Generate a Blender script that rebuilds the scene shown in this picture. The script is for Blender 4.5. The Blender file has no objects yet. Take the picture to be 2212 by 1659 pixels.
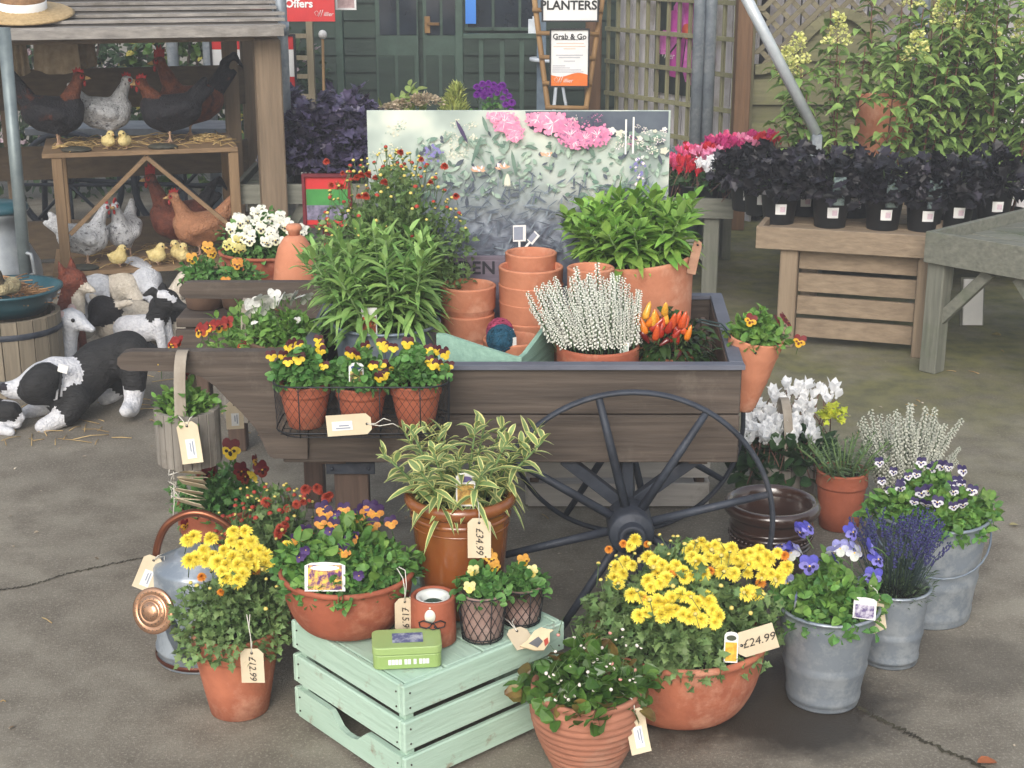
import bpy, math, random
import numpy as np
from mathutils import Vector, Matrix, Quaternion
random.seed(7); rng = np.random.default_rng(11)
sc = bpy.context.scene
col = sc.collection
# ---------------------------------------------------------------- camera
CH, CP, CF = 1.70, math.radians(17.0), 3150.0      # camera height, downward pitch, focal length for a 2212 wide picture
cam_d = bpy.data.cameras.new('camera'); cam_d.sensor_width = 36; cam_d.lens = CF / 2212 * 36
cam_d.clip_start = .05; cam_d.clip_end = 500
cam = bpy.data.objects.new('camera', cam_d); col.objects.link(cam)
cam.location = (0, 0, CH); cam.rotation_euler = (math.pi / 2 - CP, 0, 0)
sc.camera = cam
# ---------------------------------------------------------------- light
SUN_EL, SUN_AZ = math.radians(34), math.radians(190)      # overcast, set low for flash-like front light, behind the camera's left shoulder
w = bpy.data.worlds.new('World'); sc.world = w; w.use_nodes = True
nt = w.node_tree; bg = nt.nodes['Background']
sky = nt.nodes.new('ShaderNodeTexSky'); sky.sky_type = 'NISHITA'; sky.sun_disc = False
sky.sun_elevation = SUN_EL; sky.sun_rotation = SUN_AZ; sky.air_density = 1.6; sky.dust_density = 3.5; sky.ozone_density = 1.2
hs = nt.nodes.new('ShaderNodeHueSaturation'); hs.inputs['Saturation'].default_value = .5
nt.links.new(sky.outputs[0], hs.inputs['Color']); nt.links.new(hs.outputs[0], bg.inputs['Color'])
bg.inputs['Strength'].default_value = .15
sl = bpy.data.lights.new('sun', 'SUN'); sl.energy = 1.1; sl.angle = math.radians(30); sl.color = (1, .985, .97)
so = bpy.data.objects.new('sun', sl); col.objects.link(so)
sdir = Vector((math.sin(SUN_AZ) * math.cos(SUN_EL), math.cos(SUN_AZ) * math.cos(SUN_EL), math.sin(SUN_EL)))
so.rotation_euler = sdir.to_track_quat('Z', 'Y').to_euler()
sc.view_settings.view_transform = 'Standard'; sc.view_settings.look = 'None'
sc.view_settings.exposure = .5; sc.view_settings.gamma = 1
# ---------------------------------------------------------------- where things stand (survey of the yard)
def _a(y): return CP + math.atan((y - 830) / CF)
def Yof(y, z=0): return (CH - z) / math.tan(_a(y))
def Zof(y, Y): return CH - Y * math.tan(_a(y))
def dep(Y, z): return Y * math.cos(CP) + (CH - z) * math.sin(CP)
def mpp(Y, z): return dep(Y, z) / CF
def Xof(x, Y, z): return (x - 1106) * mpp(Y, z)
def PZ(x, y, z=0):
    Y = Yof(y, z); return Vector((Xof(x, Y, z), Y, z))
def PY(x, y, Y):
    z = Zof(y, Y); return Vector((Xof(x, Y, z), Y, z))
# ---------------------------------------------------------------- materials
def lin(c):
    g_ = .3 * c[0] + .55 * c[1] + .15 * c[2]; c = tuple(v + (g_ - v) * .1 for v in c)      # every colour is pulled a little towards grey
    return tuple(((v / 255 / 12.92) if v / 255 <= .04045 else ((v / 255 + .055) / 1.055) ** 2.4) for v in c) + (1,)
_mc = {}
def M(name, c, c2=None, scale=12, rough=.65, bump=0, bscale=None, metal=0, island=0, stretch=(1, 1, 1), detail=6, c3=None, s3=3, t3=(.5, .62), spec=.4, trans=0, coat=0, contrast=(.35, .65), hue=0):
    """procedural material: two-tone noise, an optional third patch colour, per-island variation, bump"""
    if name in _mc: return _mc[name]
    m = bpy.data.materials.new(name); m.use_nodes = True; t = m.node_tree; N = t.nodes.new; L = t.links.new
    b = t.nodes['Principled BSDF']; b.inputs['Roughness'].default_value = rough; b.inputs['Metallic'].default_value = metal
    b.inputs['Specular IOR Level'].default_value = spec
    if coat: b.inputs['Coat Weight'].default_value = coat; b.inputs['Coat Roughness'].default_value = .15
    tc = N('ShaderNodeTexCoord'); mp = N('ShaderNodeMapping'); mp.inputs['Scale'].default_value = stretch
    L(tc.outputs['Object'], mp.inputs['Vector'])
    if c2 is None: c2 = tuple(min(255, v * .86) for v in c)
    nz = N('ShaderNodeTexNoise'); nz.inputs['Scale'].default_value = scale; nz.inputs['Detail'].default_value = detail; nz.inputs['Roughness'].default_value = .62
    L(mp.outputs[0], nz.inputs['Vector'])
    r = N('ShaderNodeValToRGB'); r.color_ramp.elements[0].position = contrast[0]; r.color_ramp.elements[1].position = contrast[1]
    r.color_ramp.elements[0].color = lin(c); r.color_ramp.elements[1].color = lin(c2); L(nz.outputs['Fac'], r.inputs['Fac'])
    out = r.outputs['Color']
    if c3 is not None:
        n3 = N('ShaderNodeTexNoise'); n3.inputs['Scale'].default_value = s3; n3.inputs['Detail'].default_value = 7; n3.inputs['Roughness'].default_value = .7
        L(tc.outputs['Object'], n3.inputs['Vector'])
        r3 = N('ShaderNodeValToRGB'); r3.color_ramp.elements[0].position = t3[0]; r3.color_ramp.elements[1].position = t3[1]; L(n3.outputs['Fac'], r3.inputs['Fac'])
        mx = N('ShaderNodeMix'); mx.data_type = 'RGBA'; L(r3.outputs['Color'], mx.inputs['Factor']); L(out, mx.inputs['A']); mx.inputs['B'].default_value = lin(c3); out = mx.outputs['Result']
    if island:
        g = N('ShaderNodeNewGeometry'); h = N('ShaderNodeHueSaturation')
        ma = N('ShaderNodeMapRange'); ma.inputs['To Min'].default_value = 1 - island; ma.inputs['To Max'].default_value = 1 + island * .8
        L(g.outputs['Random Per Island'], ma.inputs['Value']); L(ma.outputs[0], h.inputs['Value'])
        if hue:
            mh = N('ShaderNodeMapRange'); mh.inputs['To Min'].default_value = .5 - hue; mh.inputs['To Max'].default_value = .5 + hue
            ml = N('ShaderNodeMath'); ml.operation = 'MULTIPLY'; ml.inputs[1].default_value = 7.31; fr = N('ShaderNodeMath'); fr.operation = 'FRACT'
            L(g.outputs['Random Per Island'], ml.inputs[0]); L(ml.outputs[0], fr.inputs[0]); L(fr.outputs[0], mh.inputs['Value']); L(mh.outputs[0], h.inputs['Hue'])
        L(out, h.inputs['Color']); out = h.outputs['Color']
    L(out, b.inputs['Base Color'])
    if trans: b.inputs['Subsurface Weight'].default_value = 0
    if bump:
        nb = N('ShaderNodeTexNoise'); nb.inputs['Scale'].default_value = bscale or scale * 3; nb.inputs['Detail'].default_value = 8; L(mp.outputs[0], nb.inputs['Vector'])
        bp = N('ShaderNodeBump'); bp.inputs['Strength'].default_value = bump; bp.inputs['Distance'].default_value = .01
        L(nb.outputs['Fac'], bp.inputs['Height']); L(bp.outputs[0], b.inputs['Normal'])
    if trans:
        tr = N('ShaderNodeBsdfTranslucent'); L(out, tr.inputs['Color']); ms = N('ShaderNodeMixShader'); ms.inputs[0].default_value = trans
        L(b.outputs[0], ms.inputs[1]); L(tr.outputs[0], ms.inputs[2]); L(ms.outputs[0], t.nodes['Material Output'].inputs['Surface'])
    _mc[name] = m; return m
def wood(name, c, c2, axis='x', rough=.75, bump=.35, island=.12, c3=None, s3=2.5, t3=(.52, .66)):
    s = {'x': (.06, 1, 1), 'y': (1, .06, 1), 'z': (1, 1, .06)}[axis]
    return M(name + '_' + axis, c, c2, scale=45, rough=rough, bump=bump, bscale=70, stretch=s, island=island, c3=c3, s3=s3, t3=t3, contrast=(.3, .7))
def leafm(name, c, c2, rough=.5, island=.35, trans=.22, hue=.012):
    if c[1] > c[0] and c[1] > c[2]: c, c2 = [(v[0] * 1.08, v[1] * 1.05, v[2] * .86) for v in (c, c2)]      # yellower young leaves
    return M(name, c, c2, scale=25, rough=rough, island=island, trans=trans, hue=hue, spec=.35)
# ---------------------------------------------------------------- mesh collector
class MB:
    def __init__(s): s.V = []; s.n = 0; s.L = []; s.T = []; s.MI = []; s.S = []
    def add(s, v, f, mi=0, smooth=False):
        v = np.asarray(v, float).reshape(-1, 3)
        if isinstance(f, np.ndarray):
            s.L.append((f + s.n).ravel()); s.T.append(np.full(len(f), f.shape[1])); k = len(f)
        else:
            s.L.append(np.array([i + s.n for q in f for i in q], int)); s.T.append(np.array([len(q) for q in f], int)); k = len(f)
        s.MI.append(np.full(k, mi)); s.S.append(np.full(k, smooth)); s.V.append(v); s.n += len(v); return s
    def box(s, c, d, mi=0, rz=0, rx=0, ry=0, bev=0.0):
        x, y, z = d[0] / 2, d[1] / 2, d[2] / 2
        R = Matrix.Rotation(rz, 3, 'Z') @ Matrix.Rotation(ry, 3, 'Y') @ Matrix.Rotation(rx, 3, 'X')
        if bev <= 0: bev = min(x, y, z) * .12
        bev = min(bev, min(x, y, z) * .45)
        vs = []; idx = {}
        for a in (-1, 1):
            for b in (-1, 1):
                for e in (-1, 1):
                    for k, o in enumerate(((0, bev, bev), (bev, 0, bev), (bev, bev, 0))):
                        idx[(a, b, e, k)] = len(vs); vs.append((a * (x - o[0]), b * (y - o[1]), e * (z - o[2])))
        fs = []
        for a in (-1, 1):
            q = [idx[(a, -1, -1, 0)], idx[(a, 1, -1, 0)], idx[(a, 1, 1, 0)], idx[(a, -1, 1, 0)]]; fs.append(q if a > 0 else q[::-1])
            q = [idx[(-1, a, -1, 1)], idx[(-1, a, 1, 1)], idx[(1, a, 1, 1)], idx[(1, a, -1, 1)]]; fs.append(q if a > 0 else q[::-1])
            q = [idx[(-1, -1, a, 2)], idx[(1, -1, a, 2)], idx[(1, 1, a, 2)], idx[(-1, 1, a, 2)]]; fs.append(q if a > 0 else q[::-1])
        for a in (-1, 1):
            for b in (-1, 1):
                q = [idx[(a, b, -1, 0)], idx[(a, b, 1, 0)], idx[(a, b, 1, 1)], idx[(a, b, -1, 1)]]; fs.append(q if a * b < 0 else q[::-1])
                q = [idx[(a, -1, b, 0)], idx[(a, 1, b, 0)], idx[(a, 1, b, 2)], idx[(a, -1, b, 2)]]; fs.append(q if a * b > 0 else q[::-1])
                q = [idx[(-1, a, b, 1)], idx[(1, a, b, 1)], idx[(1, a, b, 2)], idx[(-1, a, b, 2)]]; fs.append(q if a * b < 0 else q[::-1])
                for e in (-1, 1):
                    q = [idx[(a, b, e, 0)], idx[(a, b, e, 1)], idx[(a, b, e, 2)]]; fs.append(q if a * b * e > 0 else q[::-1])
        vs = [R @ Vector(v) + Vector(c) for v in vs]
        return s.add(vs, fs, mi)
    def bar(s, p, q, w_, h_, mi=0, up=(0, 0, 1)):
        """rectangular bar from p to q"""
        p, q = Vector(p), Vector(q); d = q - p; l = d.length; x = d / l; u = Vector(up)
        y = u.cross(x)
        if y.length < 1e-4: y = Vector((0, 1, 0)).cross(x)
        y.normalize(); z = x.cross(y); R = Matrix((x, y, z)).transposed()
        t = MB(); t.box((0, 0, 0), (l, w_, h_)); v = [R @ Vector(a) + (p + q) / 2 for a in t.V[0]]
        s.L.append(t.L[0] + s.n); s.T.append(t.T[0]); s.MI.append(np.full(len(t.T[0]), mi)); s.S.append(t.S[0]); s.V.append(np.array(v)); s.n += len(v); return s
    def tube(s, pts, r, n=8, mi=0, closed=False, smooth=True, flat=None):
        P = [Vector(p) for p in pts]; k = len(P); rs = r if hasattr(r, '__len__') else [r] * k
        vs = []; up = None
        for i, p in enumerate(P):
            if closed: t = P[(i + 1) % k] - P[i - 1]
            else: t = P[min(i + 1, k - 1)] - P[max(i - 1, 0)]
            t.normalize()
            if up is None:
                up = Vector((0, 0, 1)) if abs(t.z) < .9 else Vector((1, 0, 0))
            a = t.cross(up)
            if a.length < 1e-5: a = t.orthogonal()
            a.normalize(); b = a.cross(t); up = b
            for j in range(n):
                th = 2 * math.pi * j / n; ca, sa = math.cos(th), math.sin(th)
                if flat: ca *= flat
                vs.append(p + a * ca * rs[i] + b * sa * rs[i])
        fs = []
        for i in range(k if closed else k - 1):
            i2 = (i + 1) % k
            for j in range(n):
                j2 = (j + 1) % n; fs.append((i * n + j, i * n + j2, i2 * n + j2, i2 * n + j))
        if not closed: fs += [tuple(range(n))[::-1], tuple(range((k - 1) * n, k * n))]
        return s.add(vs, fs, mi, smooth)
    def lathe(s, prof, c=(0, 0, 0), n=40, mi=0, smooth=True, cap=True, M4=None, wob=0):
        vs = []; ph = random.random() * 6
        for r, z in prof:
            for j in range(n):
                th = 2 * math.pi * j / n; rr = r * (1 + wob * math.sin(th * 2 + ph))
                vs.append((rr * math.cos(th), rr * math.sin(th), z))
        k = len(prof); fs = []
        for i in range(k - 1):
            for j in range(n):
                j2 = (j + 1) % n; fs.append((i * n + j, i * n + j2, (i + 1) * n + j2, (i + 1) * n + j))
        if cap and prof[0][0] > 1e-6: fs.append(tuple(range(n))[::-1])
        if cap and prof[-1][0] > 1e-6: fs.append(tuple(range((k - 1) * n, k * n)))
        v = [Vector(a) for a in vs]
        if M4 is not None: v = [M4 @ a for a in v]
        v = [a + Vector(c) for a in v]
        return s.add(v, fs, mi, smooth)
    def ball(s, c, r, n=10, mi=0, sc_=(1, 1, 1)):
        prof = [(max(1e-7, r * math.sin(math.pi * i / n)), -r * math.cos(math.pi * i / n)) for i in range(n + 1)]
        vs = []; k = n + 1
        for a, z in prof:
            for j in range(n): th = 2 * math.pi * j / n; vs.append((c[0] + a * math.cos(th) * sc_[0], c[1] + a * math.sin(th) * sc_[1], c[2] + z * sc_[2]))
        fs = [(i * n + j, i * n + (j + 1) % n, (i + 1) * n + (j + 1) % n, (i + 1) * n + j) for i in range(n) for j in range(n)]
        return s.add(vs, fs, mi, True)
    def prism(s, pts, d, mi=0):
        """flat outline (3-d points) pushed along vector d"""
        P = [Vector(p) for p in pts]; d = Vector(d); n = len(P)
        nrm = Vector((0, 0, 0))
        for i in range(n): nrm += P[i].cross(P[(i + 1) % n])
        if nrm.dot(d) > 0: P = P[::-1]
        fs = [tuple(range(n)), tuple(range(2 * n - 1, n - 1, -1))] + [(i, i + n, (i + 1) % n + n, (i + 1) % n) for i in range(n)]
        return s.add(P + [p + d for p in P], fs, mi)
    def build(s, name, mats, parent=None, world=False, loc=None):
        me = bpy.data.meshes.new(name)
        V = np.concatenate(s.V).astype(np.float32)
        if world and parent is not None: V = V - np.array(wloc(parent), np.float32)
        L_ = np.concatenate(s.L).astype(np.int32); T = np.concatenate(s.T).astype(np.int32)
        me.vertices.add(len(V)); me.vertices.foreach_set('co', V.ravel()); me.loops.add(len(L_)); me.loops.foreach_set('vertex_index', L_)
        me.polygons.add(len(T)); st = np.concatenate(([0], np.cumsum(T)[:-1])).astype(np.int32)
        me.polygons.foreach_set('loop_start', st); me.polygons.foreach_set('loop_total', T)
        me.polygons.foreach_set('material_index', np.concatenate(s.MI).astype(np.int32)); me.polygons.foreach_set('use_smooth', np.concatenate(s.S).astype(bool))
        me.update(calc_edges=True); me.validate()
        for m in (mats if isinstance(mats, (list, tuple)) else [mats]): me.materials.append(m)
        return put(name, me, parent, loc)
def smooth(P, n=6):
    P = [Vector(p) for p in P]; out = []
    for i in range(len(P) - 1):
        a, b, c, d = P[max(i - 1, 0)], P[i], P[i + 1], P[min(i + 2, len(P) - 1)]
        for k in range(n):
            t = k / n; out.append(.5 * ((2 * b) + (c - a) * t + (2 * a - 5 * b + 4 * c - d) * t * t + (3 * b - a - 3 * c + d) * t ** 3))
    return out + [P[-1]]
def wloc(o):
    v = Vector((0, 0, 0))
    while o is not None: v += o.location; o = o.parent
    return v
def put(name, me, parent=None, loc=None, rot=None, scale=None):
    o = bpy.data.objects.new(name, me); col.objects.link(o)
    if parent is not None: o.parent = parent
    if loc is not None: o.location = loc
    if rot is not None: o.rotation_euler = rot
    if scale is not None: o.scale = (scale,) * 3 if not hasattr(scale, '__len__') else scale
    return o
def tag(o, label, cat, group=None, kind=None):
    if label: o['label'] = label
    if cat: o['category'] = cat
    if group: o['group'] = group
    if kind: o['kind'] = kind
    return o
def thing(name, loc, label, cat, group=None, rz=0, rx=0, ry=0):
    o = bpy.data.objects.new(name, None); col.objects.link(o); o.location = loc; o.rotation_euler = (rx, ry, rz); o.empty_display_size = .05
    return tag(o, label, cat, group)
def struct(o): o['kind'] = 'structure'; return o
def copytree(o, parent=None, loc=None, label=None, rz=None):
    c = o.copy(); col.objects.link(c)
    if parent is not None: c.parent = parent
    if loc is not None: c.location = loc
    if rz is not None: c.rotation_euler = (0, 0, rz)
    if label: c['label'] = label
    for ch in list(o.children): copytree(ch, c)
    return c
_tm = {}
def textmesh(body, size, shear=0, mat=None, spacing=1, bold=0):
    cu = bpy.data.curves.new('lettering', 'FONT'); cu.body = body; cu.size = size; cu.shear = shear; cu.align_x = 'CENTER'; cu.align_y = 'CENTER'; cu.space_character = spacing; cu.offset = bold
    cu.resolution_u = 3
    ob = bpy.data.objects.new('lettering', cu); col.objects.link(ob); bpy.context.view_layer.update()
    me = bpy.data.meshes.new_from_object(ob.evaluated_get(bpy.context.evaluated_depsgraph_get())); me.name = 'lettering'
    bpy.data.objects.remove(ob); bpy.data.curves.remove(cu); me.materials.clear()
    if mat: me.materials.append(mat)
    return me
def letter(body, size, mat, parent, loc, rot=(math.pi / 2, 0, 0), shear=0, name='lettering', bold=0, spacing=1):
    return put(name, textmesh(body, size, shear, mat, spacing, bold), parent, loc, rot)
# ---------------------------------------------------------------- leaves
def unit(a): return a / np.maximum(np.linalg.norm(a, axis=-1, keepdims=True), 1e-9)
def ru(n, a, b): return rng.uniform(a, b, n)
def blades(mb, pos, d, L, W, bend=.3, fold=.15, nseg=4, mi=0, wp=.75, margin=None, tipw=0.0, twist=.5):
    """arching blade leaves; bend = droop under its own weight; margin = material of a pale edge"""
    pos = np.asarray(pos, float); d = unit(np.asarray(d, float)); n = len(pos)
    L = np.broadcast_to(L, (n,)); W = np.broadcast_to(W, (n,)); bend = np.broadcast_to(bend, (n,))
    up = np.tile([0, 0, 1.], (n, 1)) + rng.normal(0, twist * .5, (n, 3))
    s = unit(np.cross(d, up)); nr = np.cross(s, d)
    ts = np.linspace(0, 1, nseg + 1)
    cols = (-1, 0, 1) if margin is None else (-1, -.62, 0, .62, 1); kc = len(cols)
    V = np.zeros((n, nseg + 1, kc, 3))
    for i, t in enumerate(ts):
        c = pos + d * (L * t * (1 - .25 * bend * t))[:, None]; c[:, 2] -= bend * L * t * t
        w_ = (math.sin(math.pi * min(1, t ** wp * .97 + .03)) ** .8 if t < 1 else 0.02) * .5
        if t == 0: w_ = .12
        for j, cx in enumerate(cols):
            V[:, i, j] = c + s * (W * w_ * cx)[:, None] + nr * (W * w_ * abs(cx) * fold * 2)[:, None]
    base = (np.arange(n) * (nseg + 1) * kc)[:, None]
    F = []; FM = []
    for i in range(nseg):
        for j in range(kc - 1):
            F.append(np.array([i * kc + j, i * kc + j + 1, (i + 1) * kc + j + 1, (i + 1) * kc + j]))
            FM.append(margin if (margin is not None and j in (0, kc - 2)) else mi)
    Fi = np.array(F); FM = np.array(FM)
    for m_ in np.unique(FM):
        q = Fi[FM == m_]; ff = (base[:, :, None] + q[None]).reshape(-1, 4)
        mb.L.append((ff + mb.n).ravel()); mb.T.append(np.full(len(ff), 4)); mb.MI.append(np.full(len(ff), m_)); mb.S.append(np.full(len(ff), True))
    mb.V.append(V.reshape(-1, 3)); mb.n += n * (nseg + 1) * kc
LOBED = np.array([(0, 0), (.18, .10), (.22, .34), (.42, .22), (.55, .42), (.68, .2), (1, 0), (.68, -.2), (.55, -.42), (.42, -.22), (.22, -.34), (.18, -.10)])
OVAL = np.array([(0, 0), (.15, .16), (.4, .3), (.7, .27), (.92, .12), (1, 0), (.92, -.12), (.7, -.27), (.4, -.3), (.15, -.16)])
ROUND = np.array([(0, .0), (.12, .28), (.4, .43), (.75, .38), (1, .12), (1, -.12), (.75, -.38), (.4, -.43), (.12, -.28)])
PALM = np.array([(0, 0), (-.1, .3), (.16, .3), (.2, .56), (.45, .4), (.72, .46), (.72, .2), (1, 0), (.72, -.2), (.72, -.46), (.45, -.4), (.2, -.56), (.16, -.3), (-.1, -.3)])
def shapes(mb, out, pos, d, L, mi=0, curl=.25, jit=.6, wide=1.0):
    pos = np.asarray(pos, float); d = unit(np.asarray(d, float)); n = len(pos); k = len(out)
    L = np.broadcast_to(L, (n,))
    up = np.tile([0, 0, 1.], (n, 1)) + rng.normal(0, jit, (n, 3)); s = unit(np.cross(d, up)); nr = np.cross(s, d)
    V = pos[:, None] + d[:, None] * (out[None, :, 0, None] * L[:, None, None]) + s[:, None] * (out[None, :, 1, None] * L[:, None, None] * wide) \
        + nr[:, None] * ((np.abs(out[None, :, 1, None]) * .35 - curl * out[None, :, 0, None] ** 2) * L[:, None, None])
    F = (np.arange(n) * k)[:, None] + np.arange(k)[None]
    mb.add(V.reshape(-1, 3), F, mi, False)
def dome(n, rx, ry, rz, z0=0, lo=.45, low=-.12):
    v = rng.normal(0, 1, (n * 4, 3)); v = unit(v); v = v[v[:, 2] > low][:n]
    r = ru(len(v), lo ** 2, 1) ** .5
    lump = 1 + .12 * np.sin(v[:, 0] * 7 + 1.3) + .12 * np.sin(v[:, 1] * 6 + v[:, 2] * 5)
    return v * (r * lump)[:, None] * np.array([rx, ry, rz]) + np.array([0, 0, z0]), v
# ================================================================ SETTING
def ground_mat():
    m = bpy.data.materials.new('yard_concrete'); m.use_nodes = True; t = m.node_tree; N = t.nodes.new; L = t.links.new
    b = t.nodes['Principled BSDF']; tc = N('ShaderNodeTexCoord'); P = tc.outputs['Object']
    def noise(s, d=8, r=.6, vec=P):
        n = N('ShaderNodeTexNoise'); n.inputs['Scale'].default_value = s; n.inputs['Detail'].default_value = d; n.inputs['Roughness'].default_value = r; L(vec, n.inputs['Vector']); return n.outputs['Fac']
    def ramp(f, a, b_, ca=(0, 0, 0, 1), cb=(1, 1, 1, 1)):
        r = N('ShaderNodeValToRGB'); r.color_ramp.elements[0].position = a; r.color_ramp.elements[1].position = b_
        r.color_ramp.elements[0].color = ca; r.color_ramp.elements[1].color = cb; L(f, r.inputs['Fac']); return r.outputs['Color']
    def mix(f, a, b_, blend='MIX'):
        x = N('ShaderNodeMix'); x.data_type = 'RGBA'; x.blend_type = blend
        if isinstance(f, float): x.inputs['Factor'].default_value = f
        else: L(f, x.inputs['Factor'])
        for k, v in (('A', a), ('B', b_)):
            if isinstance(v, tuple): x.inputs[k].default_value = v
            else: L(v, x.inputs[k])
        return x.outputs['Result']
    def math_(op, a, b_):
        x = N('ShaderNodeMath'); x.operation = op
        for i, v in enumerate((a, b_)):
            if isinstance(v, (int, float)): x.inputs[i].default_value = v
            else: L(v, x.inputs[i])
        return x.outputs[0]
    big = noise(.9, 9, .66); mid = noise(7, 8); fine = noise(130, 4, .8); grit = noise(330, 2, .9)
    c = mix(ramp(big, .36, .64), lin((110, 102, 89)), lin((154, 146, 130)))
    c = mix(ramp(mid, .42, .7), c, lin((106, 97, 84)))
    c = mix(math_('MULTIPLY', ramp(fine, .52, .64), .55), c, lin((184, 176, 162)))
    c = mix(math_('MULTIPLY', ramp(grit, .55, .68), .6), c, lin((62, 55, 50)))
    sp = N('ShaderNodeSeparateXYZ'); L(P, sp.inputs[0]); X, Y = sp.outputs[0], sp.outputs[1]
    # moss towards the display benches
    mr = N('ShaderNodeMapRange'); mr.inputs['From Min'].default_value = 4.1; mr.inputs['From Max'].default_value = 5.8; L(Y, mr.inputs['Value'])
    mx = N('ShaderNodeMapRange'); mx.inputs['From Min'].default_value = .1; mx.inputs['From Max'].default_value = 1.2; L(X, mx.inputs['Value'])
    mo = math_('MULTIPLY', math_('MULTIPLY', mr.outputs[0], mx.outputs[0]), ramp(noise(2.4, 9, .7), .28, .56))
    c = mix(math_('MULTIPLY', mo, .92), c, mix(ramp(noise(11), .4, .65), lin((120, 118, 62)), lin((86, 88, 50))))
    # damp patch where the planters were watered
    def blob(x, y, rx, ry):
        a = math_('DIVIDE', math_('SUBTRACT', X, x), rx); b2 = math_('DIVIDE', math_('SUBTRACT', Y, y), ry)
        d = math_('ADD', math_('MULTIPLY', a, a), math_('MULTIPLY', b2, b2))
        return ramp(math_('MULTIPLY', math_('ADD', d, math_('MULTIPLY', noise(5, 9, .72), 1.6)), .5), .58, .85, (1, 1, 1, 1), (0, 0, 0, 1))
    p1 = PZ(1650, 1515); p2 = PZ(1500, 1330); p3 = PZ(2080, 1430)
    wet = math_('MAXIMUM', blob(p1.x, p1.y, .40, .30), math_('MULTIPLY', blob(p2.x, p2.y, .5, .4), .45)); wet = math_('MAXIMUM', wet, math_('MULTIPLY', blob(p3.x, p3.y, .22, .2), .35))
    c = mix(math_('MULTIPLY', wet, .9), c, lin((46, 38, 30)))
    L(c, b.inputs['Base Color'])
    rr = N('ShaderNodeMapRange'); rr.inputs['To Min'].default_value = .82; rr.inputs['To Max'].default_value = .3; L(wet, rr.inputs['Value']); L(rr.outputs[0], b.inputs['Roughness'])
    bp = N('ShaderNodeBump'); bp.inputs['Strength'].default_value = .55; bp.inputs['Distance'].default_value = .006
    L(math_('ADD', math_('MULTIPLY', mid, .7), math_('ADD', fine, grit)), bp.inputs['Height']); L(bp.outputs[0], b.inputs['Normal'])
    return m
g = MB(); g.add([(-40, -15, 0), (40, -15, 0), (40, 60, 0), (-40, 60, 0)], [(0, 1, 2, 3)])
struct(g.build('ground', ground_mat()))
crackm = M('crack_dirt', (48, 42, 34), (70, 66, 48), rough=.95)
def crack(pts, wd, n=40):
    P = [PZ(*p) for p in pts]; mb = MB(); V = []; 
    tot = []
    for a, b in zip(P[:-1], P[1:]):
        for i in range(n): tot.append(a.lerp(b, i / n))
    tot.append(P[-1]); k = len(tot)
    for i, p in enumerate(tot):
        t = (tot[min(i + 1, k - 1)] - tot[max(i - 1, 0)]).normalized(); s = Vector((-t.y, t.x, 0)); ww = wd * (.4 + random.random()); j = s * random.gauss(0, wd * .8)
        V += [p + s * ww + j + Vector((0, 0, .003)), p - s * ww + j + Vector((0, 0, .003))]
    mb.add(V, [(2 * i, 2 * i + 1, 2 * i + 3, 2 * i + 2) for i in range(k - 1)]); return struct(mb.build('ground_crack', crackm))
crack([(-60, 1285), (60, 1268), (150, 1240), (280, 1212), (380, 1195)], .0035)
crack([(1780, 1480), (1880, 1545), (2010, 1610), (2230, 1710)], .006)
# litter on the ground: straw and petals (nobody could count it)
st = MB()
for i in range(230):
    if i < 150: p = PZ(random.uniform(-60, 620), random.uniform(700, 960))
    else: p = Vector((random.uniform(-2.2, 2.6), random.uniform(2.4, 6.5), 0))
    a = random.uniform(0, 3.2); l = random.uniform(.015, .07) * (1 if i < 150 else .4); d = Vector((math.cos(a), math.sin(a), 0)) * l
    q = p + Vector((0, 0, .005)); st.tube([q - d, q + Vector((0, 0, random.uniform(0, .006))), q + d], .0016, 4)
tag(st.build('straw', M('straw', (196, 168, 110), (160, 128, 78), island=.3, rough=.8)), 'loose straw scattered over the concrete yard', 'straw', kind='stuff')
pt = MB(); n = 150
pp = np.stack([ru(n, -1.8, 2.4), ru(n, 2.5, 6.2), np.full(n, .004)], 1)
shapes(pt, OVAL, pp, np.stack([rng.normal(0, 1, n), rng.normal(0, 1, n), np.zeros(n)], 1), ru(n, .006, .02), 0, .1, .2)
tag(pt.build('petal_litter', M('petal_litter', (206, 196, 176), (120, 92, 58), scale=40, island=.4)), 'fallen petals and dry bits scattered over the concrete', 'petals', kind='stuff')
# fallen leaves one can tell apart
lf = M('fallen_leaf', (168, 158, 108), (130, 112, 70), island=.3)
for k, (x, y, s, lab) in enumerate(((2180, 1140, .035, 'pale yellowish leaf lying on bare concrete right of the zinc tubs'), (2110, 1655, .05, 'orange brown leaf lying on the concrete at the lower right corner'), (2140, 727, .05, 'pale scrap of leaf on mossy ground beside the grey bench leg'))):
    mb = MB(); shapes(mb, OVAL, [(0, 0, 0)], [(1, .3, 0)], s, 0, .15, .3); mb2 = mb
    o = mb.build('fallen_leaf', M('fallen_leaf_rust', (176, 98, 52), (140, 70, 40)) if k == 1 else lf); o.location = PZ(x, y) + Vector((0, 0, .008)); tag(o, lab, 'leaf')

def R4(x0, y0, x1, y1, Y):
    z0, z1 = Zof(y1, Y), Zof(y0, Y); zc = (z0 + z1) / 2
    return Xof(x0, Y, zc), Xof(x1, Y, zc), z0, z1
def wb(mb, x0, y0, x1, y1, Y, th=.03, mi=0, z0=None, bev=0):
    a, b, c, d = R4(x0, y0, x1, y1, Y)
    if z0 is not None: c = z0
    return mb.box(((a + b) / 2, Y + th / 2, (c + d) / 2), (b - a, th, d - c), mi, bev=bev)
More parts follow.
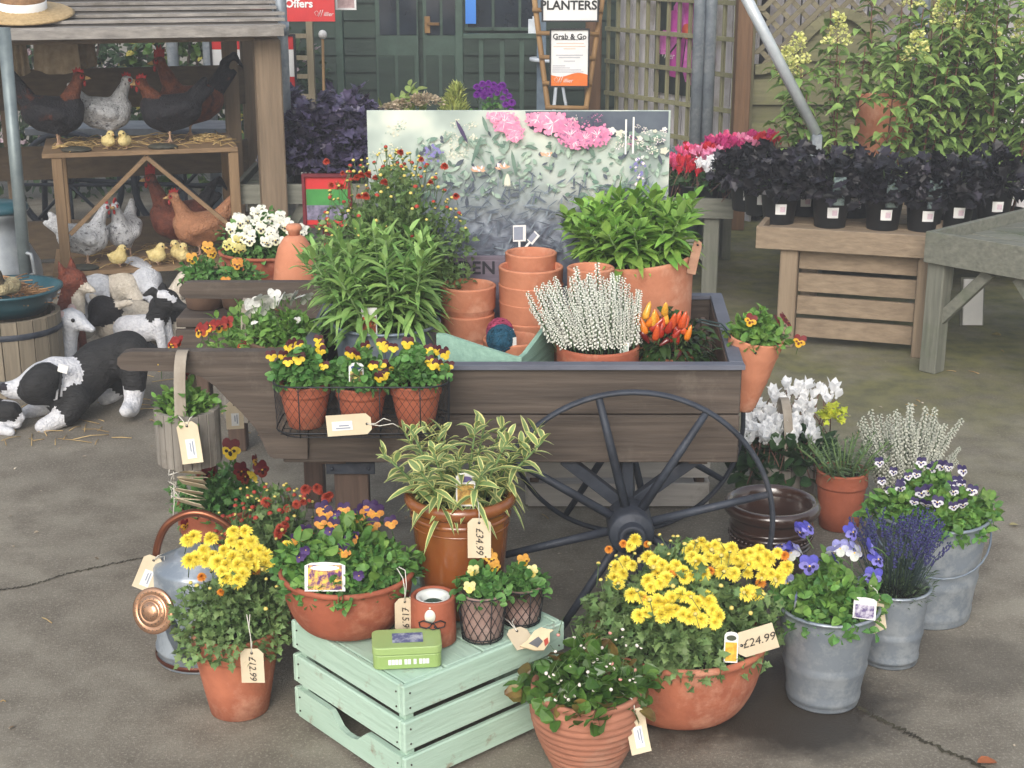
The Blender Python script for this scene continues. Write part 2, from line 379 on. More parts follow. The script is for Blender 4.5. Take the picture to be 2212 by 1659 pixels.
# ---------------------------------------------------------------- green shed
GS = M('shed_green', (46, 66, 54), (34, 50, 42), scale=8, rough=.7, bump=.2, stretch=(.2, 1, 1)); GS2 = M('shed_trim', (62, 86, 74), (48, 68, 58), scale=10, rough=.6)
glass = M('dark_glass', (26, 32, 40), (44, 52, 62), scale=3, rough=.08, spec=.8)
SY = 11.0
x0, x1 = Xof(560, SY, 1), Xof(1330, SY, 1)
shed = thing('garden_shed', ((x0 + x1) / 2, SY, 0), 'dark green weatherboarded shed with glazed double doors behind the display', 'shed')
mb = MB(); z = 0
while z < 3.0:
    t = .012; h = .125
    mb.add([(x0, SY, z), (x1, SY, z), (x1, SY + .02, z + h), (x0, SY + .02, z + h), (x0, SY + .03, z), (x1, SY + .03, z)], [(0, 1, 2, 3), (0, 4, 5, 1)]); z += h
mb.box(((x0 + x1) / 2, SY + 1.6, 1.5), (x1 - x0, 3.1, 3.0))
mb.build('wall', GS, shed, True)
for k, (a, b) in enumerate(((812, 904), (914, 990))):
    d = MB(); wb(d, a, -140, b, 330, SY - .05, .04); d_o = d.build('door', GS2, shed, True)
    p = MB()
    for q in ((a + 8, 120, (a + b) / 2 - 4, 320), ((a + b) / 2 + 4, 120, b - 8, 320)): wb(p, *q, SY - .062, .012)
    p.build('panel', GS, d_o, True)
    for q in ((a + 6, -120, (a + b) / 2 - 3, 76), ((a + b) / 2 + 3, -120, b - 6, 76)):
        gz = MB(); wb(gz, *q, SY - .058, .01); gz.build('pane', glass, d_o, True)
    if k == 1:
        hh = MB(); wb(hh, 917, 36, 929, 72, SY - .075, .02); c = PY(923, 52, SY - .08); hh.bar(c, c + Vector((.09, -.03, 0)), .02, .02)
        hh.build('handle', M('brass', (150, 116, 72), (120, 88, 52), metal=.6, rough=.4), d_o, True)
for k in range(3):
    gz = MB(); wb(gz, 1010 + k * 58, -120, 1062 + k * 58, 60, SY - .02, .02); wn = gz.build('window', glass, shed, True)
    fr = MB(); wb(fr, 1004 + k * 58, -120, 1010 + k * 58, 66, SY - .04, .05); wb(fr, 1004 + k * 58, 60, 1066 + k * 58, 67, SY - .05, .05); fr.build('frame', GS2, wn, True)
sc_ = MB(); wb(sc_, 1005, -40, 1028, 52, SY - .06, .02); sc_.build('notice', M('blue_notice', (44, 120, 236), (70, 150, 250), scale=2, rough=.5), shed, True)
for a, b in ((725, 741), (984, 1000)):
    p = MB(); wb(p, a, -140, b, 330, SY - .5, .1, z0=0); p.build('porch_post', GS2, shed, True)
p = MB(); wb(p, 1000, 74, 1175, 84, SY - .5, .1); p.build('rail', GS2, shed, True)
for x in (1040, 1085, 1127, 1165):
    p = MB(); wb(p, x - 5, 84, x + 5, 330, SY - .47, .05, z0=0); p.build('baluster', GS2, shed, True)
whp = M('white_plastic', (214, 222, 230), (190, 200, 212), rough=.4)
# small white table and box on the porch
t = thing('porch_table', PY(1160, 330, SY - .75) * Vector((1, 1, 0)) if False else Vector((Xof(1206, SY - .75, .8), SY - .75, 0)), 'small round white table on the shed porch', 'table')
tp = MB(); zt = Zof(125, SY - .75); tp.lathe([(.0001, zt - .02), (.2, zt - .02), (.2, zt), (.0001, zt)], t.location, 28); tp.build('table_top', whp, t, True)
for a in range(3):
    l = MB(); l.tube([t.location + Vector((0, 0, zt - .02)), t.location + Vector((.16 * math.cos(a * 2.1), .16 * math.sin(a * 2.1), 0))], .012, 6); l.build('leg', whp, t, True)
bx = MB(); a, b, c, d = R4(1141, 42, 1171, 75, SY - .42); bx.box(((a + b) / 2, SY - .4, (c + d) / 2), (b - a, .06, d - c)); bx.tube([((a + b) / 2, SY - .4, d - .01), ((a + b) / 2, SY - .4, d + .02)], .02, 8)
tag(bx.build('white_board', whp), 'white board standing on the green porch rail', 'board')
# ---------------------------------------------------------------- trellis screen in front of pale boarding
bo = wood('weathered_board', (212, 208, 212), (190, 186, 190), 'z', island=.12, c3=(166, 158, 152), s3=3)
tr = wood('trellis', (142, 140, 104), (112, 108, 80), 'x', island=.15); trz = wood('trellis', (142, 140, 104), (112, 108, 80), 'z', island=.15)
A = Vector((1.42, 9.0, 0)); Bv = Vector((.66, 10.25, 0)); dv = (Bv - A).normalized(); Ln = (Bv - A).length; nv = Vector((-dv.y, dv.x, 0)); nv = -nv if nv.y > 0 else nv
rzt = math.atan2(dv.y, dv.x)
bf = thing('board_fence', A, 'pale weathered upright boarding behind the square trellis', 'fence')
k = int(Ln / .085) + 1; mb = MB()
for i in range(k): c = A + dv * ((i + .5) * Ln / k) - nv * .09; mb.box((c.x, c.y, 1.3), (Ln / k * .84, .02, 2.6), rz=rzt)
mb.build('boarding', bo, bf, True)
mb = MB(); c = A + dv * Ln / 2 - nv * .15
mb.box((c.x, c.y, 1.3), (Ln, .03, 2.6), rz=rzt); mb.build('backing', M('dark_gap', (60, 56, 56), (46, 44, 44)), bf, True)
ts = thing('trellis_screen', A, 'square wooden trellis with pinkish flower banner showing through it', 'trellis')
mb = MB(); nz_ = 14
for i in range(nz_): c = A + dv * (Ln * i / (nz_ - 1)); mb.box((c.x, c.y, 1.25), (.022, .02, 2.4), rz=rzt)
mb.build('upright_bars', trz, ts, True); mb = MB()
for i in range(11): c = A + dv * Ln / 2 + nv * .02; mb.box((c.x, c.y, .25 + i * .215), (Ln, .02, .028), rz=rzt)
mb.build('cross_bars', tr, ts, True)
# banner with a magenta flower hanging on the boarding
bn = thing('flower_banner', A + dv * (Ln * .34), 'hanging dark banner with one large magenta flower behind the trellis', 'banner')
c = A + dv * (Ln * .42 + .14) - nv * .06; zb0, zb1 = .72, 2.2
mb = MB(); mb.box((c.x, c.y, (zb0 + zb1) / 2), (.5, .012, zb1 - zb0), rz=rzt); mb.build('cloth', M('banner_cloth', (38, 52, 40), (24, 30, 28), scale=6), bn, True)
fm = [M('magenta_petal', (212, 70, 178), (160, 44, 140), scale=9), M('banner_yellow', (226, 120, 40), (190, 40, 60)), M('magenta_pale', (222, 120, 200), (190, 70, 170), scale=20)]
mb = MB(); fc = c - dv * .1 + nv * .012 + Vector((0, 0, 1.13))
for i in range(9):
    a = i * 2 * math.pi / 9; u = -dv * math.cos(a) + Vector((0, 0, math.sin(a))); v = -dv * -math.sin(a) + Vector((0, 0, math.cos(a))); ln = .34 if math.sin(a) < -.3 else .22
    o = fc + nv * (.001 * (i % 3)); mb.add([o + u * ln * p + v * q * .09 * (.2 + p) * 1.6 for p, q in ((0, 0), (.3, .42), (.7, .62), (.92, .35), (1, 0), (.92, -.35), (.7, -.62), (.3, -.42))], [tuple(range(8))], (0, 2)[i % 2])
o = fc + nv * .005; mb.add([o - dv * (.05 * math.cos(a * .7)) + Vector((0, 0, .05 * math.sin(a * .7))) for a in range(9)], [tuple(range(9))], 1)
mb.build('printed_flower', fm, bn, True)
wl = M('white_paint', (226, 226, 222), (208, 208, 204), rough=.5)
for body, sz, off, dz in (('C H', .075, .17, .98), ('illier', .06, .08, .965)):
    q = c + dv * off + nv * .014; letter(body, sz, wl, bn, Vector((q.x, q.y, dz)) - bn.location, (math.pi / 2, 0, rzt + math.pi), .3)
# ---------------------------------------------------------------- galvanised poles
gal = M('galvanised_pipe', (150, 160, 170), (126, 136, 148), scale=14, metal=.45, rough=.42, c3=(172, 178, 184), s3=8)
def pole(p, q, r, lab, nm='steel_pole', base=False, grp=None, collar=True, mat=None):
    o = thing(nm, p, lab, 'pole', grp); mb = MB(); mb.tube([p, q], r, 20); mb.build('pipe', mat or gal, o, True)
    if base: mb = MB(); mb.box(p + Vector((0, 0, .006)), (.16, .16, .012)); mb.build('base_plate', gal, o, True)
    if not collar: return o
    cl = MB(); m_ = p.lerp(q, .5); d = (q - p).normalized(); cl.tube([m_ - d * .03, m_ + d * .03], r * 1.25, 20); cl.build('collar', gal, o, True); return o
for x, lab in ((1510, 'galvanised upright pipe beside the trellis, darker twin of the pair'), (1535, 'galvanised upright pipe in front of the trellis, nearest the brown post')):
    Y = 8.5; X = Xof(x, Y, 1.2); pole(Vector((X, Y, 0)), Vector((X, Y, 3.2)), .034, lab, base=True)
p = PY(1764, 290, 7.12); q = PY(1610, -8, 7.12); pole(p, q + (q - p) * .5, .027, 'pale diagonal steel brace pole in front of the arched fence panel', 'brace_pole', collar=False, mat=M('bright_steel', (206, 214, 220), (186, 194, 202), metal=.3, rough=.4))
q2 = MB(); q2.box((p.x, p.y, p.z / 2), (.05, .05, p.z)); tag(q2.build('short_post', gal), 'short steel post carrying the foot of the diagonal pole', 'post')
# brown timber post and the bamboo ladder with signs
bp_ = wood('brown_post', (120, 88, 60), (92, 66, 44), 'z', island=0)
mb = MB(); wb(mb, 1592, -140, 1626, 330, 8.75, .12, z0=0); tag(mb.build('timber_post', bp_), 'thick brown timber post between trellis and arched fence panel', 'post')
mb = MB(); wb(mb, 1266, -140, 1300, 300, 9.9, .12, z0=0); tag(mb.build('timber_post', bp_), 'brown timber post behind the bamboo ladder of signs', 'post')
mb = MB(); wb(mb, 1160, -140, 1180, 300, 10.2, .08, z0=0); tag(mb.build('grey_post', M('grey_blue_paint', (104, 122, 138), (84, 100, 116))), 'slim blue grey post at the end of the shed porch', 'post')
# ---------------------------------------------------------------- arched fence panel with lattice
FY = 8.9; fl = wood('fence_slat', (124, 120, 88), (98, 96, 70), 'x', island=.14, c3=(118, 122, 72), s3=2.2, t3=(.5, .7)); ff = wood('fence_frame', (122, 116, 86), (98, 92, 66), 'z', island=.1, c3=(116, 120, 54))
fa, fb = Xof(1630, FY, 1), Xof(1990, FY, 1); fp = thing('arched_fence_panel', ((fa + fb) / 2, FY, 0), 'arched wooden fence panel of overlapping horizontal boards behind tall shrubs', 'fence')
def arch(x): u = (x - fa) / (fb - fa) * 2 - 1; return Zof(150, FY) + (Zof(28, FY) - Zof(150, FY)) * (math.cos(min(1, abs(u) * 1.05) * math.pi) + 1) / 2
mb = MB(); z = .1; i = 0
while z < Zof(28, FY) - .03:
    zt = z + .15; xs = np.linspace(fa, fb, 41); ok = [x for x in xs if arch(x) > z + .02]
    if len(ok) > 2:
        yy = FY + (.0 if i % 2 else .028); top = [(x, yy, min(zt, arch(x))) for x in ok]
        mb.prism([(ok[0], yy, z), (ok[-1], yy, z)] + top[::-1], (0, .018, 0))
    z += .128; i += 1
mb.build('boards', fl, fp, True)
for x in (fa - .03, fb + .03):
    mb = MB(); mb.box((x, FY, .95), (.05, .06, 1.5)); mb.build('stile', ff, fp, True)
for x in (fa + .35, fb - .35):
    mb = MB(); mb.box((x, FY + .06, .65), (.04, .03, 1.1)); mb.build('batten', ff, fp, True)
mb = MB(); xs = np.linspace(fa, fb, 31)
for a, b in zip(xs[:-1], xs[1:]): mb.bar((a, FY - .012, arch(a)), (b + .004, FY - .012, arch(b)), .05, .06)
mb.build('arched_rail', fl, fp, True)
lt = wood('lattice', (130, 122, 98), (104, 96, 76), 'x', island=.15)
def lattice(parent, xa, xb, zlo, zhi, Y):
    for s, nm in ((1, 'rising_laths'), (-1, 'falling_laths')):
        mb = MB(); x = xa - 2.5
        while x < xb + 2.5:
            seg = []
            for k in range(41):
                u = k / 40; z = zlo - .1 + u * (zhi - zlo + .1); xx = x + s * (z - zlo)
                if xa < xx < xb and z > (arch(xx) if zlo < 1.45 and fa <= xx <= fb else zlo): seg.append((xx, Y + (.0 if s > 0 else .014), z))
            if len(seg) > 2: mb.bar(seg[0], seg[-1], .012, .034, up=(0, -1, 0)) if False else mb.prism([Vector(seg[0]) + Vector((-.02, 0, 0)), Vector(seg[0]) + Vector((.02, 0, 0)), Vector(seg[-1]) + Vector((.02, 0, 0)), Vector(seg[-1]) + Vector((-.02, 0, 0))], (0, .012, 0))
            x += .115
        if mb.n: mb.build(nm, lt, parent, True)
lattice(fp, fa, fb, Zof(150, FY), 2.1, FY)
mb = MB(); mb.box(((fa + fb) / 2, FY, 2.12), (fb - fa, .05, .05)); mb.build('top_rail', fl, fp, True)
mb = MB(); xs = fa; bk = thing('board_fence', ((fa + fb) / 2 + .5, FY + .55, 0), 'pale grey lilac upright boarding behind the diamond lattice', 'fence')
while xs < fb + 2.2: mb.box((xs, FY + .55, 1.3), (.095, .02, 2.6)); xs += .105
mb.build('boarding', bo, bk, True); mb = MB(); mb.box(((fa + fb) / 2 + 1, FY + .59, 1.3), (fb - fa + 2.4, .02, 2.6)); mb.build('backing', M('dark_gap', (60, 56, 56)), bk, True)
X = Xof(2000, 8.7, 1.5); pole(Vector((X, 8.7, 0)), Vector((X, 8.7, 3.2)), .04, 'galvanised pipe rising behind the tall pale flowering shrubs', base=True)
lp = thing('lattice_panel', (fb + .8, FY + .1, 0), 'wide diamond lattice panel behind the shrubs at the end of the bench', 'trellis'); lattice(lp, fb + .12, fb + 2.0, 1.4801, 2.2, FY + .1)
for z in (1.46, .5):
    mb = MB(); mb.box((fb + 1.06, FY + .1, z), (1.9, .04, .06)); mb.build('rail', fl, lp, True)
for x in (fb + .1, fb + 2.02):
    mb = MB(); mb.box((x, FY + .1, 1.1), (.06, .06, 2.2)); mb.build('stile', ff, lp, True)
# low wall of dark hedging behind everything on the left, as single shrubs
hg = leafm('hedge_leaf', (72, 104, 44), (44, 74, 34)); hg2 = leafm('hedge_leaf_blue', (70, 98, 78), (50, 72, 60)); hb = leafm('pale_blossom', (226, 206, 214), (180, 150, 160), island=.2); dkw = M('bark', (84, 66, 50), (60, 46, 36), scale=30)
def shrub(x, Y, r, h, ma, lab, nfl=60, flm=None, seed=0):
    o = thing('shrub', (x, Y, 0), lab, 'shrub'); mb = MB(); P, v = dome(1500, r, r * .8, h * .55, h * .48, .35, -1); shapes(mb, OVAL, P, v + rng.normal(0, .7, P.shape), ru(len(P), .05, .1)); mb.build('crown', ma, o)
    mb = MB()
    for k in range(6): a = k * 1.05; mb.tube([(0, 0, 0), (math.cos(a) * r * .25, math.sin(a) * r * .25, h * .35), (math.cos(a) * r * .5, math.sin(a) * r * .5, h * .75)], [.025, .016, .006], 6)
    mb.build('stems', dkw, o)
    if nfl:
        mb = MB(); P, v = dome(nfl, r * 1.02, r * .82, h * .56, h * .48, .9, -.5)
        for i in range(3): shapes(mb, ROUND, P + rng.normal(0, .015, P.shape), v + rng.normal(0, .8, P.shape), ru(len(P), .03, .06))
        mb.build('blossom', flm or hb, o)
    return o
ye = leafm('yellow_leaf', (206, 190, 84), (150, 150, 60)); 
for x, Y, r, h, ma, lab, nf, fm_ in ((-3.9, 9.6, .6, 1.5, hg, 'leafy green shrub with pink blossom beyond the farm shelter', 60, hb), (-3.0, 9.9, .55, 1.45, hg2, 'bluish green shrub with cream flecks seen through the shelter', 80, hb),
        (-2.35, 10.2, .5, 1.55, hg, 'bright green shrub with yellow leaves beside grey poles behind the shelter', 110, ye), (-5.0, 9.4, .7, 1.6, hg2, 'dark bluish shrub at the far end behind the shelter', 30, hb), (-1.75, 10.6, .35, 1.2, hg2, 'narrow dark shrub between shelter post and shed ladder', 25, hb)):
    shrub(x, Y, r, h, ma, lab, nf, fm_)
# ================================================================ POTS, FLOWERS, TAGS: builders
TC = M('terracotta', (192, 112, 80), (160, 86, 60), scale=7, rough=.85, bump=.2, bscale=70, c3=(208, 148, 120), s3=9, t3=(.5, .72))
TC2 = M('terracotta_pale', (206, 132, 98), (184, 110, 78), scale=6, rough=.85, bump=.2, bscale=70, c3=(218, 164, 136), s3=8, t3=(.5, .74))
TC3 = M('terracotta_red', (174, 92, 64), (146, 74, 50), scale=8, rough=.75, bump=.18, bscale=70, c3=(192, 128, 100), s3=10, t3=(.54, .76))
TCA = M('terracotta_aged', (158, 128, 118), (140, 112, 106), scale=10, rough=.9, bump=.2, bscale=60, c3=(178, 156, 146), s3=9, t3=(.5, .7))
TCR = M('terracotta_ribbed', (178, 116, 90), (152, 96, 74), scale=8, rough=.85, bump=.2, bscale=60, c3=(170, 138, 118), s3=5, t3=(.5, .75), stretch=(1, 1, 6))
TCB = M('terracotta_brown', (110, 84, 66), (88, 66, 54), scale=8, rough=.85, bump=.2)
ZINC = M('zinc', (150, 160, 172), (126, 138, 152), scale=9, metal=.5, rough=.42, bump=.08, bscale=30, c3=(168, 176, 184), s3=18, t3=(.45, .6))
ZINC2 = M('zinc_dull', (128, 142, 160), (108, 122, 140), scale=9, metal=.45, rough=.5, bump=.08, bscale=30, c3=(140, 150, 160), s3=18, t3=(.45, .6))
GLZ = M('caramel_glaze', (148, 82, 34), (122, 62, 24), scale=7, rough=.2, spec=.6, coat=.7, bump=.04, bscale=25, c3=(166, 100, 48), s3=6, t3=(.5, .8), stretch=(1, 1, .4))
GLB = M('brown_glaze', (66, 44, 36), (46, 30, 26), scale=7, rough=.2, spec=.7, coat=.8, c3=(92, 66, 48), s3=7, t3=(.55, .8))
SOIL = M('soil', (46, 36, 28), (26, 20, 16), scale=70, rough=.95, bump=1.0, bscale=120)
WIRE = M('dark_wire', (52, 54, 58), (38, 40, 44), metal=.5, rough=.5)
STR = M('cotton_string', (226, 222, 212), (200, 196, 184), scale=200)
MAN = M('manila_card', (220, 204, 174), (208, 190, 160), scale=9, rough=.8)
INK = M('ink', (52, 46, 44), (40, 36, 34)); BLK = M('black_print', (34, 34, 36), (28, 28, 30)); WHT = M('white_card', (232, 232, 230), (222, 222, 222), rough=.6)
GREYP = M('grey_print', (150, 158, 176), (130, 138, 158)); 
BPL = M('black_plastic', (30, 31, 34), (24, 25, 28), rough=.5)

def ring_r(rb, rr, h, z): return rb + (rr - rb) * z / h
def pot_profile(style, rb, rr, h, th=.009):
    r = lambda t: rb + (rr - rb) * t
    if style == 'classic':
        b = .74; i = rr * .055
        rd = (rr - i - rb) / b; q = lambda t: rb + rd * t
        p = [(rb * .9, 0), (rb, .003), (q(.3), .3 * h), (q(b) - .001, b * h - .004), (q(b) - .001, b * h), (q(b) + i * .8, b * h + .002), (q(b) + i * .95, b * h + .006), (rr - .002, h - .006), (rr, h - .003), (rr - .003, h), (rr - th, h), (rr - th - .002, h - .004), (r(.5) - th, h * .5), (rb - th, .01), (.0001, .01)]
    elif style == 'plain':
        p = [(rb * .9, 0), (rb, .003), (r(.35), .35 * h), (r(.97), h * .97), (rr, h - .003), (rr - .003, h), (rr - th + .002, h), (rr - th, h - .003), (r(.5) - th, h * .5), (rb - th, .01), (.0001, .01)]
    elif style == 'banded':       # soft rounded rim band, stacking pots
        i = rr * .03
        p = [(rb * .9, 0), (rb, .003), (r(.4) - i, .4 * h), (r(.72) - i, .72 * h), (r(.75), .745 * h), (r(.8) + .001, .77 * h), (rr, h - .006), (rr - .001, h - .002), (rr - .004, h), (rr - th, h - .001), (rr - th - .002, h - .006), (r(.5) - th - i, h * .5), (rb - th, .012), (.0001, .012)]
    elif style == 'stack':
        b = min(.062, h * .6)
        p = [(rb * .9, 0), (rb, .003), (rr * .9, h - b - .006), (rr * .955, h - b), (rr * .965, h - b + .003), (rr - .001, h - .005), (rr, h - .003), (rr - .003, h), (rr - th + .001, h), (rr - th - .001, h - .004), (rr * .86, h - b), (rb - th, .012), (.0001, .012)]
    elif style == 'bowl':
        p = [(rb * .9, 0), (rb, .003)] + [(rb + (rr * .965 - rb) * math.sin(t * math.pi / 2) ** .95, .004 + (h * .9 - .004) * (1 - math.cos(t * math.pi / 2)) ** .8) for t in np.linspace(.1, 1, 12)]
        p += [(rr * .97, h * .905), (rr * 1.0, h * .92), (rr * 1.01, h * .96), (rr * .995, h * .99), (rr * .97, h), (rr * .94, h * .985), (rr * .92, h * .93), (rr * .86, h * .7), (rr * .6, h * .35), (.0001, h * .3)]
    elif style == 'deepbowl':
        p = [(rb * .9, 0), (rb, .003)] + [(rb + (rr * .94 - rb) * t ** .75, h * .86 * t) for t in np.linspace(.1, 1, 9)]
        p += [(rr * .96, h * .865), (rr * .99, h * .88), (rr * 1.0, h * .95), (rr * .985, h * .99), (rr * .96, h), (rr * .93, h * .98), (rr * .92, h * .9), (rr * .8, h * .5), (.0001, h * .4)]
    elif style == 'belly':
        p = [(rb * .9, 0), (rb, .003)]
        for t in np.linspace(.04, 1, 46):
            base = rb + (rr * 1.0 - rb) * math.sin(min(1, t * 1.12) * math.pi / 2) ** 1.1; base -= rr * .05 * max(0, t - .86) / .14
            p.append((base + .0022 * math.sin(t * h / .0085 * math.pi), h * .93 * t))
        p += [(rr * .965, h * .94), (rr * .985, h * .955), (rr * .985, h * .985), (rr * .96, h), (rr * .9, h), (rr * .88, h * .97), (rr * .84, h * .8), (.0001, h * .5)]
    elif style == 'bucket':
        p = [(rb * .95, .006), (rb, 0), (rb * 1.02, .004), (rb * 1.01, .012)]
        for t in np.linspace(.06, .97, 24):
            e = .0035 * (math.exp(-((t - .36) / .02) ** 2) + math.exp(-((t - .42) / .02) ** 2) + math.exp(-((t - .08) / .03) ** 2)); p.append((r(t) + e, h * t))
        p += [(rr + .001, h * .975), (rr + .005, h * .985), (rr + .006, h * .995), (rr + .003, h + .003), (rr - .002, h + .002), (rr - .003, h * .98), (r(.5) - .003, h * .5), (.0001, h * .45)]
    return p
RECENT = {}
def planter(name, label, cx, zb, Yc, wb_, y_rim, wr, style='classic', mat=TC, cat='potted plant', group=None, soil=.022, y_base=None, potname='pot', wob=.004, tilt=(0, 0), sides=48):
    """round vessel found from the survey: cx centre, widths and rim line as seen, Yc = distance (or from the base line y_base)"""
    if y_base is not None:
        f = PZ(cx, y_base, zb); rb = wb_ / 2 * mpp(f.y, zb); Yc = f.y + rb
    rr = wr / 2 * mpp(Yc, zb + .15); zr = Zof(y_rim, Yc - rr); rr = wr / 2 * mpp(Yc, zr); zr = Zof(y_rim, Yc - rr)
    rb = wb_ / 2 * mpp(Yc, zb); h = zr - zb
    root = thing(name, (Xof(cx, Yc, (zb + zr) / 2), Yc, zb), label, cat, group, rx=tilt[0], ry=tilt[1])
    mb = MB(); mb.lathe(pot_profile(style, rb, rr, h), n=sides, cap=False, wob=wob)
    if style == 'bucket':
        mb.add([(rb * math.cos(a), rb * math.sin(a), .006) for a in np.linspace(0, 2 * math.pi, 24, False)], [tuple(range(24))])
    po = mb.build(potname, mat, root)
    if soil:
        s = MB(); k = 28; ir = {'bowl': .93, 'deepbowl': .9, 'belly': .86}.get(style, 1) * rr - .011; n = 7
        vs = [(0, 0, h - soil + .008)]
        for i in range(1, n + 1):
            for j in range(k): a = 2 * math.pi * j / k; q = ir * i / n; vs.append((q * math.cos(a), q * math.sin(a), h - soil + .008 * (1 - (i / n) ** 2) + random.uniform(-.003, .003)))
        fs = [(0, 1 + j, 1 + (j + 1) % k) for j in range(k)] + [(1 + i * k + j, 1 + (i + 1) * k + j, 1 + (i + 1) * k + (j + 1) % k, 1 + i * k + (j + 1) % k) for i in range(n - 1) for j in range(k)]
        s.add(vs, fs, 0, True); s.build('soil', SOIL, root)
    root_info = dict(root=root, pot=po, h=h, rr=rr, rb=rb, Yc=Yc, zr=zr, x=root.location.x)
    return root_info
# ---------------------------------------------------------------- flower heads (local +Z is the way the flower faces, +Y is up)
def fq(d, roll=0):
    z = Vector(d).normalized(); u = Vector((0, 0, 1)); x = u.cross(z)
    if x.length < 1e-3: x = Vector((1, 0, 0))
    x.normalize(); y = z.cross(x); return (Matrix((x, y, z)).transposed() @ Matrix.Rotation(roll, 3, 'Z')).to_euler()
def petal(mb, c, rx, ry, rot, z, mi, n=9, wav=.05, cup=.35):
    V = []; R_ = Matrix.Rotation(rot, 2); cr = Vector(c)
    for j in range(n):
        a = 2 * math.pi * j / n; p = R_ @ Vector((rx * math.cos(a), ry * math.sin(a))) + cr; r2 = p.length_squared
        V.append((p.x, p.y, z - cup * r2 + random.uniform(-wav, wav) * .6))
    V.append((cr.x, cr.y, z - cup * cr.length_squared * .6)); mb.add(V, [(j, (j + 1) % n, n) for j in range(n)], mi, True)
_pm = {}
def viola(key, top, side, low, dark=None, eye=(240, 200, 40), open_=1.0):
    """five-petalled viola head one unit across; variants share the colours"""
    if key in _pm: return _pm[key]
    ms = [M(key + '_upper_petal', top, tuple(v * .82 for v in top), scale=4, rough=.6, trans=.12), M(key + '_side_petal', side, tuple(v * .85 for v in side), scale=4, rough=.6, trans=.12), M(key + '_lower_petal', low, tuple(v * .88 for v in low), scale=4, rough=.6, trans=.12),
          M(key + '_blotch', dark or low, scale=5), M('viola_eye', eye, eye), M('viola_stalk', (86, 122, 58), (70, 104, 48))]
    out = []
    for v in range(3):
        mb = MB(); j = lambda s=.03: random.uniform(-s, s)
        petal(mb, (-.2 + j(), .24 + j()), .27, .31, .5 + j(.2), 0, 0); petal(mb, (.2 + j(), .25 + j()), .27, .31, -.5 + j(.2), .012, 0)
        petal(mb, (-.27, -.03 + j()), .24, .2, .25, .035, 1); petal(mb, (.27, -.02 + j()), .24, .2, -.25, .04, 1)
        petal(mb, (0, -.24 + j()), .28 + j(), .25, 0, .06, 2, n=11)
        if dark:
            for a in (-.19, 0, .19): petal(mb, (a, -.05 - (.12 if a == 0 else 0)), .1 if a else .11, .085 if a else .15, 0, .075, 3, n=7, wav=.0)
        petal(mb, (0, -.01), .055, .055, 0, .1, 4, n=6, wav=0)
        mb.tube([(0, 0, -.02), (0, -.05, -.25), (0, -.45, -.45), (0, -1.1, -.5)], [.03, .03, .028, .022], 5, 5)
        o = MB.build(mb, 'bloom', ms); me = o.data; bpy.data.objects.remove(o); out.append(me)
    _pm[key] = out; return out
def pompom(key, c1, c2, flat=.85, lay=7, buds=False):
    if key in _pm: return _pm[key]
    ms = [M(key + '_petal', c1, c2, scale=3, rough=.6, island=.12, hue=.008, trans=.12), M('calyx', (96, 118, 60), (74, 98, 48)), M('mum_stalk', (96, 120, 70), (80, 104, 60))]
    out = []
    for v in range(3):
        mb = MB()
        for k in range(lay):
            t = k / (lay - 1); n = int(34 - 20 * t); el = -.15 + 1.45 * t ** 1.1; ln = .52 * (1 - .35 * t) * flat ** .2
            a = np.arange(n) * 2 * math.pi / n + random.random() * 6 + rng.normal(0, .12, n); e = el + rng.normal(0, .1, n)
            d = np.stack([np.cos(a) * np.cos(e), np.sin(a) * np.cos(e), np.sin(e) * flat * 1.2], 1); p = d * .06 + np.array([0, 0, .02 * k])
            blades(mb, p, d, ln * ru(n, .88, 1.08), ln * .36, bend=.22 * (1 - t), nseg=2, mi=0, fold=.25, wp=1.5, twist=.3)
        mb.lathe([(.001, -.16), (.12, -.1), (.17, 0), (.1, .05)], n=8, mi=1)
        mb.tube([(0, 0, -.1), (0, 0, -.5), (.05, 0, -1.3)], [.035, .03, .03], 5, 2)
        o = mb.build('bloom', ms); me = o.data; bpy.data.objects.remove(o); out.append(me)
    _pm[key] = out; return out
def budmesh(key, c1, c2, n=6):
    if key in _pm: return _pm[key]
    ms = [M(key + '_bud', c1, c2, scale=4, rough=.6), M('calyx', (96, 118, 60)), M('mum_stalk', (96, 120, 70))]; out = []
    for v in range(2):
        mb = MB(); mb.ball((0, 0, 0), .5, n, 0, (1, 1, .8)); mb.lathe([(.001, -.5), (.35, -.4), (.5, -.12), (.4, -.1)], n=6, mi=1); mb.tube([(0, 0, -.4), (.1, 0, -2.6), (.3, 0, -5)], .09, 4, 2)
        o = mb.build('bud', ms); me = o.data; bpy.data.objects.remove(o); out.append(me)
    _pm[key] = out; return out
def cyclamen(key, c1, c2):
    if key in _pm: return _pm[key]
    ms = [M(key + '_petal', c1, c2, scale=3, rough=.6, island=.05, trans=.35), M('cyclamen_stalk', (120, 84, 70), (100, 70, 60))]; out = []
    for v in range(3):
        mb = MB(); a = np.arange(5) * 2 * math.pi / 5 + random.random() * 6; e = ru(5, .95, 1.4)
        d = np.stack([np.cos(a) * np.cos(e), np.sin(a) * np.cos(e), np.sin(e)], 1)
        blades(mb, d * .04, d, ru(5, .85, 1.05), .58, bend=.0, nseg=4, mi=0, fold=.1, wp=1.0, twist=.05)
        mb.ball((0, 0, 0), .13, 6, 0); mb.tube([(0, 0, 0), (0, .1, -.4), (0, .2, -1.5), (0, .1, -3)], .045, 5, 1)
        o = mb.build('bloom', ms); me = o.data; bpy.data.objects.remove(o); out.append(me)
    _pm[key] = out; return out
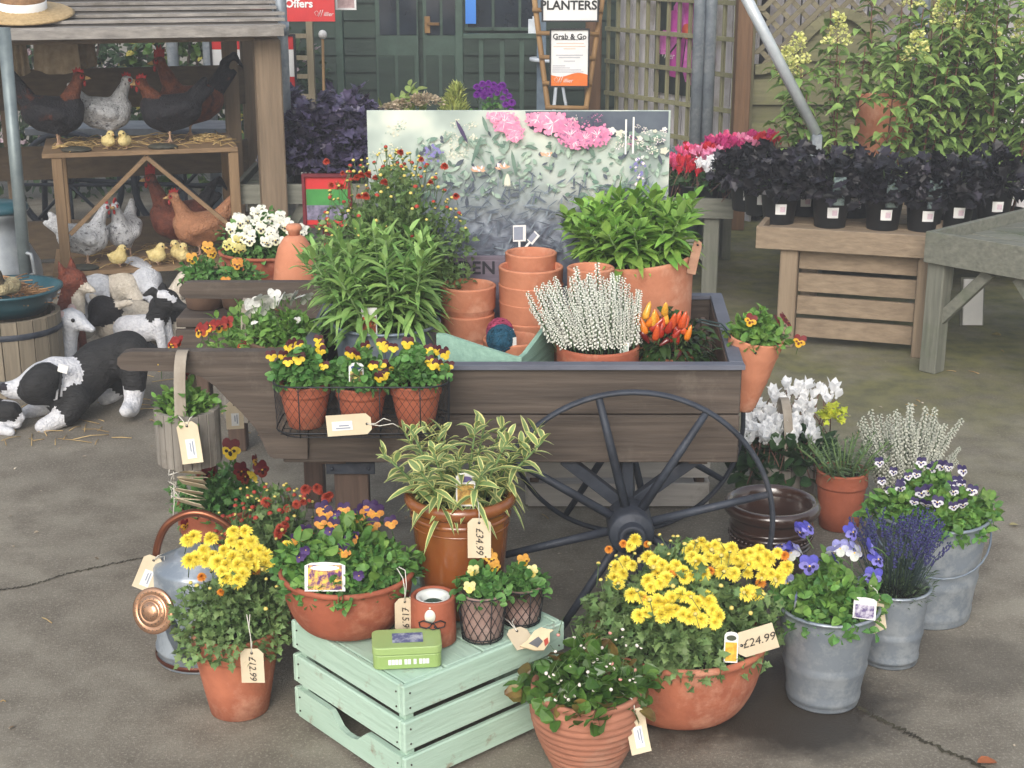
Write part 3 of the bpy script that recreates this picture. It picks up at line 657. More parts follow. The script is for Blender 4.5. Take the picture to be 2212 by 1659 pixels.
def heather(key, c1, c2, cg):
    if key in _pm: return _pm[key]
    ms = [M(key + '_bell', c1, c2, scale=2, rough=.6, island=.18), M(key + '_needle', cg, tuple(v * .75 for v in cg), island=.2)]; out = []
    for v in range(4):
        mb = MB(); ln = 1.0; k = 96
        bx = random.uniform(-.12, .12); by = random.uniform(-.12, .12); cv = lambda t: Vector((bx * t * t, by * t * t, ln * t))
        mb.tube([cv(t) for t in np.linspace(0, 1, 6)], [.012, .012, .011, .01, .008, .004], 4, 1)
        for i in range(k):
            t = .2 + .8 * i / k; a = i * 2.4; r = .06 * (1.25 - t * .8) * random.uniform(.55, 1.05) ; c = cv(t) + Vector((math.cos(a) * r, math.sin(a) * r, -.006)); s = .022 * (1.2 - .5 * t)
            d = Vector((math.cos(a), math.sin(a), -.5)).normalized(); e1 = d.orthogonal().normalized(); e2 = d.cross(e1)
            mb.add([c - d * s, c + e1 * s * .7, c + e2 * s * .7, c - e1 * s * .7, c - e2 * s * .7, c + d * s * 1.2], [(0, 2, 1), (0, 3, 2), (0, 4, 3), (0, 1, 4), (5, 1, 2), (5, 2, 3), (5, 3, 4), (5, 4, 1)], 0)
        n = 34; t = ru(n, .0, .7); p = np.array([cv(q) for q in t]); a = ru(n, 0, 6.3); d = np.stack([np.cos(a), np.sin(a), np.full(n, .7)], 1); blades(mb, p, d, .06, .014, nseg=1, mi=1)
        o = mb.build('flower_spike', ms); me = o.data; bpy.data.objects.remove(o); out.append(me)
    _pm[key] = out; return out
def blooms(root, meshes, P, D, size, name='bloom', roll=.25):
    for p, d, s in zip(P, D, np.broadcast_to(size, (len(P),))):
        put(name, random.choice(meshes), root, Vector(p), fq(d, random.uniform(-roll, roll)), float(s))
def top_points(n, rx, ry, h, z0, face=(0, -1, .5), spread=.4, lo=.0, front=0):
    """points on the upper surface of a domed plant, evenly strewn, with facing directions"""
    P = []; D = []; t = 0
    while len(P) < n and t < 6000:
        t += 1; a = random.uniform(0, 2 * math.pi); r = math.sqrt(random.random()) * 1.0
        x, y = r * math.cos(a), r * math.sin(a)
        if y > front and front < 0: continue
        z = math.sqrt(max(0, 1 - r * r)); p = Vector((x * rx, y * ry, z0 + h * (lo + (1 - lo) * z) * random.uniform(.93, 1.08)))
        mind = (rx * ry / n) ** .5 * (1.0 if t < 2500 else .5)
        if all((p - q).length > mind for q in P): P.append(p); D.append(Vector(face) + Vector((random.gauss(0, spread), random.gauss(0, spread), random.gauss(0, spread * .7))) + Vector((x, y, 0)) * .3)
    return P, D
# ---------------------------------------------------------------- foliage builders (all in the plant's own frame, z from the pot's base)
GMUM = leafm('mum_leaf', (116, 146, 104), (86, 118, 82)); GVIO = leafm('viola_leaf', (96, 146, 86), (66, 116, 64)); GVIO2 = leafm('viola_leaf_bright', (112, 156, 82), (80, 126, 64)); GWALL = leafm('wallflower_leaf', (138, 178, 116), (106, 150, 92)); GWALL2 = leafm('wallflower_leaf_bright', (130, 174, 88), (98, 148, 70))
VAR1 = leafm('variegated_green', (128, 154, 112), (100, 132, 92)); VAR2 = leafm('variegated_cream', (214, 216, 168), (192, 198, 148), island=.15); STEM = M('green_stem', (104, 132, 74), (84, 112, 60))
def stems(mb, P, base_r, z0, r=.0018, mi=1, mid=.35):
    for p in P:
        p = Vector(p); b = Vector((p.x * base_r, p.y * base_r, z0)); m_ = b.lerp(p, .5) + Vector((-p.x * .12, -p.y * .12, (p.z - z0) * .1)); mb.tube([b, m_, p], [r * 1.3, r * 1.1, r * .8], 4, mi)
def bushy(root, rx, ry, h, z0, n, L, out=LOBED, mats=(GMUM, STEM), low=-.1, lo=.4, nst=26, jit=.7, dz=.4, curl=.25, name='foliage', rnd=.7):
    RECENT.setdefault(root.name, (rx, ry, h, z0))
    mb = MB(); P, v = dome(n, rx, ry, h, z0, lo, low); d = v * .6 + rng.normal(0, rnd, P.shape); d[:, 2] += dz * .5
    shapes(mb, out, P, d, L * ru(len(P), .65, 1.25), 0, curl, jit); k = rng.choice(len(P), min(nst, len(P)), False); stems(mb, P[k], .3, z0); return mb.build(name, mats, root)
def fronds(root, base_r, z0, nst, H, spread, L, W, per=20, mats=(GWALL, STEM), margin=None, name='foliage', lean=(0, 0), t0=.25, droop=.55, nseg=4, seed=None):
    """tall leafy stems clothed in long arching leaves"""
    mb = MB()
    for s in range(nst):
        a = 2.4 * s + random.uniform(-.3, .3); q = math.sqrt((s + .5) / nst); b = Vector((math.cos(a) * base_r * q, math.sin(a) * base_r * q, z0))
        hh = H * random.uniform(.78, 1.08) * (1 - .25 * q * q); tip = b + Vector((math.cos(a) * spread * q + lean[0], math.sin(a) * spread * q + lean[1], hh)); m_ = b.lerp(tip, .5) + Vector((-math.cos(a), -math.sin(a), .3)) * spread * .12 * q
        mb.tube([b, m_, tip], [.004, .0035, .002], 5, 1)
        t = np.linspace(t0, 1, per) + rng.normal(0, .01, per); t = np.clip(t, 0, 1); B, Mm, T = (np.array(u) for u in (b, m_, tip))
        pos = ((1 - t) ** 2)[:, None] * B + (2 * t * (1 - t))[:, None] * (2 * Mm - .5 * B - .5 * T) + (t ** 2)[:, None] * T
        an = np.arange(per) * 2.4 + random.random() * 6; el = -.1 + 1.15 * t ** 2.2 + rng.normal(0, .15, per)
        d = np.stack([np.cos(an) * np.cos(el), np.sin(an) * np.cos(el), np.sin(el)], 1); ll = L * (1.08 - .45 * t ** 3) * ru(per, .75, 1.15)
        blades(mb, pos, d, ll, W * ru(per, .8, 1.2), bend=droop * ru(per, .4, 1.3) * (1.1 - .5 * t), nseg=nseg, mi=0, margin=margin)
    return mb.build(name, mats, root)
# ---------------------------------------------------------------- tied-on tags, stakes
def price_tag(p, wd, ht, label, text=None, sticker=False, rz=0, ry=0, rx=0, curl=0.0, group='manila price tags', string=None, sideways=True, clip=.22, tsize=None):
    """card hangs from p (world): hole near the top edge; sideways = the writing runs down the card"""
    root = thing('price_tag', p, label, 'price tag', group, rz=rz, ry=ry, rx=rx)
    c = wd * clip; n = 9; mb = MB(); f = lambda z: -curl * ((z / ht) ** 2) * ht
    V = []; zs = [0, -c] + [-c - (ht - c) * i / n for i in range(1, n + 1)]
    for z in zs:
        hw = wd / 2 - c if z == 0 else wd / 2
        V += [(-hw, f(z), z), (hw, f(z), z), (-hw, f(z) + .0012, z), (hw, f(z) + .0012, z)]
    k = len(zs); fs = []
    for i in range(k - 1):
        a, b = i * 4, i * 4 + 4; fs += [(a, b, b + 1, a + 1), (a + 2, a + 3, b + 3, b + 2), (a, a + 2, b + 2, b), (a + 1, b + 1, b + 3, a + 3)]
    fs += [(0, 1, 3, 2), ((k - 1) * 4, (k - 1) * 4 + 2, (k - 1) * 4 + 3, (k - 1) * 4 + 1)]
    mb.add(V, fs); mb.build('card', MAN, root)
    h = MB(); hz = -c * .9; h.lathe([(.0001, 0), (wd * .055, 0), (wd * .06, .0006), (.0001, .0007)], (0, f(hz) - .0009, hz), 12, M4=Matrix.Rotation(math.pi / 2, 4, 'X')); h.build('hole', BLK, root)
    if sticker:
        s = MB(); zz = np.linspace(-ht * .42, -ht * .88, 6); V = []
        for z in zz: V += [(-wd * .2, f(z) - .0012, z), (wd * .24, f(z) - .0012, z)]
        s.add(V, [(2 * i, 2 * i + 2, 2 * i + 3, 2 * i + 1) for i in range(5)])
        for x0_, z0_, z1_ in ((-.02, .5, .72), (.1, .47, .8)):
            V = []; zz = np.linspace(-ht * z0_, -ht * z1_, 5)
            for z in zz: V += [(wd * x0_, f(z) - .002, z), (wd * (x0_ + .06), f(z) - .002, z)]
            s.add(V, [(2 * i, 2 * i + 2, 2 * i + 3, 2 * i + 1) for i in range(4)], 1)
        s.build('sticker', [WHT, GREYP], root)
    if text:
        ts = tsize or wd * .62; zm = -ht * .56
        o = letter(text, ts, INK, root, (0, f(zm) - .0022, zm), (math.pi / 2, (math.pi / 2 if sideways else 0), 0), .25)
    sg = MB()
    for q in (string or [[(0, 0, .01), (.004, 0, .03)]]):
        sg.tube([(0, f(hz) - .001, hz)] + [Vector(a) for a in q], .0011, 5)
    sg.build('string', STR, root); return root
def stake_label(p, wd, ht, label, kind=0, rz=0, rx=-.15, cols=((226, 150, 60), (120, 60, 40)), head=(120, 96, 170), cat='plant label', rounded=True, pic=.66):
    root = thing('plant_label', p, label, cat, 'printed plant labels', rz=rz, rx=rx); mb = MB(); hw = wd / 2
    out = [(-hw, 0), (-hw, ht * .88)] + ([(-hw * .7, ht * .97), (0, ht), (hw * .7, ht * .97)] if rounded else [(-hw, ht), (hw, ht)]) + [(hw, ht * .88), (hw, 0)]
    mb.prism([(x, 0, z) for x, z in out], (0, .0012, 0)); mb.build('card', WHT, root)
    pm = M('label_print_%d_%d_%d' % cols[0], cols[0], cols[1], scale=70, contrast=(.42, .58)); pr = MB(); e = wd * .08
    pr.add([(-hw + e, -.0008, ht * .05), (hw - e, -.0008, ht * .05), (hw - e, -.0008, ht * pic), (-hw + e, -.0008, ht * pic)], [(0, 1, 2, 3)]); pr.build('picture', pm, root)
    hd = MB(); hd.lathe([(.0001, 0), (1, 0)], n=18, M4=Matrix.Translation((0, -.0009, ht * .8)) @ Matrix.Diagonal((hw * .72, 1, ht * .09, 1)) @ Matrix.Rotation(math.pi / 2, 4, 'X'), cap=False); hd.build('heading', M('label_head_%d_%d_%d' % head, head, head), root); return root
# ================================================================ FOREGROUND
MINT = M('mint_paint', (168, 208, 180), (154, 196, 168), scale=8, rough=.6, bump=.1, bscale=50, c3=(140, 150, 126), s3=26, t3=(.62, .74), stretch=(.2, 1, 1))
MINTX = {}
def mint(ax):
    s = {'x': (.12, 1, 1), 'y': (1, .12, 1)}[ax]
    return M('mint_paint_' + ax, (178, 206, 188), (160, 190, 170), scale=14, rough=.7, bump=.35, bscale=60, stretch=s, island=.08, c3=(146, 142, 122), s3=14, t3=(.6, .7))
# ---------------------------------------------------------------- mint green slatted crate, upside down as a table
CZ = Zof(1484, PZ(871, 1484, .25).y) ; CZ = .25
nc = PZ(871, 1484, CZ); lc = PZ(603, 1346, CZ); rc = PZ(1242, 1353, CZ)
ld = math.atan2(lc.y - nc.y, lc.x - nc.x); rd = math.atan2(rc.y - nc.y, rc.x - nc.x); mid = (ld + rd) / 2; rdir = mid - math.pi / 4
LL = (lc - nc).length; RL = (rc - nc).length
crate = thing('slatted_crate', Vector((nc.x, nc.y, 0)), 'mint green slatted wooden crate in front of the handcart holding bowl, glazed pot and tin', 'crate', rz=rdir)
T = .014; sh = .068
for k in range(3):
    z = .006 + k * .0855 + sh / 2 - (.0 if k else 0)
    z = CZ - T - sh / 2 - (2 - k) * .083 + .012
    b = MB(); b.box((RL / 2, T / 2, z), (RL, T, sh), bev=.003); b.build('front_slat', mint('x'), crate)
    b = MB(); b.box((RL / 2, LL - T / 2, z), (RL, T, sh), bev=.003); b.build('rear_slat', mint('x'), crate)
    b = MB()
    if k == 0:      # the lowest side slat has a hand hold cut out of its lower middle
        pts = [(T / 2 - T / 2, y, z_) for y, z_ in ((T + .001, z - sh / 2), (T + .001, z + sh / 2), (LL * .33, z + sh / 2), (LL * .37, z + sh * .3), (LL * .41, z + sh * .08), (LL * .46, z + .0), (LL * .52, z + .0), (LL * .57, z + sh * .08), (LL * .61, z + sh * .3), (LL * .65, z + sh / 2), (LL - T - .001, z + sh / 2), (LL - T - .001, z - sh / 2))]
        b.prism(pts, (T, 0, 0))
    else: b.box((T / 2, LL / 2, z), (T, LL - 2 * T - .002, sh), bev=.003)
    b.build('side_slat', mint('y'), crate)
    b = MB(); b.box((RL - T / 2, LL / 2, z), (T, LL - 2 * T - .002, sh), bev=.003); b.build('side_slat', mint('y'), crate)
nb = 4
for k in range(nb):
    wdt = (RL - 2 * T) / nb; b = MB(); b.box((T + wdt * (k + .5), LL / 2, CZ - .006 - .003), (wdt - .006, LL - 2 * T - .004, .012), bev=.002); b.build('top_board', mint('y'), crate)
for x, y in ((T, T), (RL - T, T), (T, LL - T), (RL - T, LL - T)):
    b = MB(); s = .022; b.box((x + (s / 2 if x < RL / 2 else -s / 2), y + (s / 2 if y < LL / 2 else -s / 2), CZ / 2 - .008), (s, s, CZ - .018)); b.build('corner_post', mint('x'), crate)
nl = MB(); 
for k in range(3):
    z = CZ - T - sh / 2 - (2 - k) * .083 + .012
    for dz in (-.018, .016):
        for x in (.016, RL - .018): nl.ball((x, -.001, z + dz), .0022, 5)
        for y in (.024, LL - .024): nl.ball((-.001, y, z + dz), .0022, 5)
nl.build('nails', M('rusty_nail', (60, 48, 42), (40, 34, 30)), crate)
# ---------------------------------------------------------------- £12.99 terracotta pot with yellow chrysanthemum
YEL = ((255, 242, 96), (255, 230, 62)); ORG = ((240, 160, 40), (226, 130, 30))
def mumplant(I, rx, ry, h, n, nfl, nbud, L=.034, fs=.046, face=(0, -.55, 1), lo=.55, off=(0, 0), front=0, colr='yellow_mum', cc=YEL, orange=6, z0=None, fpts=None):
    r = I['root']; z0 = I['h'] - .02 if z0 is None else z0
    bushy(r, rx, ry, h, z0, n, L, low=-.15, lo=.35, nst=40)
    P, D = fpts if fpts else top_points(nfl, rx * .85, ry * .85, h, z0, face, .3, lo)
    blooms(r, pompom(colr, *cc), P, D, [fs * random.uniform(.8, 1.2) for _ in P], roll=3)
    P, D = top_points(orange, rx * .95, ry * .95, h * 1.02, z0, (0, -.2, 1), .3, lo); blooms(r, pompom('orange_mum', *ORG), P, D, [fs * .55 * random.uniform(.8, 1.2) for _ in P], roll=3)
    P, D = top_points(nbud, rx * 1.0, ry * 1.0, h * 1.08, z0, (0, 0, 1), .3, lo * .8); blooms(r, budmesh('mum', (206, 196, 110), (226, 190, 80)), P, D, [random.uniform(.008, .013) for _ in P], 'bud')
    return r
def ptsfrom(I, pix, y_off=0, face=(0, -.7, .8), spread=.28, out=1.1):
    """flower heads where the survey found them, standing on the plant's leafy dome (or at depth offset q[2] if it has none)"""
    P = []; D = []; o = I['root'].location; dm = RECENT.get(I['root'].name)
    for q in pix:
        p = PY(q[0], q[1], I['Yc'] + q[2])
        if dm:
            c = Vector((0, 0, CH)); d = (p - c).normalized(); S = Vector((1 / (dm[0] * out), 1 / (dm[1] * out), 1 / (dm[2] * out)))
            e = c - o - Vector((0, 0, dm[3])); a_ = Vector([u * v for u, v in zip(e, S)]); b_ = Vector([u * v for u, v in zip(d, S)])
            A_, B_, C_ = b_.dot(b_), a_.dot(b_), a_.dot(a_) - 1; ds = B_ * B_ - A_ * C_
            t = (-B_ - math.sqrt(ds)) / A_ if ds > 0 else -B_ / A_
            p = c + d * t
        P.append(p - o); D.append(Vector(face) + Vector([random.gauss(0, spread) for _ in range(3)]))
    return P, D
A = planter('potted_chrysanthemum', 'tall terracotta pot of yellow chrysanthemums beside the watering can, with the £12.99 tag', 513, 0, None, 124, 1397, 190, 'classic', TC, y_base=1562, group='chrysanthemums in pots')
pix = []
for x, y in ((405, 1168), (420, 1160), (455, 1165), (505, 1150), (530, 1148), (500, 1170), (520, 1178), (540, 1172), (440, 1190), (425, 1205), (460, 1200), (485, 1190), (505, 1205), (525, 1200), (545, 1205), (560, 1190), (575, 1200), (470, 1215), (490, 1222), (515, 1222), (535, 1225), (550, 1222), (410, 1212), (445, 1212), (505, 1240), (525, 1240), (488, 1252), (515, 1255), (480, 1235), (545, 1170), (560, 1215), (575, 1218), (620, 1180)):
    pix.append((x, y, (1215 - y) * .0016))
RECENT[A['root'].name] = (.13, .12, .165, A['h'] - .02)
mumplant(A, .125, .12, .155, 2300, 0, 22, L=.021, fs=.035, lo=.5, fpts=ptsfrom(A, pix), orange=3)
k = PY(543, 1402, A['Yc'] - A['rr'] - .012)
price_tag(k, .051, .083, 'manila price tag reading £12.99 hanging on the tall pot of yellow chrysanthemums', '£12.99', string=[[(.001, .003, .012), (-.004, .006, .045), (-.002, .016, .075)], [(-.001, .003, .03), (-.008, .01, .078)]], tsize=.0215)
# ---------------------------------------------------------------- watering can
wx, wy = Xof(440, 3.3, .15), 3.27
can = thing('watering_can', (wx, wy, 0), 'galvanised watering can with copper handle and rose, behind the tall pot of yellow chrysanthemums', 'watering can'); rc_ = .115
COP = M('copper', (150, 92, 64), (120, 66, 46), metal=.75, rough=.28, scale=5); COPR = M('copper_rose', (206, 160, 128), (180, 130, 100), metal=.8, rough=.25, scale=5); DCOP = M('copper_dark', (96, 48, 34), (76, 38, 28), metal=.6, rough=.4)
mb = MB(); mb.lathe([(rc_ * .95, 0), (rc_, .003), (rc_, .008)] + [(rc_ * .985, .012), (rc_ * .985, .03), (rc_ + .002, .034), (rc_ + .002, .04), (rc_ * .98, .044), (rc_ * .95, .24), (rc_ * .9, .25), (rc_ * .5, .27), (rc_ * .48, .275), (rc_ * .4, .275)], n=44); mb.build('body', ZINC, can)
mb = MB(); mb.lathe([(rc_ + .0015, .009), (rc_ + .004, .012), (rc_ + .004, .018), (rc_ + .0015, .021)], n=44, cap=False); mb.build('base_band', DCOP, can)
h0 = PY(342, 1200, wy) - can.location; pts = [PY(x, y, wy) - can.location for x, y in ((345, 1290), (338, 1225), (340, 1180), (358, 1138), (390, 1115), (425, 1108), (462, 1118), (497, 1142), (520, 1175), (535, 1230))]
mb = MB(); mb.tube(smooth(pts), .0095, 12); mb.build('handle', COP, can)
sp0 = Vector((-.02, -rc_ * .9, .05)); rose = PY(331, 1320, 3.04) - can.location; ax = Vector((-.32, -.93, .28)).normalized()
mb = MB(); e = rose - ax * .045; mb.tube([sp0, sp0.lerp(e, .5) + Vector((0, -.01, -.004)), e], [.021, .017, .012], 16); mb.build('spout', ZINC2, can)
rm = Matrix.Translation(rose) @ ax.to_track_quat('Z', 'Y').to_matrix().to_4x4()
mb = MB(); R_ = .054; mb.lathe([(.012, -.046), (.014, -.04), (R_ * .92, -.008), (R_, -.003), (R_, .001), (R_ * .93, .003), (R_ * .72, .006), (R_ * .7, .004), (R_ * .66, .009), (R_ * .45, .013), (R_ * .42, .011), (R_ * .4, .016), (R_ * .2, .019), (.0001, .02)], n=36, M4=rm); ro = mb.build('rose', COPR, can)
mb = MB()
for rr_, n, z in ((.83, 26, .0056), (.56, 18, .0122), (.28, 10, .0185)):
    for i in range(n): a = i * 2 * math.pi / n; mb.ball(rm @ Vector((R_ * rr_ * math.cos(a), R_ * rr_ * math.sin(a), z)), .0012, 4)
mb.build('holes', BLK, ro)
k = PY(335, 1203, wy - .02)
price_tag(k, .05, .09, 'manila price tag with printed sticker hanging from the copper handle of the watering can', sticker=True, ry=.42, curl=.12, string=[[(.008, -.004, .004), (.02, 0, .01), (.028, 0, -.012), (.012, .0, -.03)], [(.006, -.01, .01), (.014, .004, .012)]])
# ---------------------------------------------------------------- purple and orange violas in a bowl on the crate
B = planter('viola_bowl', 'wide terracotta bowl of purple and orange violas standing on the mint crate', 752, CZ, None, 176, 1288, 292, 'bowl', TC3, y_base=1388, group='violas in bowls')
r = B['root']; bushy(r, B['rr'] * .95, B['rr'] * .9, .105, B['h'] - .025, 2600, .0215, OVAL, (GVIO, STEM), low=-.1, lo=.35, nst=50)
bushy(r, B['rr'] * .85, B['rr'] * .8, .115, B['h'] - .02, 330, .036, OVAL, (GVIO2, STEM), low=.0, lo=.6, nst=10)
vo = viola('apricot_viola', (56, 26, 84), (240, 158, 70), (250, 172, 70)); vd = viola('dark_viola', (70, 40, 100), (84, 56, 120), (96, 66, 130))
pl = [(703, 1110, .1), (698, 1100, .1), (772, 1115, .06), (788, 1100, .1), (812, 1108, .08), (742, 1100, .12), (758, 1170, 0), (765, 1160, 0), (742, 1192, -.04), (692, 1130, .05), (660, 1148, .0), (806, 1135, .03), (640, 1168, -.02), (845, 1130, .06), (720, 1135, .05), (800, 1100, .1)]
P, D = ptsfrom(B, pl, face=(0, -1, .25)); blooms(r, vo, P, D, [random.choice((.024, .03, .034, .038)) for _ in P])
P, D = ptsfrom(B, [(648, 1205, -.06), (725, 1112, .1), (793, 1095, .1), (660, 1190, -.03), (775, 1245, -.1), (712, 1150, .02)], face=(0, -.6, .8)); blooms(r, vd, P, D, .024)
lab = stake_label(PY(702, 1278, B['Yc'] - B['rr'] + .02), .085, .062, 'wide picture label of purple and orange violas at the rim of the viola bowl', cols=((240, 190, 70), (96, 40, 110)), head=(236, 236, 236), rounded=True, rx=-.25, pic=.9)
k = PY(874, 1292, B['Yc'] - B['rr'] * .62)
price_tag(k, .044, .088, 'manila price tag reading £15.99 hanging between the viola bowl and the terracotta twine pot', '£15.99', curl=-.03, rz=.35, string=[[(0, -.004, .02), (-.002, .004, .045), (-.01, .02, .062)], [(.004, -.002, .03), (.006, .012, .058), (-.006, .02, .064)]], tsize=.0215)
# ---------------------------------------------------------------- tall caramel glazed pot with variegated wallflower
C = planter('glazed_pot_plant', 'tall caramel glazed pot of cream edged variegated leaves standing on the mint crate', 996, CZ, None, 168, 1104, 222, 'plain', GLZ, y_base=1345, soil=.03)
r = C['root']; mb = MB(); rr_ = C['rr']; h = C['h']
mb.lathe([(rr_ * .97, h - .03), (rr_ * 1.03, h - .028), (rr_ * 1.09, h - .018), (rr_ * 1.1, h - .008), (rr_ * 1.06, h + .002), (rr_ * .98, h + .003), (rr_ * .93, h - .006)], n=48, cap=False)
mb.lathe([(rr_ * .965, h - .052), (rr_ * .99, h - .049), (rr_ * .99, h - .045), (rr_ * .97, h - .042)], n=48, cap=False); mb.lathe([(rr_ * .955, h - .07), (rr_ * .968, h - .068), (rr_ * .955, h - .066)], n=48, cap=False); mb.build('rim', GLZ, r)
fronds(r, rr_ * .8, h - .03, 17, .185, .115, .08, .0155, per=24, mats=(VAR1, STEM, VAR2), margin=2, t0=.1, droop=.55)
stake_label(PY(1006, 1094, C['Yc'] - rr_ + .02), .042, .074, 'tall rounded plant label with golden picture in the caramel glazed pot', cols=((214, 170, 80), (150, 110, 50)), head=(96, 84, 140))
k = PY(1035, 1120, C['Yc'] - rr_ - .016)
price_tag(k, .05, .092, 'manila price tag reading £34.99 hanging on the tall caramel glazed pot', '£34.99', string=[[(0, .002, .012), (-.002, .01, .032), (-.006, .02, .04)]], tsize=.0225)
# ---------------------------------------------------------------- terracotta twine pot
D_ = planter('twine_pot', 'short terracotta cylinder holding green twine, with a black wire scissor loop on its front', 936, CZ, None, 98, 1306, 98, 'plain', TC3, y_base=1405, cat='twine dispenser', soil=0)
r = D_['root']; h = D_['h']; q = D_['rr']
mb = MB(); mb.lathe([(q - .0095, h - .03), (q - .012, h - .004), (q - .013, h - .002), (q * .55, h - .008), (q * .5, h - .03)], n=28, cap=False); mb.build('paper_lining', M('white_paper', (226, 228, 224), (206, 210, 206), bump=.4, bscale=30), r)
mb = MB(); mb.ball((0, 0, h - .05), q * .78, 14); mb.build('twine_ball', M('green_twine', (58, 88, 70), (36, 62, 50), scale=60, stretch=(1, 1, 4), bump=.6), r)
mb = MB(); mb.lathe([(.0001, 0), (1, 0), (1, .12), (.0001, .12)], n=22, M4=Matrix.Translation((-.004, -q - .0005, h * .74)) @ Matrix.Rotation(math.pi / 2, 4, 'X') @ Matrix.Diagonal((.0115, .0155, .01, 1))); mb.ball((-.004, -q - .001, h * .92), .0022, 6); mb.build('oval_badge', M('badge_cream', (232, 230, 216), (210, 214, 200), scale=30), r)
mb = MB()
for s in (-1, 1): mb.tube([(.002, -q - .004, h * .60), (s * .006, -q - .008, h * .64), (s * .018, -q * .93 - .006, h * .655), (s * .028, -q * .85 - .004, h * .59), (s * .026, -q * .86 - .006, h * .51), (s * .012, -q - .006, h * .50), (.004 * s, -q - .006, h * .54)], .0016, 6)
mb.tube([(.002, -q - .005, h * .62), (-.007, -q - .007, h * .51), (.002, -q - .007, h * .48), (.011, -q - .007, h * .51), (.002, -q - .005, h * .62)], .0014, 6); mb.build('wire_loops', WIRE, r)
# ---------------------------------------------------------------- green tin
tn = PZ(876, 1447, CZ); tin = thing('storage_tin', (tn.x, tn.y + .045, CZ), 'small lime green lidded tin at the front corner of the mint crate', 'tin', rz=.1)
LIM = M('lime_tin', (150, 180, 104), (140, 170, 94), scale=4, rough=.35, spec=.5); tw, td, th_ = .142, .085, .05
def rrect(w_, d_, r_, n=5):
    return [(sx * (w_ / 2 - r_) + r_ * math.cos(a), sy * (d_ / 2 - r_) + r_ * math.sin(a)) for sx, sy, a0 in ((1, 1, 0), (-1, 1, math.pi / 2), (-1, -1, math.pi), (1, -1, 1.5 * math.pi)) for a in np.linspace(a0, a0 + math.pi / 2, n)]
def rbox(mb, w_, d_, z0, z1, r_, mi=0, e=.002):
    lv = [(z0, -e), (z0 + e, 0), (z1 - e, 0), (z1 - e * .3, -e * .4), (z1, -e * 1.4)]; V = []; k = 0
    for z, o in lv:
        R_ = rrect(w_ + 2 * o, d_ + 2 * o, max(.002, r_ + o)); k = len(R_); V += [(x, y, z) for x, y in R_]
    fs = [(i * k + j, i * k + (j + 1) % k, (i + 1) * k + (j + 1) % k, (i + 1) * k + j) for i in range(len(lv) - 1) for j in range(k)] + [tuple(range(k))[::-1], tuple(range((len(lv) - 1) * k, len(lv) * k))]
    mb.add(V, fs, mi)
mb = MB(); rbox(mb, tw, td, 0, th_ - .018, .014); mb.build('box', LIM, tin)
mb = MB(); rbox(mb, tw + .003, td + .003, th_ - .0175, th_, .015); ld_ = mb.build('lid', M('lime_tin_lid', (156, 184, 112), (146, 174, 102), scale=4, rough=.35), tin)
mb = MB(); mb.add([(-.03, -.022, th_ + .0006), (.034, -.022, th_ + .0006), (.034, .022, th_ + .0006), (-.03, .022, th_ + .0006)], [(0, 1, 2, 3)]); mb.build('picture', M('tin_picture', (90, 96, 140), (170, 176, 190), scale=50, contrast=(.45, .6)), ld_)
mb = MB(); x = -.04
for wd_ in (4, 2, 1, 3):
    for i in range(wd_): mb.box((x + .0035, -td / 2 - .0006, .017), (.0062, .001, .0115)); x += .0072
    x += .0045
mb.build('blurred_print', WHT, tin)
# ---------------------------------------------------------------- two aged pots in wire jackets
GOLD = viola('gold_viola', (226, 158, 50), (230, 170, 60), (238, 186, 50), (90, 50, 20)); LEM = viola('lemon_viola', (238, 226, 150), (240, 226, 140), (242, 220, 110))
def wirejacket(root, rb, rr, h):
    mb = MB(); n = 16; tw_ = 1.2
    for s in (1, -1):
        for i in range(n):
            a = i * 2 * math.pi / n; mb.tube([((rb + (rr - rb) * t + .004) * math.cos(a + s * t * tw_), (rb + (rr - rb) * t + .004) * math.sin(a + s * t * tw_), h * t) for t in np.linspace(0, 1, 7)], .0008, 4)
    for t in (.0, .08, .99): q = rb + (rr - rb) * t + .004; mb.tube([(q * math.cos(a), q * math.sin(a), max(.002, h * t)) for a in np.linspace(0, 2 * math.pi, 26)[:-1]], .0013, 5, closed=True)
    for i in range(4): a = .4 + i * 1.57; mb.tube([((rb + .005) * math.cos(a), (rb + .005) * math.sin(a), 0), ((rr + .005) * math.cos(a), (rr + .005) * math.sin(a), h)], .0012, 5)
    return mb.build('wire_jacket', WIRE, root)
W1 = planter('wired_viola_pot', 'small aged clay pot of gold violas in a wire jacket beside the terracotta twine pot', 1042, CZ, None, 80, 1298, 102, 'plain', TCA, y_base=1392, group='aged pots in wire jackets')
W2 = planter('wired_viola_pot', 'small aged clay pot of violas in a wire jacket, hindmost on the mint crate', 1126, CZ, None, 74, 1282, 96, 'plain', TCA, y_base=1356, group='aged pots in wire jackets')
for I, pl, pe in ((W1, [(1068, 1225, -.01), (1062, 1208, 0), (1046, 1195, .02), (1054, 1200, .02)], [(1022, 1235, -.02), (1014, 1270, -.04)]), (W2, [(1132, 1212, 0)], [(1150, 1235, 0)])):
    r = I['root']; wirejacket(r, I['rb'], I['rr'], I['h']); bushy(r, I['rr'] * 1.05, I['rr'] * .95, .06, I['h'] - .012, 230, .021, ROUND, (GVIO, STEM), low=-.1, lo=.2, nst=16)
    P, D = ptsfrom(I, pl, face=(.1, -1, .2), spread=.15); blooms(r, GOLD, P, D, .028); P, D = ptsfrom(I, pe, face=(0, -1, .1)); blooms(r, LEM, P, D, .026)
k = PZ(1112, 1368, CZ) + Vector((0, 0, .012))
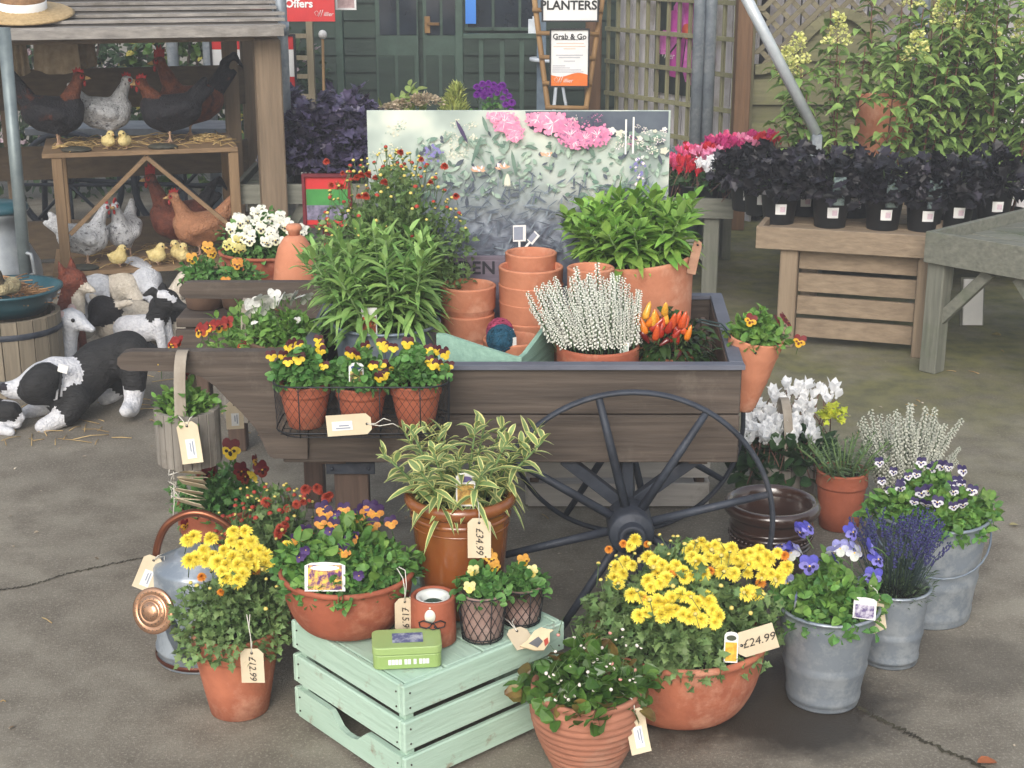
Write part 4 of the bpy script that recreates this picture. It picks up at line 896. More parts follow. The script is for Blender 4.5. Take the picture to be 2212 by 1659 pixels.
price_tag(k, .05, .06, 'blank manila tag lying on the crate in front of the hindmost wired pot', rx=-1.15, rz=.5, string=[[(-.004, 0, .02), (-.012, .01, .055)], [(.004, .004, .02), (.02, -.006, .03)]], curl=.05)
bd = thing('wooden_bird', PZ(1165, 1385, CZ), 'small flat painted wooden bird tag on the crate beside the ribbed pot of berries', 'ornament', rz=.3, rx=-.9)
mb = MB(); mb.prism([(x * .05, 0, z * .05) for x, z in ((-.9, -.1), (-.5, .12), (-.1, .5), (.25, .62), (.5, .5), (.78, .42), (.55, .3), (.45, -.1), (.1, -.45), (-.3, -.4))], (0, .004, 0)); mb.build('body', M('bird_cream', (226, 206, 166), (206, 184, 146), scale=20), bd)
mb = MB(); mb.prism([(x * .05, -.0012, z * .05) for x, z in ((-.5, -.05), (.0, .2), (.15, -.05), (-.15, -.3))], (0, .0008, 0)); mb.prism([(x * .05, -.0012, z * .05) for x, z in ((.2, .0), (.4, .1), (.38, -.15), (.18, -.3))], (0, .0008, 0), 1); mb.build('painted_wing', [M('bird_grey', (110, 110, 112), (90, 90, 94)), M('bird_red', (190, 70, 50), (170, 60, 44))], bd)
# ---------------------------------------------------------------- ribbed belly pot of white berried ground plant
E = planter('berry_pot', 'ribbed belly shaped clay pot of glossy leaves and white berries at the front', 1266, 0, 2.74, 128, 1540, 246, 'belly', TCR, group=None, soil=.03)
r = E['root']; GBER = leafm('berry_leaf', (80, 118, 54), (54, 90, 44), rough=.25); GBR = leafm('berry_leaf_rust', (132, 116, 54), (104, 76, 40), rough=.3)
bushy(r, .122, .115, .095, E['h'] - .03, 820, .03, ROUND, (GBER, STEM), low=-.05, lo=.3, nst=30, curl=.3); bushy(r, .125, .118, .095, E['h'] - .03, 40, .036, ROUND, (GBR, STEM), low=0, lo=.8, nst=6)
bm = budmesh('white_berry', (238, 234, 226), (232, 210, 204), 7); P = []
for x, y in ((1180, 1455), (1188, 1462), (1196, 1458), (1205, 1475), (1212, 1470), (1222, 1505), (1228, 1512), (1240, 1505), (1255, 1395), (1268, 1385), (1275, 1392), (1283, 1384), (1262, 1400), (1330, 1382), (1345, 1378), (1352, 1395), (1310, 1440), (1318, 1434), (1325, 1445), (1360, 1470), (1368, 1466), (1372, 1474), (1282, 1430), (1290, 1425), (1200, 1408), (1240, 1410), (1300, 1400), (1376, 1395), (1385, 1400), (1320, 1490), (1252, 1480), (1298, 1478), (1240, 1378), (1200, 1512), (1282, 1492), (1345, 1360), (1270, 1452), (1232, 1440)):
    P.append((x, y, -.085 + (1500 - y) * .0007))
P, D = ptsfrom(E, P, face=(0, -.5, -.6), spread=.4); blooms(r, bm, P, D, [random.uniform(.006, .009) for _ in P], 'berry')
P, D = ptsfrom(E, [(1322, 1434, -.1), (1340, 1468, -.1), (1206, 1372, -.03), (1318, 1368, -.03), (1372, 1448, -.08)], face=(0, -.5, -.6)); blooms(r, budmesh('pink_berry', (226, 130, 120), (216, 160, 150), 7), P, D, .009, 'berry')
k = PY(1370, 1532, E['Yc'] - E['rr'] * .55)
price_tag(k, .043, .092, 'curled manila tag with printed sticker hanging on the ribbed pot of white berries', sticker=True, rz=.25, ry=-.12, curl=.25, string=[[(0, 0, .012), (-.003, 0, .025), (-.02, .012, .036)], [(.001, 0, .02)]])
# ---------------------------------------------------------------- big bowl of yellow chrysanthemums
F = planter('chrysanthemum_bowl', 'large terracotta bowl heaped with yellow chrysanthemums in front of the cart wheel', 1468, 0, None, 230, 1450, 374, 'bowl', TC, y_base=1578, group='chrysanthemums in pots')
r = F['root']; z0 = F['h'] - .03
bushy(r, .195, .185, .19, z0, 4200, .027, low=-.05, lo=.35, nst=60)
mb = MB(); P, v = dome(700, .11, .1, .1, z0, .3, -.3); P += np.array([-.06, -.09, .03]); shapes(mb, LOBED, P, v + rng.normal(0, .6, P.shape), ru(len(P), .02, .034)); mb.build('front_foliage', GMUM, r)
pix = []
for x, y in ((1330, 1225), (1345, 1240), (1372, 1168), (1362, 1180), (1325, 1250), (1335, 1262), (1365, 1222), (1350, 1215), (1415, 1215), (1430, 1222), (1445, 1232), (1400, 1205), (1420, 1240), (1400, 1255), (1425, 1262), (1440, 1250), (1405, 1270), (1460, 1222), (1475, 1235), (1385, 1290), (1400, 1300), (1365, 1285), (1420, 1300), (1435, 1305), (1450, 1290), (1470, 1285), (1490, 1290), (1505, 1300), (1525, 1290), (1535, 1302), (1395, 1325), (1410, 1318), (1380, 1330), (1430, 1330), (1445, 1322), (1460, 1318), (1475, 1328), (1490, 1335), (1500, 1320), (1515, 1340), (1540, 1318), (1550, 1330), (1545, 1345), (1530, 1300),
        (1490, 1190), (1500, 1180), (1515, 1172), (1530, 1185), (1545, 1178), (1560, 1190), (1580, 1185), (1495, 1205), (1510, 1215), (1530, 1205), (1550, 1210), (1570, 1205), (1590, 1210), (1605, 1200), (1620, 1195), (1640, 1190), (1600, 1225), (1620, 1220), (1635, 1210), (1650, 1225), (1660, 1210), (1665, 1240), (1680, 1250), (1690, 1235), (1645, 1245), (1615, 1240), (1585, 1240), (1560, 1235), (1700, 1225), (1620, 1275), (1633, 1282), (1612, 1282), (1680, 1195), (1655, 1200), (1520, 1240), (1480, 1250), (1495, 1245)):
    pix.append((x, y, .16 - (y - 1165) / 190 * .3))
blooms(r, pompom('yellow_mum', *YEL), *ptsfrom(F, pix, face=(0, -.6, .9)), [random.uniform(.028, .04) for _ in pix], roll=3)
P, D = ptsfrom(F, [(random.uniform(1300, 1700), y, .17 - (y - 1150) / 190 * .28) for y in np.random.default_rng(3).uniform(1160, 1330, 9)]); blooms(r, pompom('orange_mum', *ORG), P, D, [random.uniform(.016, .026) for _ in P], roll=3)
P, D = top_points(46, .22, .2, .225, z0, (0, 0, 1), .3, .6); blooms(r, budmesh('mum', (206, 196, 110), (226, 190, 80)), P, D, [random.uniform(.008, .012) for _ in P], 'bud')
k = PY(1612, 1428, F['Yc'] - F['rr'] + .05)
price_tag(PY(1590, 1398, k.y), .062, .09, 'manila price tag reading £24.99 propped at the rim of the large yellow chrysanthemum bowl', '£24.99', ry=-1.9, rx=0, string=[[(.0, .002, .01), (-.004, .006, .02)]], tsize=.027, sideways=True)
stake_label(PY(1578, 1432, k.y - .01), .03, .07, 'yellow and white stake label at the rim of the large chrysanthemum bowl', cols=((232, 190, 60), (210, 150, 40)), head=(70, 76, 60), rz=-.1)
# ---------------------------------------------------------------- zinc buckets on the right
def ears(I, mat, full=True):
    r = I['root']; mb = MB(); q = I['rr']; h = I['h']
    for s in (-1, 1):
        mb.box((s * (q + .004), 0, h * .88), (.006, .026, .03)); mb.tube([(s * (q + .008), -.008, h * .89), (s * (q + .016), 0, h * .9), (s * (q + .008), .008, h * .89)], .003, 6)
    mb.build('ears', mat, r)
    mb = MB(); P = [(q * 1.06 * math.cos(a), -q * 1.0 * math.sin(a) , h * .88 - math.sin(a) * h * .33) for a in np.linspace(0, math.pi, 17)]; mb.tube(P, .0028, 6); mb.build('bail_handle', mat, r)
G = planter('zinc_pansy_bucket', 'dull zinc bucket of blue and violet pansies beside the large chrysanthemum bowl', 1783, 0, None, 150, 1353, 212, 'bucket', ZINC, y_base=1543, group='plants in zinc buckets')
r = G['root']; mb = MB(); mb.tube([(-(G['rr'] + .004), 0, G['h'] * .86), (-(G['rr'] + .012), 0, G['h'] * .83)], .005, 6); ears_m = mb.build('ear', ZINC2, r)
bushy(r, .105, .1, .115, G['h'] - .025, 620, .03, OVAL, (GVIO2, STEM), low=-.05, lo=.3, nst=40); bushy(r, .12, .11, .085, G['h'] - .025, 420, .028, OVAL, (GVIO, STEM), low=-.1, lo=.4, nst=20)
BLU = viola('blue_pansy', (84, 82, 196), (140, 134, 222), (128, 120, 216), (40, 34, 90)); BL2 = viola('pale_pansy', (150, 150, 216), (210, 212, 224), (216, 220, 210)); 
P, D = ptsfrom(G, [(1748, 1222, -.05), (1885, 1248, -.08)], face=(0, -1, .15), spread=.1); blooms(r, BLU, P, D, [.047, .043])
P, D = ptsfrom(G, [(1760, 1205, .0), (1745, 1140, .05), (1730, 1148, .05), (1840, 1150, .04), (1880, 1185, .0), (1895, 1210, .0), (1700, 1190, 0), (1690, 1180, .03), (1805, 1210, 0)], face=(.1, -.3, .6), spread=.5); blooms(r, BLU, P, D, .042)
P, D = ptsfrom(G, [(1710, 1195, -.02), (1725, 1185, 0), (1800, 1192, .02), (1815, 1185, .02), (1845, 1195, 0), (1850, 1180, 0), (1700, 1260, -.06), (1720, 1300, -.09)], face=(0, -.6, .5), spread=.6); blooms(r, BL2, P, D, .04)
price_tag(PY(1895, 1290, G['Yc'] - .02), .04, .085, 'curled manila price tag reading £14.99 between the two zinc buckets', '£14.99', ry=-.12, rz=.55, curl=.1, string=[[(0, 0, .015), (-.01, .01, .03)]], tsize=.02)
stake_label(PY(1866, 1338, G['Yc'] - .09), .05, .05, 'tilted violet picture label in the bucket of blue pansies', cols=((96, 80, 130), (196, 190, 206)), head=(226, 226, 236), rz=-.3)
H = planter('zinc_lavender_bucket', 'narrow zinc bucket of dark lavender between the pansy bucket and the tall zinc tub', 1925, 0, None, 120, 1296, 150, 'bucket', ZINC, y_base=1449, group='plants in zinc buckets')
r = H['root']; h = H['h']; mb = MB(); n = 110
LAV = M('lavender_flower', (66, 62, 128), (48, 50, 96), island=.25); LAVS = M('lavender_stem', (66, 88, 88), (52, 70, 72))
for i in range(n):
    a = random.uniform(0, 6.3); q = random.random() ** .5; b = Vector((math.cos(a) * q * .05, math.sin(a) * q * .05, h - .02)); t = Vector((math.cos(a) * q * .13, math.sin(a) * q * .12, h + random.uniform(.14, .235) * (1 - .25 * q))); m_ = b.lerp(t, .5) + Vector((0, 0, .02)); mb.tube([b, m_, t], .0009, 4, 0)
    for k in range(14): c = m_.lerp(t, .35 + k / 14 * .65) + Vector([random.gauss(0, .0022) for _ in range(3)]); s = .0028; mb.add([c + Vector((s, 0, 0)), c + Vector((0, s, 0)), c - Vector((s, 0, 0)), c - Vector((0, s, 0)), c + Vector((0, 0, s * 1.3)), c - Vector((0, 0, s * 1.3))], [(0, 1, 4), (1, 2, 4), (2, 3, 4), (3, 0, 4), (1, 0, 5), (2, 1, 5), (3, 2, 5), (0, 3, 5)], 1)
mb.build('lavender_stalks', [LAVS, LAV], r); mb = MB(); P, v = dome(900, .085, .08, .12, h - .03, .2, 0); blades(mb, P, v + rng.normal(0, .3, P.shape) + np.array([0, 0, .7]), .03, .004, nseg=2); mb.build('foliage', leafm('lavender_leaf', (92, 116, 100), (70, 94, 84)), r)
I_ = planter('zinc_viola_tub', 'tall flared zinc tub of small white and purple violas, rightmost container', 2004, 0, None, 190, 1151, 238, 'bucket', ZINC, y_base=1361, group='plants in zinc buckets')
r = I_['root']; ears(I_, ZINC2); bushy(r, .145, .135, .115, I_['h'] - .03, 1400, .027, OVAL, (GVIO2, STEM), low=-.05, lo=.4, nst=40); bushy(r, .15, .14, .105, I_['h'] - .03, 900, .027, OVAL, (GVIO, STEM), low=-.05, lo=.3, nst=20)
WP = viola('white_purple_viola', (50, 36, 92), (230, 228, 236), (236, 234, 238), (60, 40, 110))
pl = [(1922, 1062, -.02), (1945, 1055, -.02), (1948, 1045, 0), (1962, 1030, .03), (1980, 1025, .03), (1990, 1065, -.06), (1975, 1085, -.08), (2000, 1090, -.1), (2025, 1085, -.1), (2060, 1095, -.1), (2080, 1090, -.08), (2080, 1018, .02), (2070, 1040, 0), (2078, 1048, 0), (2055, 1050, 0), (2060, 1062, -.03), (2020, 1005, .07), (2035, 1008, .07), (1990, 1000, .07), (1900, 1000, .08), (2005, 1060, -.04), (2100, 1060, -.02), (1905, 1040, .02), (1930, 1020, .05), (2050, 1010, .08), (2010, 1015, .06)]
P, D = ptsfrom(I_, pl, face=(-.1, -1, .15), spread=.3); blooms(r, WP, P, D, [random.uniform(.022, .032) for _ in P])
# ---------------------------------------------------------------- behind them
J = planter('glazed_brown_planter', 'empty dark brown glazed planter with a thick rolled rim behind the cart wheel', 1664, 0, 3.78, 150, 1122, 184, 'plain', GLB, cat='planter', soil=0)
r = J['root']; h = J['h']; q = J['rr']; mb = MB(); mb.lathe([(q * .93, h - .03), (q * 1.02, h - .03), (q * 1.12, h - .018), (q * 1.14, h - .004), (q * 1.08, h + .008), (q * .98, h + .01), (q * .9, h), (q * .88, h - .02)], n=48, cap=False); mb.build('rim', GLB, r)
mb = MB()
for z in (.06, .075, .1, .115): mb.lathe([(q * (.97 - z * .3), h - z - .006), (q * (1.0 - z * .3), h - z - .003), (q * (1.0 - z * .3), h - z + .001), (q * (.97 - z * .3), h - z + .004)], n=48, cap=False)
for i in range(48): a = i * 2 * math.pi / 48; mb.ball((q * .965 * math.cos(a), q * .965 * math.sin(a), h - .088), .005, 5)
mb.build('relief_bands', GLB, r)
K = planter('rosemary_pot', 'terracotta pot of grey green trailing rosemary right of the brown glazed planter', 1816, 0, None, 84, 1034, 112, 'classic', TC3, y_base=1153)
r = K['root']; GRO = leafm('rosemary_leaf', (104, 130, 110), (78, 104, 86)); fronds(r, K['rr'] * .8, K['h'] - .02, 22, .13, .1, .028, .005, per=34, mats=(GRO, STEM), t0=.05, droop=.15, nseg=2)
mb = MB(); P, v = dome(50, .03, .03, .035, K['h'] + .13, .2, -.2); P += np.array([-.03, .02, .02]); shapes(mb, LOBED, P, v, ru(len(P), .02, .035)); mb.build('yellow_shoot', leafm('lime_leaf', (196, 204, 70), (160, 180, 56)), r)
Lh = planter('white_heather_pot', 'silvery white heather growing behind the tall zinc tub', 1950, 0, 4.15, 70, 1085, 110, 'classic', TC, group='white heathers'); r = Lh['root']
def heathers(I, n, rx, ry, hmin, hmax, key='white_heather', cols=((226, 226, 214), (200, 204, 188)), cg=(96, 116, 88), base=.35, z0=None, shift=0):
    r = I['root']; hm = heather(key, *cols, cg); z0 = I['h'] - .02 if z0 is None else z0
    for i in range(n):
        a = 2.4 * i; q = ((i + .5) / n) ** .5; p = Vector((math.cos(a) * rx * q * base, math.sin(a) * ry * q * base, z0)); ln = random.uniform(hmin, hmax) * (1 - .2 * q); d = Vector((shift + math.cos(a) * q * rx * (1 - base), math.sin(a) * q * ry * (1 - base), ln)); o = put('flower_spike', random.choice(hm), r, p, d.to_track_quat('Z', 'Y').to_euler(), (d.length, d.length, d.length))
    mb = MB(); P, v = dome(700, rx * .75, ry * .75, hmin * .6, z0, .1, -.05); blades(mb, P, v + np.array([0, 0, .8]) + rng.normal(0, .3, P.shape), .025, .004, nseg=1); mb.build('foliage', leafm(key + '_leaf', cg, tuple(v * .75 for v in cg)), r)
heathers(Lh, 70, .16, .12, .18, .33, 'silver_heather', ((206, 206, 192), (176, 180, 164)), (120, 134, 112))
# white cyclamen in a bark trug with a bent strap handle
BARK = wood('grey_bark', (150, 144, 136), (112, 106, 98), 'z', island=.18, c3=(96, 86, 76), s3=6, t3=(.5, .7)); STRAP = M('bent_willow_strap', (158, 148, 134), (132, 120, 106), scale=16, rough=.7, stretch=(1, 1, .2), bump=.2)
def bark_trug(name, label, c, r_, h, strap_h, tilt=0, group='bark trugs with strap handles', cat='trug', lean=0):
    o = thing(name, c, label, cat, group); n = 22
    mb = MB()
    for i in range(n):
        a = i * 2 * math.pi / n; mb.box((r_ * math.cos(a), r_ * math.sin(a), h / 2 + random.uniform(-.004, .004)), (.012 + random.uniform(0, .005), 2 * math.pi * r_ / n * .99, h), rz=a)
    mb.lathe([(r_ * .96, .004), (.0001, .004)], n=20, cap=False); mb.build('bark_side', BARK, o)
    s = MB(); k = 21; V = []
    for i in range(k):
        t = math.pi * i / (k - 1); y = -math.cos(t) * (r_ + .006); z = h * .35 + (strap_h - h * .35) * math.sin(t) ** .6
        V += [(-.0135 + lean * z, y * (1.0 if z < h else .9), z), (.0135 + lean * z, y * (1.0 if z < h else .9), z)]
    nn = len(V); V += [(x, y * .96 + 0, z - .003) for x, y, z in V]
    fs = []
    for i in range(k - 1): a = 2 * i; fs += [(a, a + 1, a + 3, a + 2), (a + nn, a + nn + 2, a + nn + 3, a + nn + 1), (a, a + 2, a + 2 + nn, a + nn), (a + 1, a + 1 + nn, a + 3 + nn, a + 3)]
    s.add(V, fs); s.build('strap_handle', STRAP, o)
    so_ = MB(); so_.lathe([(.0001, h - .025), (r_ * .95, h - .03)], n=20, cap=False); so_.build('soil', SOIL, o); return o
c0 = Vector((Xof(1695, 4.3, .1), 4.3, 0)); N_ = bark_trug('cyclamen_trug', 'bark trug of white cyclamen behind the brown glazed planter', c0, .1, .14, .34, lean=-.04)
N_['category'] = 'potted plant'
GCY = leafm('cyclamen_leaf', (52, 84, 54), (36, 64, 44)); bushy(N_, .16, .14, .12, .12, 260, .055, ROUND, (GCY, STEM), low=-.2, lo=.3, nst=20)
cw = cyclamen('white_cyclamen', (250, 250, 250), (242, 243, 245)); pl = []
rg = random.Random(5)
for i in range(88):
    x = rg.uniform(1612, 1760); y = rg.uniform(838, 960)
    if y < 868 and x < 1650: y += 40
    pl.append((x, y, rg.uniform(-.08, .06) - (y - 900) * .0006))
pl += [(1770 + 9 * i, 848 + (i % 3) * 12, 0) for i in range(5)]
I0 = dict(Yc=4.3, root=N_); P, D = ptsfrom(I0, pl, face=(0, -.15, 1), spread=.3); blooms(N_, cw, P, D, [random.uniform(.034, .05) for _ in P], roll=3)
# ================================================================ HANDCART AND WHAT STANDS IN IT
CY, CR = 3.36, 4.065        # front and rear face of the cart
BW = wood('cart_board', (94, 82, 73), (62, 53, 47), 'x', island=.14, c3=(116, 106, 96), s3=5, t3=(.55, .78)); BWY = wood('cart_board', (104, 84, 70), (72, 56, 48), 'y', island=.08); BWZ = wood('cart_board', (100, 80, 68), (70, 54, 46), 'z', island=.08)
CAP = M('slate_cap', (104, 108, 122), (84, 88, 102), scale=20, rough=.6, bump=.15, stretch=(.2, .2, 1)); IRON = M('wheel_iron', (58, 64, 76), (44, 48, 58), scale=14, rough=.55, metal=.2, bump=.2, bscale=50, c3=(78, 80, 88), s3=12, t3=(.55, .75))
zT, zB = Zof(797, CY), Zof(1000, CY); xR = Xof(1603, CY, zT); xL = Xof(612, CY, zB)
cart = thing('handcart', ((xL + xR) / 2, (CY + CR) / 2, 0), 'dark brown wooden handcart with iron spoked wheels loaded with pots', 'handcart')
T = .022; zj = (zT + zB) / 2 + .003
for nm, Y0, dx in (('front', CY, 0), ('rear', CR, .045)):
    for k, (a, b) in enumerate(((zB, zj - .0015), (zj + .0015, zT))):
        mb = MB(); xa = xL + .0 ; mb.box(((xa + xR) / 2 + dx / 2, Y0 + T / 2, (a + b) / 2), (xR - xa + dx, T, b - a), bev=.003); mb.build('side_plank', BW, cart, True)
    hx = [(612, 790), (612, 836), (480, 836 + 13)]
    out = [(612, 757), (285, 757), (268, 760), (257, 770), (256, 784), (264, 794), (280, 798), (400, 800), (440, 812), (468, 832), (490, 856), (512, 876), (534, 899), (554, 922), (569, 951), (580, 976), (586, 983), (594, 987), (613, 988)]
    P = []
    for x, y in out:
        p = PY(x, y, CY); P.append(Vector((p.x + (dx if x > 300 else -.012 if nm == 'rear' else 0), Y0 - .014 if nm == 'front' else Y0 + .014, p.z)))
    P[0].x += .06; P[-1].x += .06
    mb = MB(); mb.prism(P, (0, .034 if nm == 'front' else .03, 0)); mb.build('handle_board', BW, cart, True)
for x, dx in ((xR - .02, .045), (xL + .05, 0)):
    mb = MB(); a = Vector((x, CY + T + .001, (zT + zB) / 2)); b = Vector((x + dx, CR - .001, (zT + zB) / 2)); mb.bar(a, b, T, zT - zB - .004); mb.build('end_board', BWY, cart, True)
# slate coloured capping on the rim
for a, b, nm in (((xL + .08, CY + .004, zT + .006), (xR + .006, CY + .004, zT + .006), 'x'), ((xL + .08, CR + .012, zT + .006), (xR + .05, CR + .012, zT + .006), 'x'), ((xR - .012, CY + .018, zT + .0075), (xR + .032, CR - .004, zT + .0075), 'y'), ((xL + .05, CY + .018, zT + .0075), (xL + .05, CR - .004, zT + .0075), 'y')):
    mb = MB(); mb.bar(a, b, .034, .012); mb.build('rim_capping', CAP, cart, True)
FZ = .505
mb = MB()
for k in range(5): w_ = (CR - CY - 2 * T) / 5; mb.box(((xL + xR) / 2 + .03, CY + T + w_ * (k + .5), FZ - .012), (xR - xL - .05, w_ - .004, .022))
mb.build('floor_boards', BW, cart, True)
for q_, y_ in ((.04, .3), (.03, .5)): mb = MB(); mb.box((xR - q_, CY + y_, (zT + FZ) / 2), (.012, .035, zT - FZ - .01)); mb.build('inner_batten', BWZ, cart, True)
mb = MB(); mb.box((xR - .13, CR - .06, (zT + FZ) / 2 - .02), (.15, .02, .15), ry=.04); tag(mb.build('grey_board', wood('bleached_board', (170, 162, 150), (132, 124, 114), 'x')), 'bleached grey board standing in the rear right corner of the handcart', 'board')
def wheel(cx, Y, R_, dx=0):
    o = MB(); o.tube([(cx + R_ * math.cos(a), Y, R_ + R_ * math.sin(a) * .985) for a in np.linspace(0, 2 * math.pi, 73)[:-1]], .0068, 8, closed=True, flat=1.7)
    wo = o.build('wheel', IRON, cart, True)
    h = MB(); mt = Matrix.Translation((cx, Y, R_)) @ Matrix.Rotation(math.pi / 2, 4, 'X'); h.lathe([(.001, -.085), (.03, -.085), (.031, -.083), (.031, -.058), (.05, -.0575), (.053, -.055), (.055, -.05), (.055, .045), (.053, .051), (.05, .0535), (.0335, .054), (.033, .055), (.032, .078), (.031, .081), (.028, .082), (.018, .082), (.0175, .079), (.001, .079)], n=28, M4=mt)
    hub = h.build('hub', IRON, cart, True); hub.parent = wo; hub.location = (0, 0, 0)
    for k in range(8):
        a = math.radians(14 + 45 * k); s = MB(); d = Vector((math.cos(a), 0, math.sin(a))); c = Vector((cx, Y, R_)); s.tube([c + d * .045, c + d * R_ * .6, c + d * (R_ - .004)], [.0115, .0105, .0088], 8)
        s = s.build('spoke', IRON, cart, True); s.parent = wo
    return wo
hub = PY(1361, 1137, 3.264); WR = hub.z
wheel(hub.x, 3.264, WR)
wheel(Xof(1352, 4.03, WR) , 4.09 - .05, WR)
mb = MB(); mb.tube([(hub.x, 3.2, WR), (Xof(1352, 4.03, WR), 4.1, WR)], .016, 10); mb.build('axle', IRON, cart, True)
for k, x in enumerate((1218, 1352, 1500)):
    mb = MB(); p = PY(x, 1004, CY + .04); p.z = zB - .002; mb.bar(p, (hub.x, CY + .03, WR), .028, .03); mb.build('axle_strut', IRON, cart, True)
for x in (770, 790):
    pass
for Y in (CY + .06, CR - .05):
    mb = MB(); a = Xof(765, Y, .25); mb.box((a, Y, (zB - .03) / 2), (.085, .04, zB - .03)); mb.build('leg', BWZ, cart, True)
    mb = MB(); mb.box((a, Y - .026, zB - .026), (.12, .01, .03)); [mb.ball((a + s * .045, Y - .032, zB - .026), .005, 6) for s in (-1, 1)]; mb.build('leg_bracket', IRON, cart, True)
for x in (xL + .12, xR - .1):
    mb = MB(); mb.box((x, (CY + CR) / 2, zB + .002), (.06, CR - CY - .05, .03)); mb.build('floor_bearer', BWY, cart, True)
# ---------------------------------------------------------------- wire basket with three violas hung on the cart side
bx0, bx1 = Xof(600, 3.22, .65), Xof(968, 3.22, .65); by0, by1 = 3.15, 3.335; bz0, bz1 = Zof(945, 3.16), Zof(834, 3.16)
bk_ = thing('wire_basket', ((bx0 + bx1) / 2, by1, bz0), 'dark chicken wire basket hooked on the cart side carrying three viola pots', 'basket')
def ring(z, e=0, r_=.05, n=7): return [Vector(((bx0 + bx1) / 2 + x, (by0 + by1) / 2 + y, z)) for x, y in rrect(bx1 - bx0 + e, by1 - by0 + e, r_, n)]
mb = MB()
for z, e, q in ((bz1, .006, .0022), (bz0 + .012, 0, .0018), (bz0, -.02, .0018)): mb.tube(ring(z, e), q, 6, closed=True)
for x in np.linspace(bx0 + .06, bx1 - .06, 4): mb.tube([(x, by0 - .001, bz1), (x, by0 + .002, bz0)], .0014, 5)
for x in (bx0 + .1, bx1 - .1): mb.tube([(x, by1 + .002, bz0), (x, by1 + .004, zT + .016), (x, by1 + .04, zT + .02), (x, by1 + .05, zT - .02)], .002, 6)
for x in np.linspace(bx0 + .03, bx1 - .03, 9): mb.tube([(x, by0 + .005, bz0), (x, by1 - .005, bz0)], .001, 4)
for y in np.linspace(by0 + .03, by1 - .03, 4): mb.tube([(bx0 + .01, y, bz0), (bx1 - .01, y, bz0)], .001, 4)
mb.build('frame_wires', WIRE, bk_, True)
R0 = ring(bz0 + .006); R1 = ring(bz1, .006); per = [0]
for i in range(len(R0)): per.append(per[-1] + (R0[(i + 1) % len(R0)] - R0[i]).length)
def along(R_, s):
    s %= per[-1]
    for i in range(len(R_)):
        if s <= per[i + 1]: return R_[i].lerp(R_[(i + 1) % len(R_)], (s - per[i]) / (per[i + 1] - per[i]))
    return R_[0]
mb = MB(); nn = int(per[-1] / .0165)
for k in range(nn):
    for s in (1, -1):
        pts = [along(R0, per[-1] * k / nn + s * u * .075).lerp(along(R1, per[-1] * k / nn + s * u * .075), u) for u in np.linspace(0, 1, 8)]; mb.tube(pts, .00055, 3)
mb.build('chicken_wire', WIRE, bk_, True)
YV = viola('yellow_maroon_viola', (84, 24, 34), (246, 208, 40), (250, 212, 44), None, (226, 150, 30))
flw = [[(645, 748, 0), (645, 775, 0), (634, 745, .02), (688, 735, .03), (612, 770, .0), (622, 752, .03), (586, 770, 0), (692, 758, .0), (699, 790, -.02), (622, 782, -.02), (690, 745, .05)], [(757, 765, 0), (790, 750, .02), (830, 750, .02), (770, 770, .03), (805, 790, -.02), (823, 788, -.02), (830, 810, -.03), (838, 798, -.02), (818, 818, -.04), (824, 742, .05)], [(850, 752, .02), (880, 742, .05), (945, 758, .03), (935, 788, -.02), (962, 765, 0), (968, 792, -.02), (928, 780, .0), (950, 790, .0), (925, 755, .03)]]
for k, (x, lab) in enumerate(((660, 'terracotta pot of yellow and maroon violas, nearest the handle end in the wire basket'), (781, 'terracotta pot of yellow and maroon violas with a plant label, middle of the basket'), (899, 'terracotta pot of yellow and maroon violas at the wheel end of the wire basket'))):
    I = planter('viola_pot', lab, x, bz0 + .003, 3.238, 76, 842 + (k == 1) * 5, 112, 'classic', TC3, group='violas in the wire basket'); r = I['root']
    bushy(r, I['rr'] * 1.12, I['rr'] * 1.0, .075, I['h'] + .002, 620, .019, ROUND, (GVIO, STEM), low=-.02, lo=.2, nst=26)
    P, D = ptsfrom(I, flw[k], face=(0, -1, .2), spread=.35); blooms(r, YV, P, D, [random.uniform(.023, .031) for _ in P])
    if k == 1: stake_label(PY(770, 838, I['Yc'] - I['rr'] + .012), .034, .058, 'rounded plant label with pansy picture in the middle basket pot', cols=((226, 214, 110), (110, 80, 60)), head=(70, 90, 150))
k = PY(802, 915, by0 - .004)
price_tag(k, .05, .102, 'manila price tag with white sticker lying sideways on the front of the wire basket', sticker=True, ry=1.5, string=[[(0, -.004, .01), (-.012, -.006, .03), (-.004, -.004, .045)], [(.006, -.004, .02), (.002, -.006, .05), (.012, -.004, .062)]])
# ---------------------------------------------------------------- inside the cart
def tstack(name, cx, Yc, rims, widths, labs, group, zb=FZ, mat=TC2, hmin=.075):
    """nested pots: each rim line as surveyed, every pot a thing"""
    for k, (yr, wd_) in enumerate(zip(rims, widths)):
        rr = wd_ / 2 * mpp(Yc, .75); zr = Zof(yr, Yc - rr); h = max(hmin, rr * 1.45); h = min(h, zr - zb)
        root = thing(name, (Xof(cx, Yc, zr), Yc, zr - h), labs[k], 'flower pot', group); mb = MB(); mb.lathe(pot_profile('stack', rr * .82, rr, h), n=48, cap=False, wob=.003); mb.build('pot', mat, root)
        mb = MB(); mb.lathe([(rr * .95, h - .006), (rr * .93, h - .02), (rr * .88, h - .03)], n=48, cap=False); mb.build('inner_rim', mat, root)
tstack('stacked_pot', 1010, 3.80, (747, 690, 629), (112, 118, 123), ('plain terracotta pot at the bottom of the three pot stack beside the mint box', 'plain terracotta pot in the middle of the three pot stack', 'plain terracotta pot topping the three pot stack beside the long leaved tub'), 'nested terracotta pots')
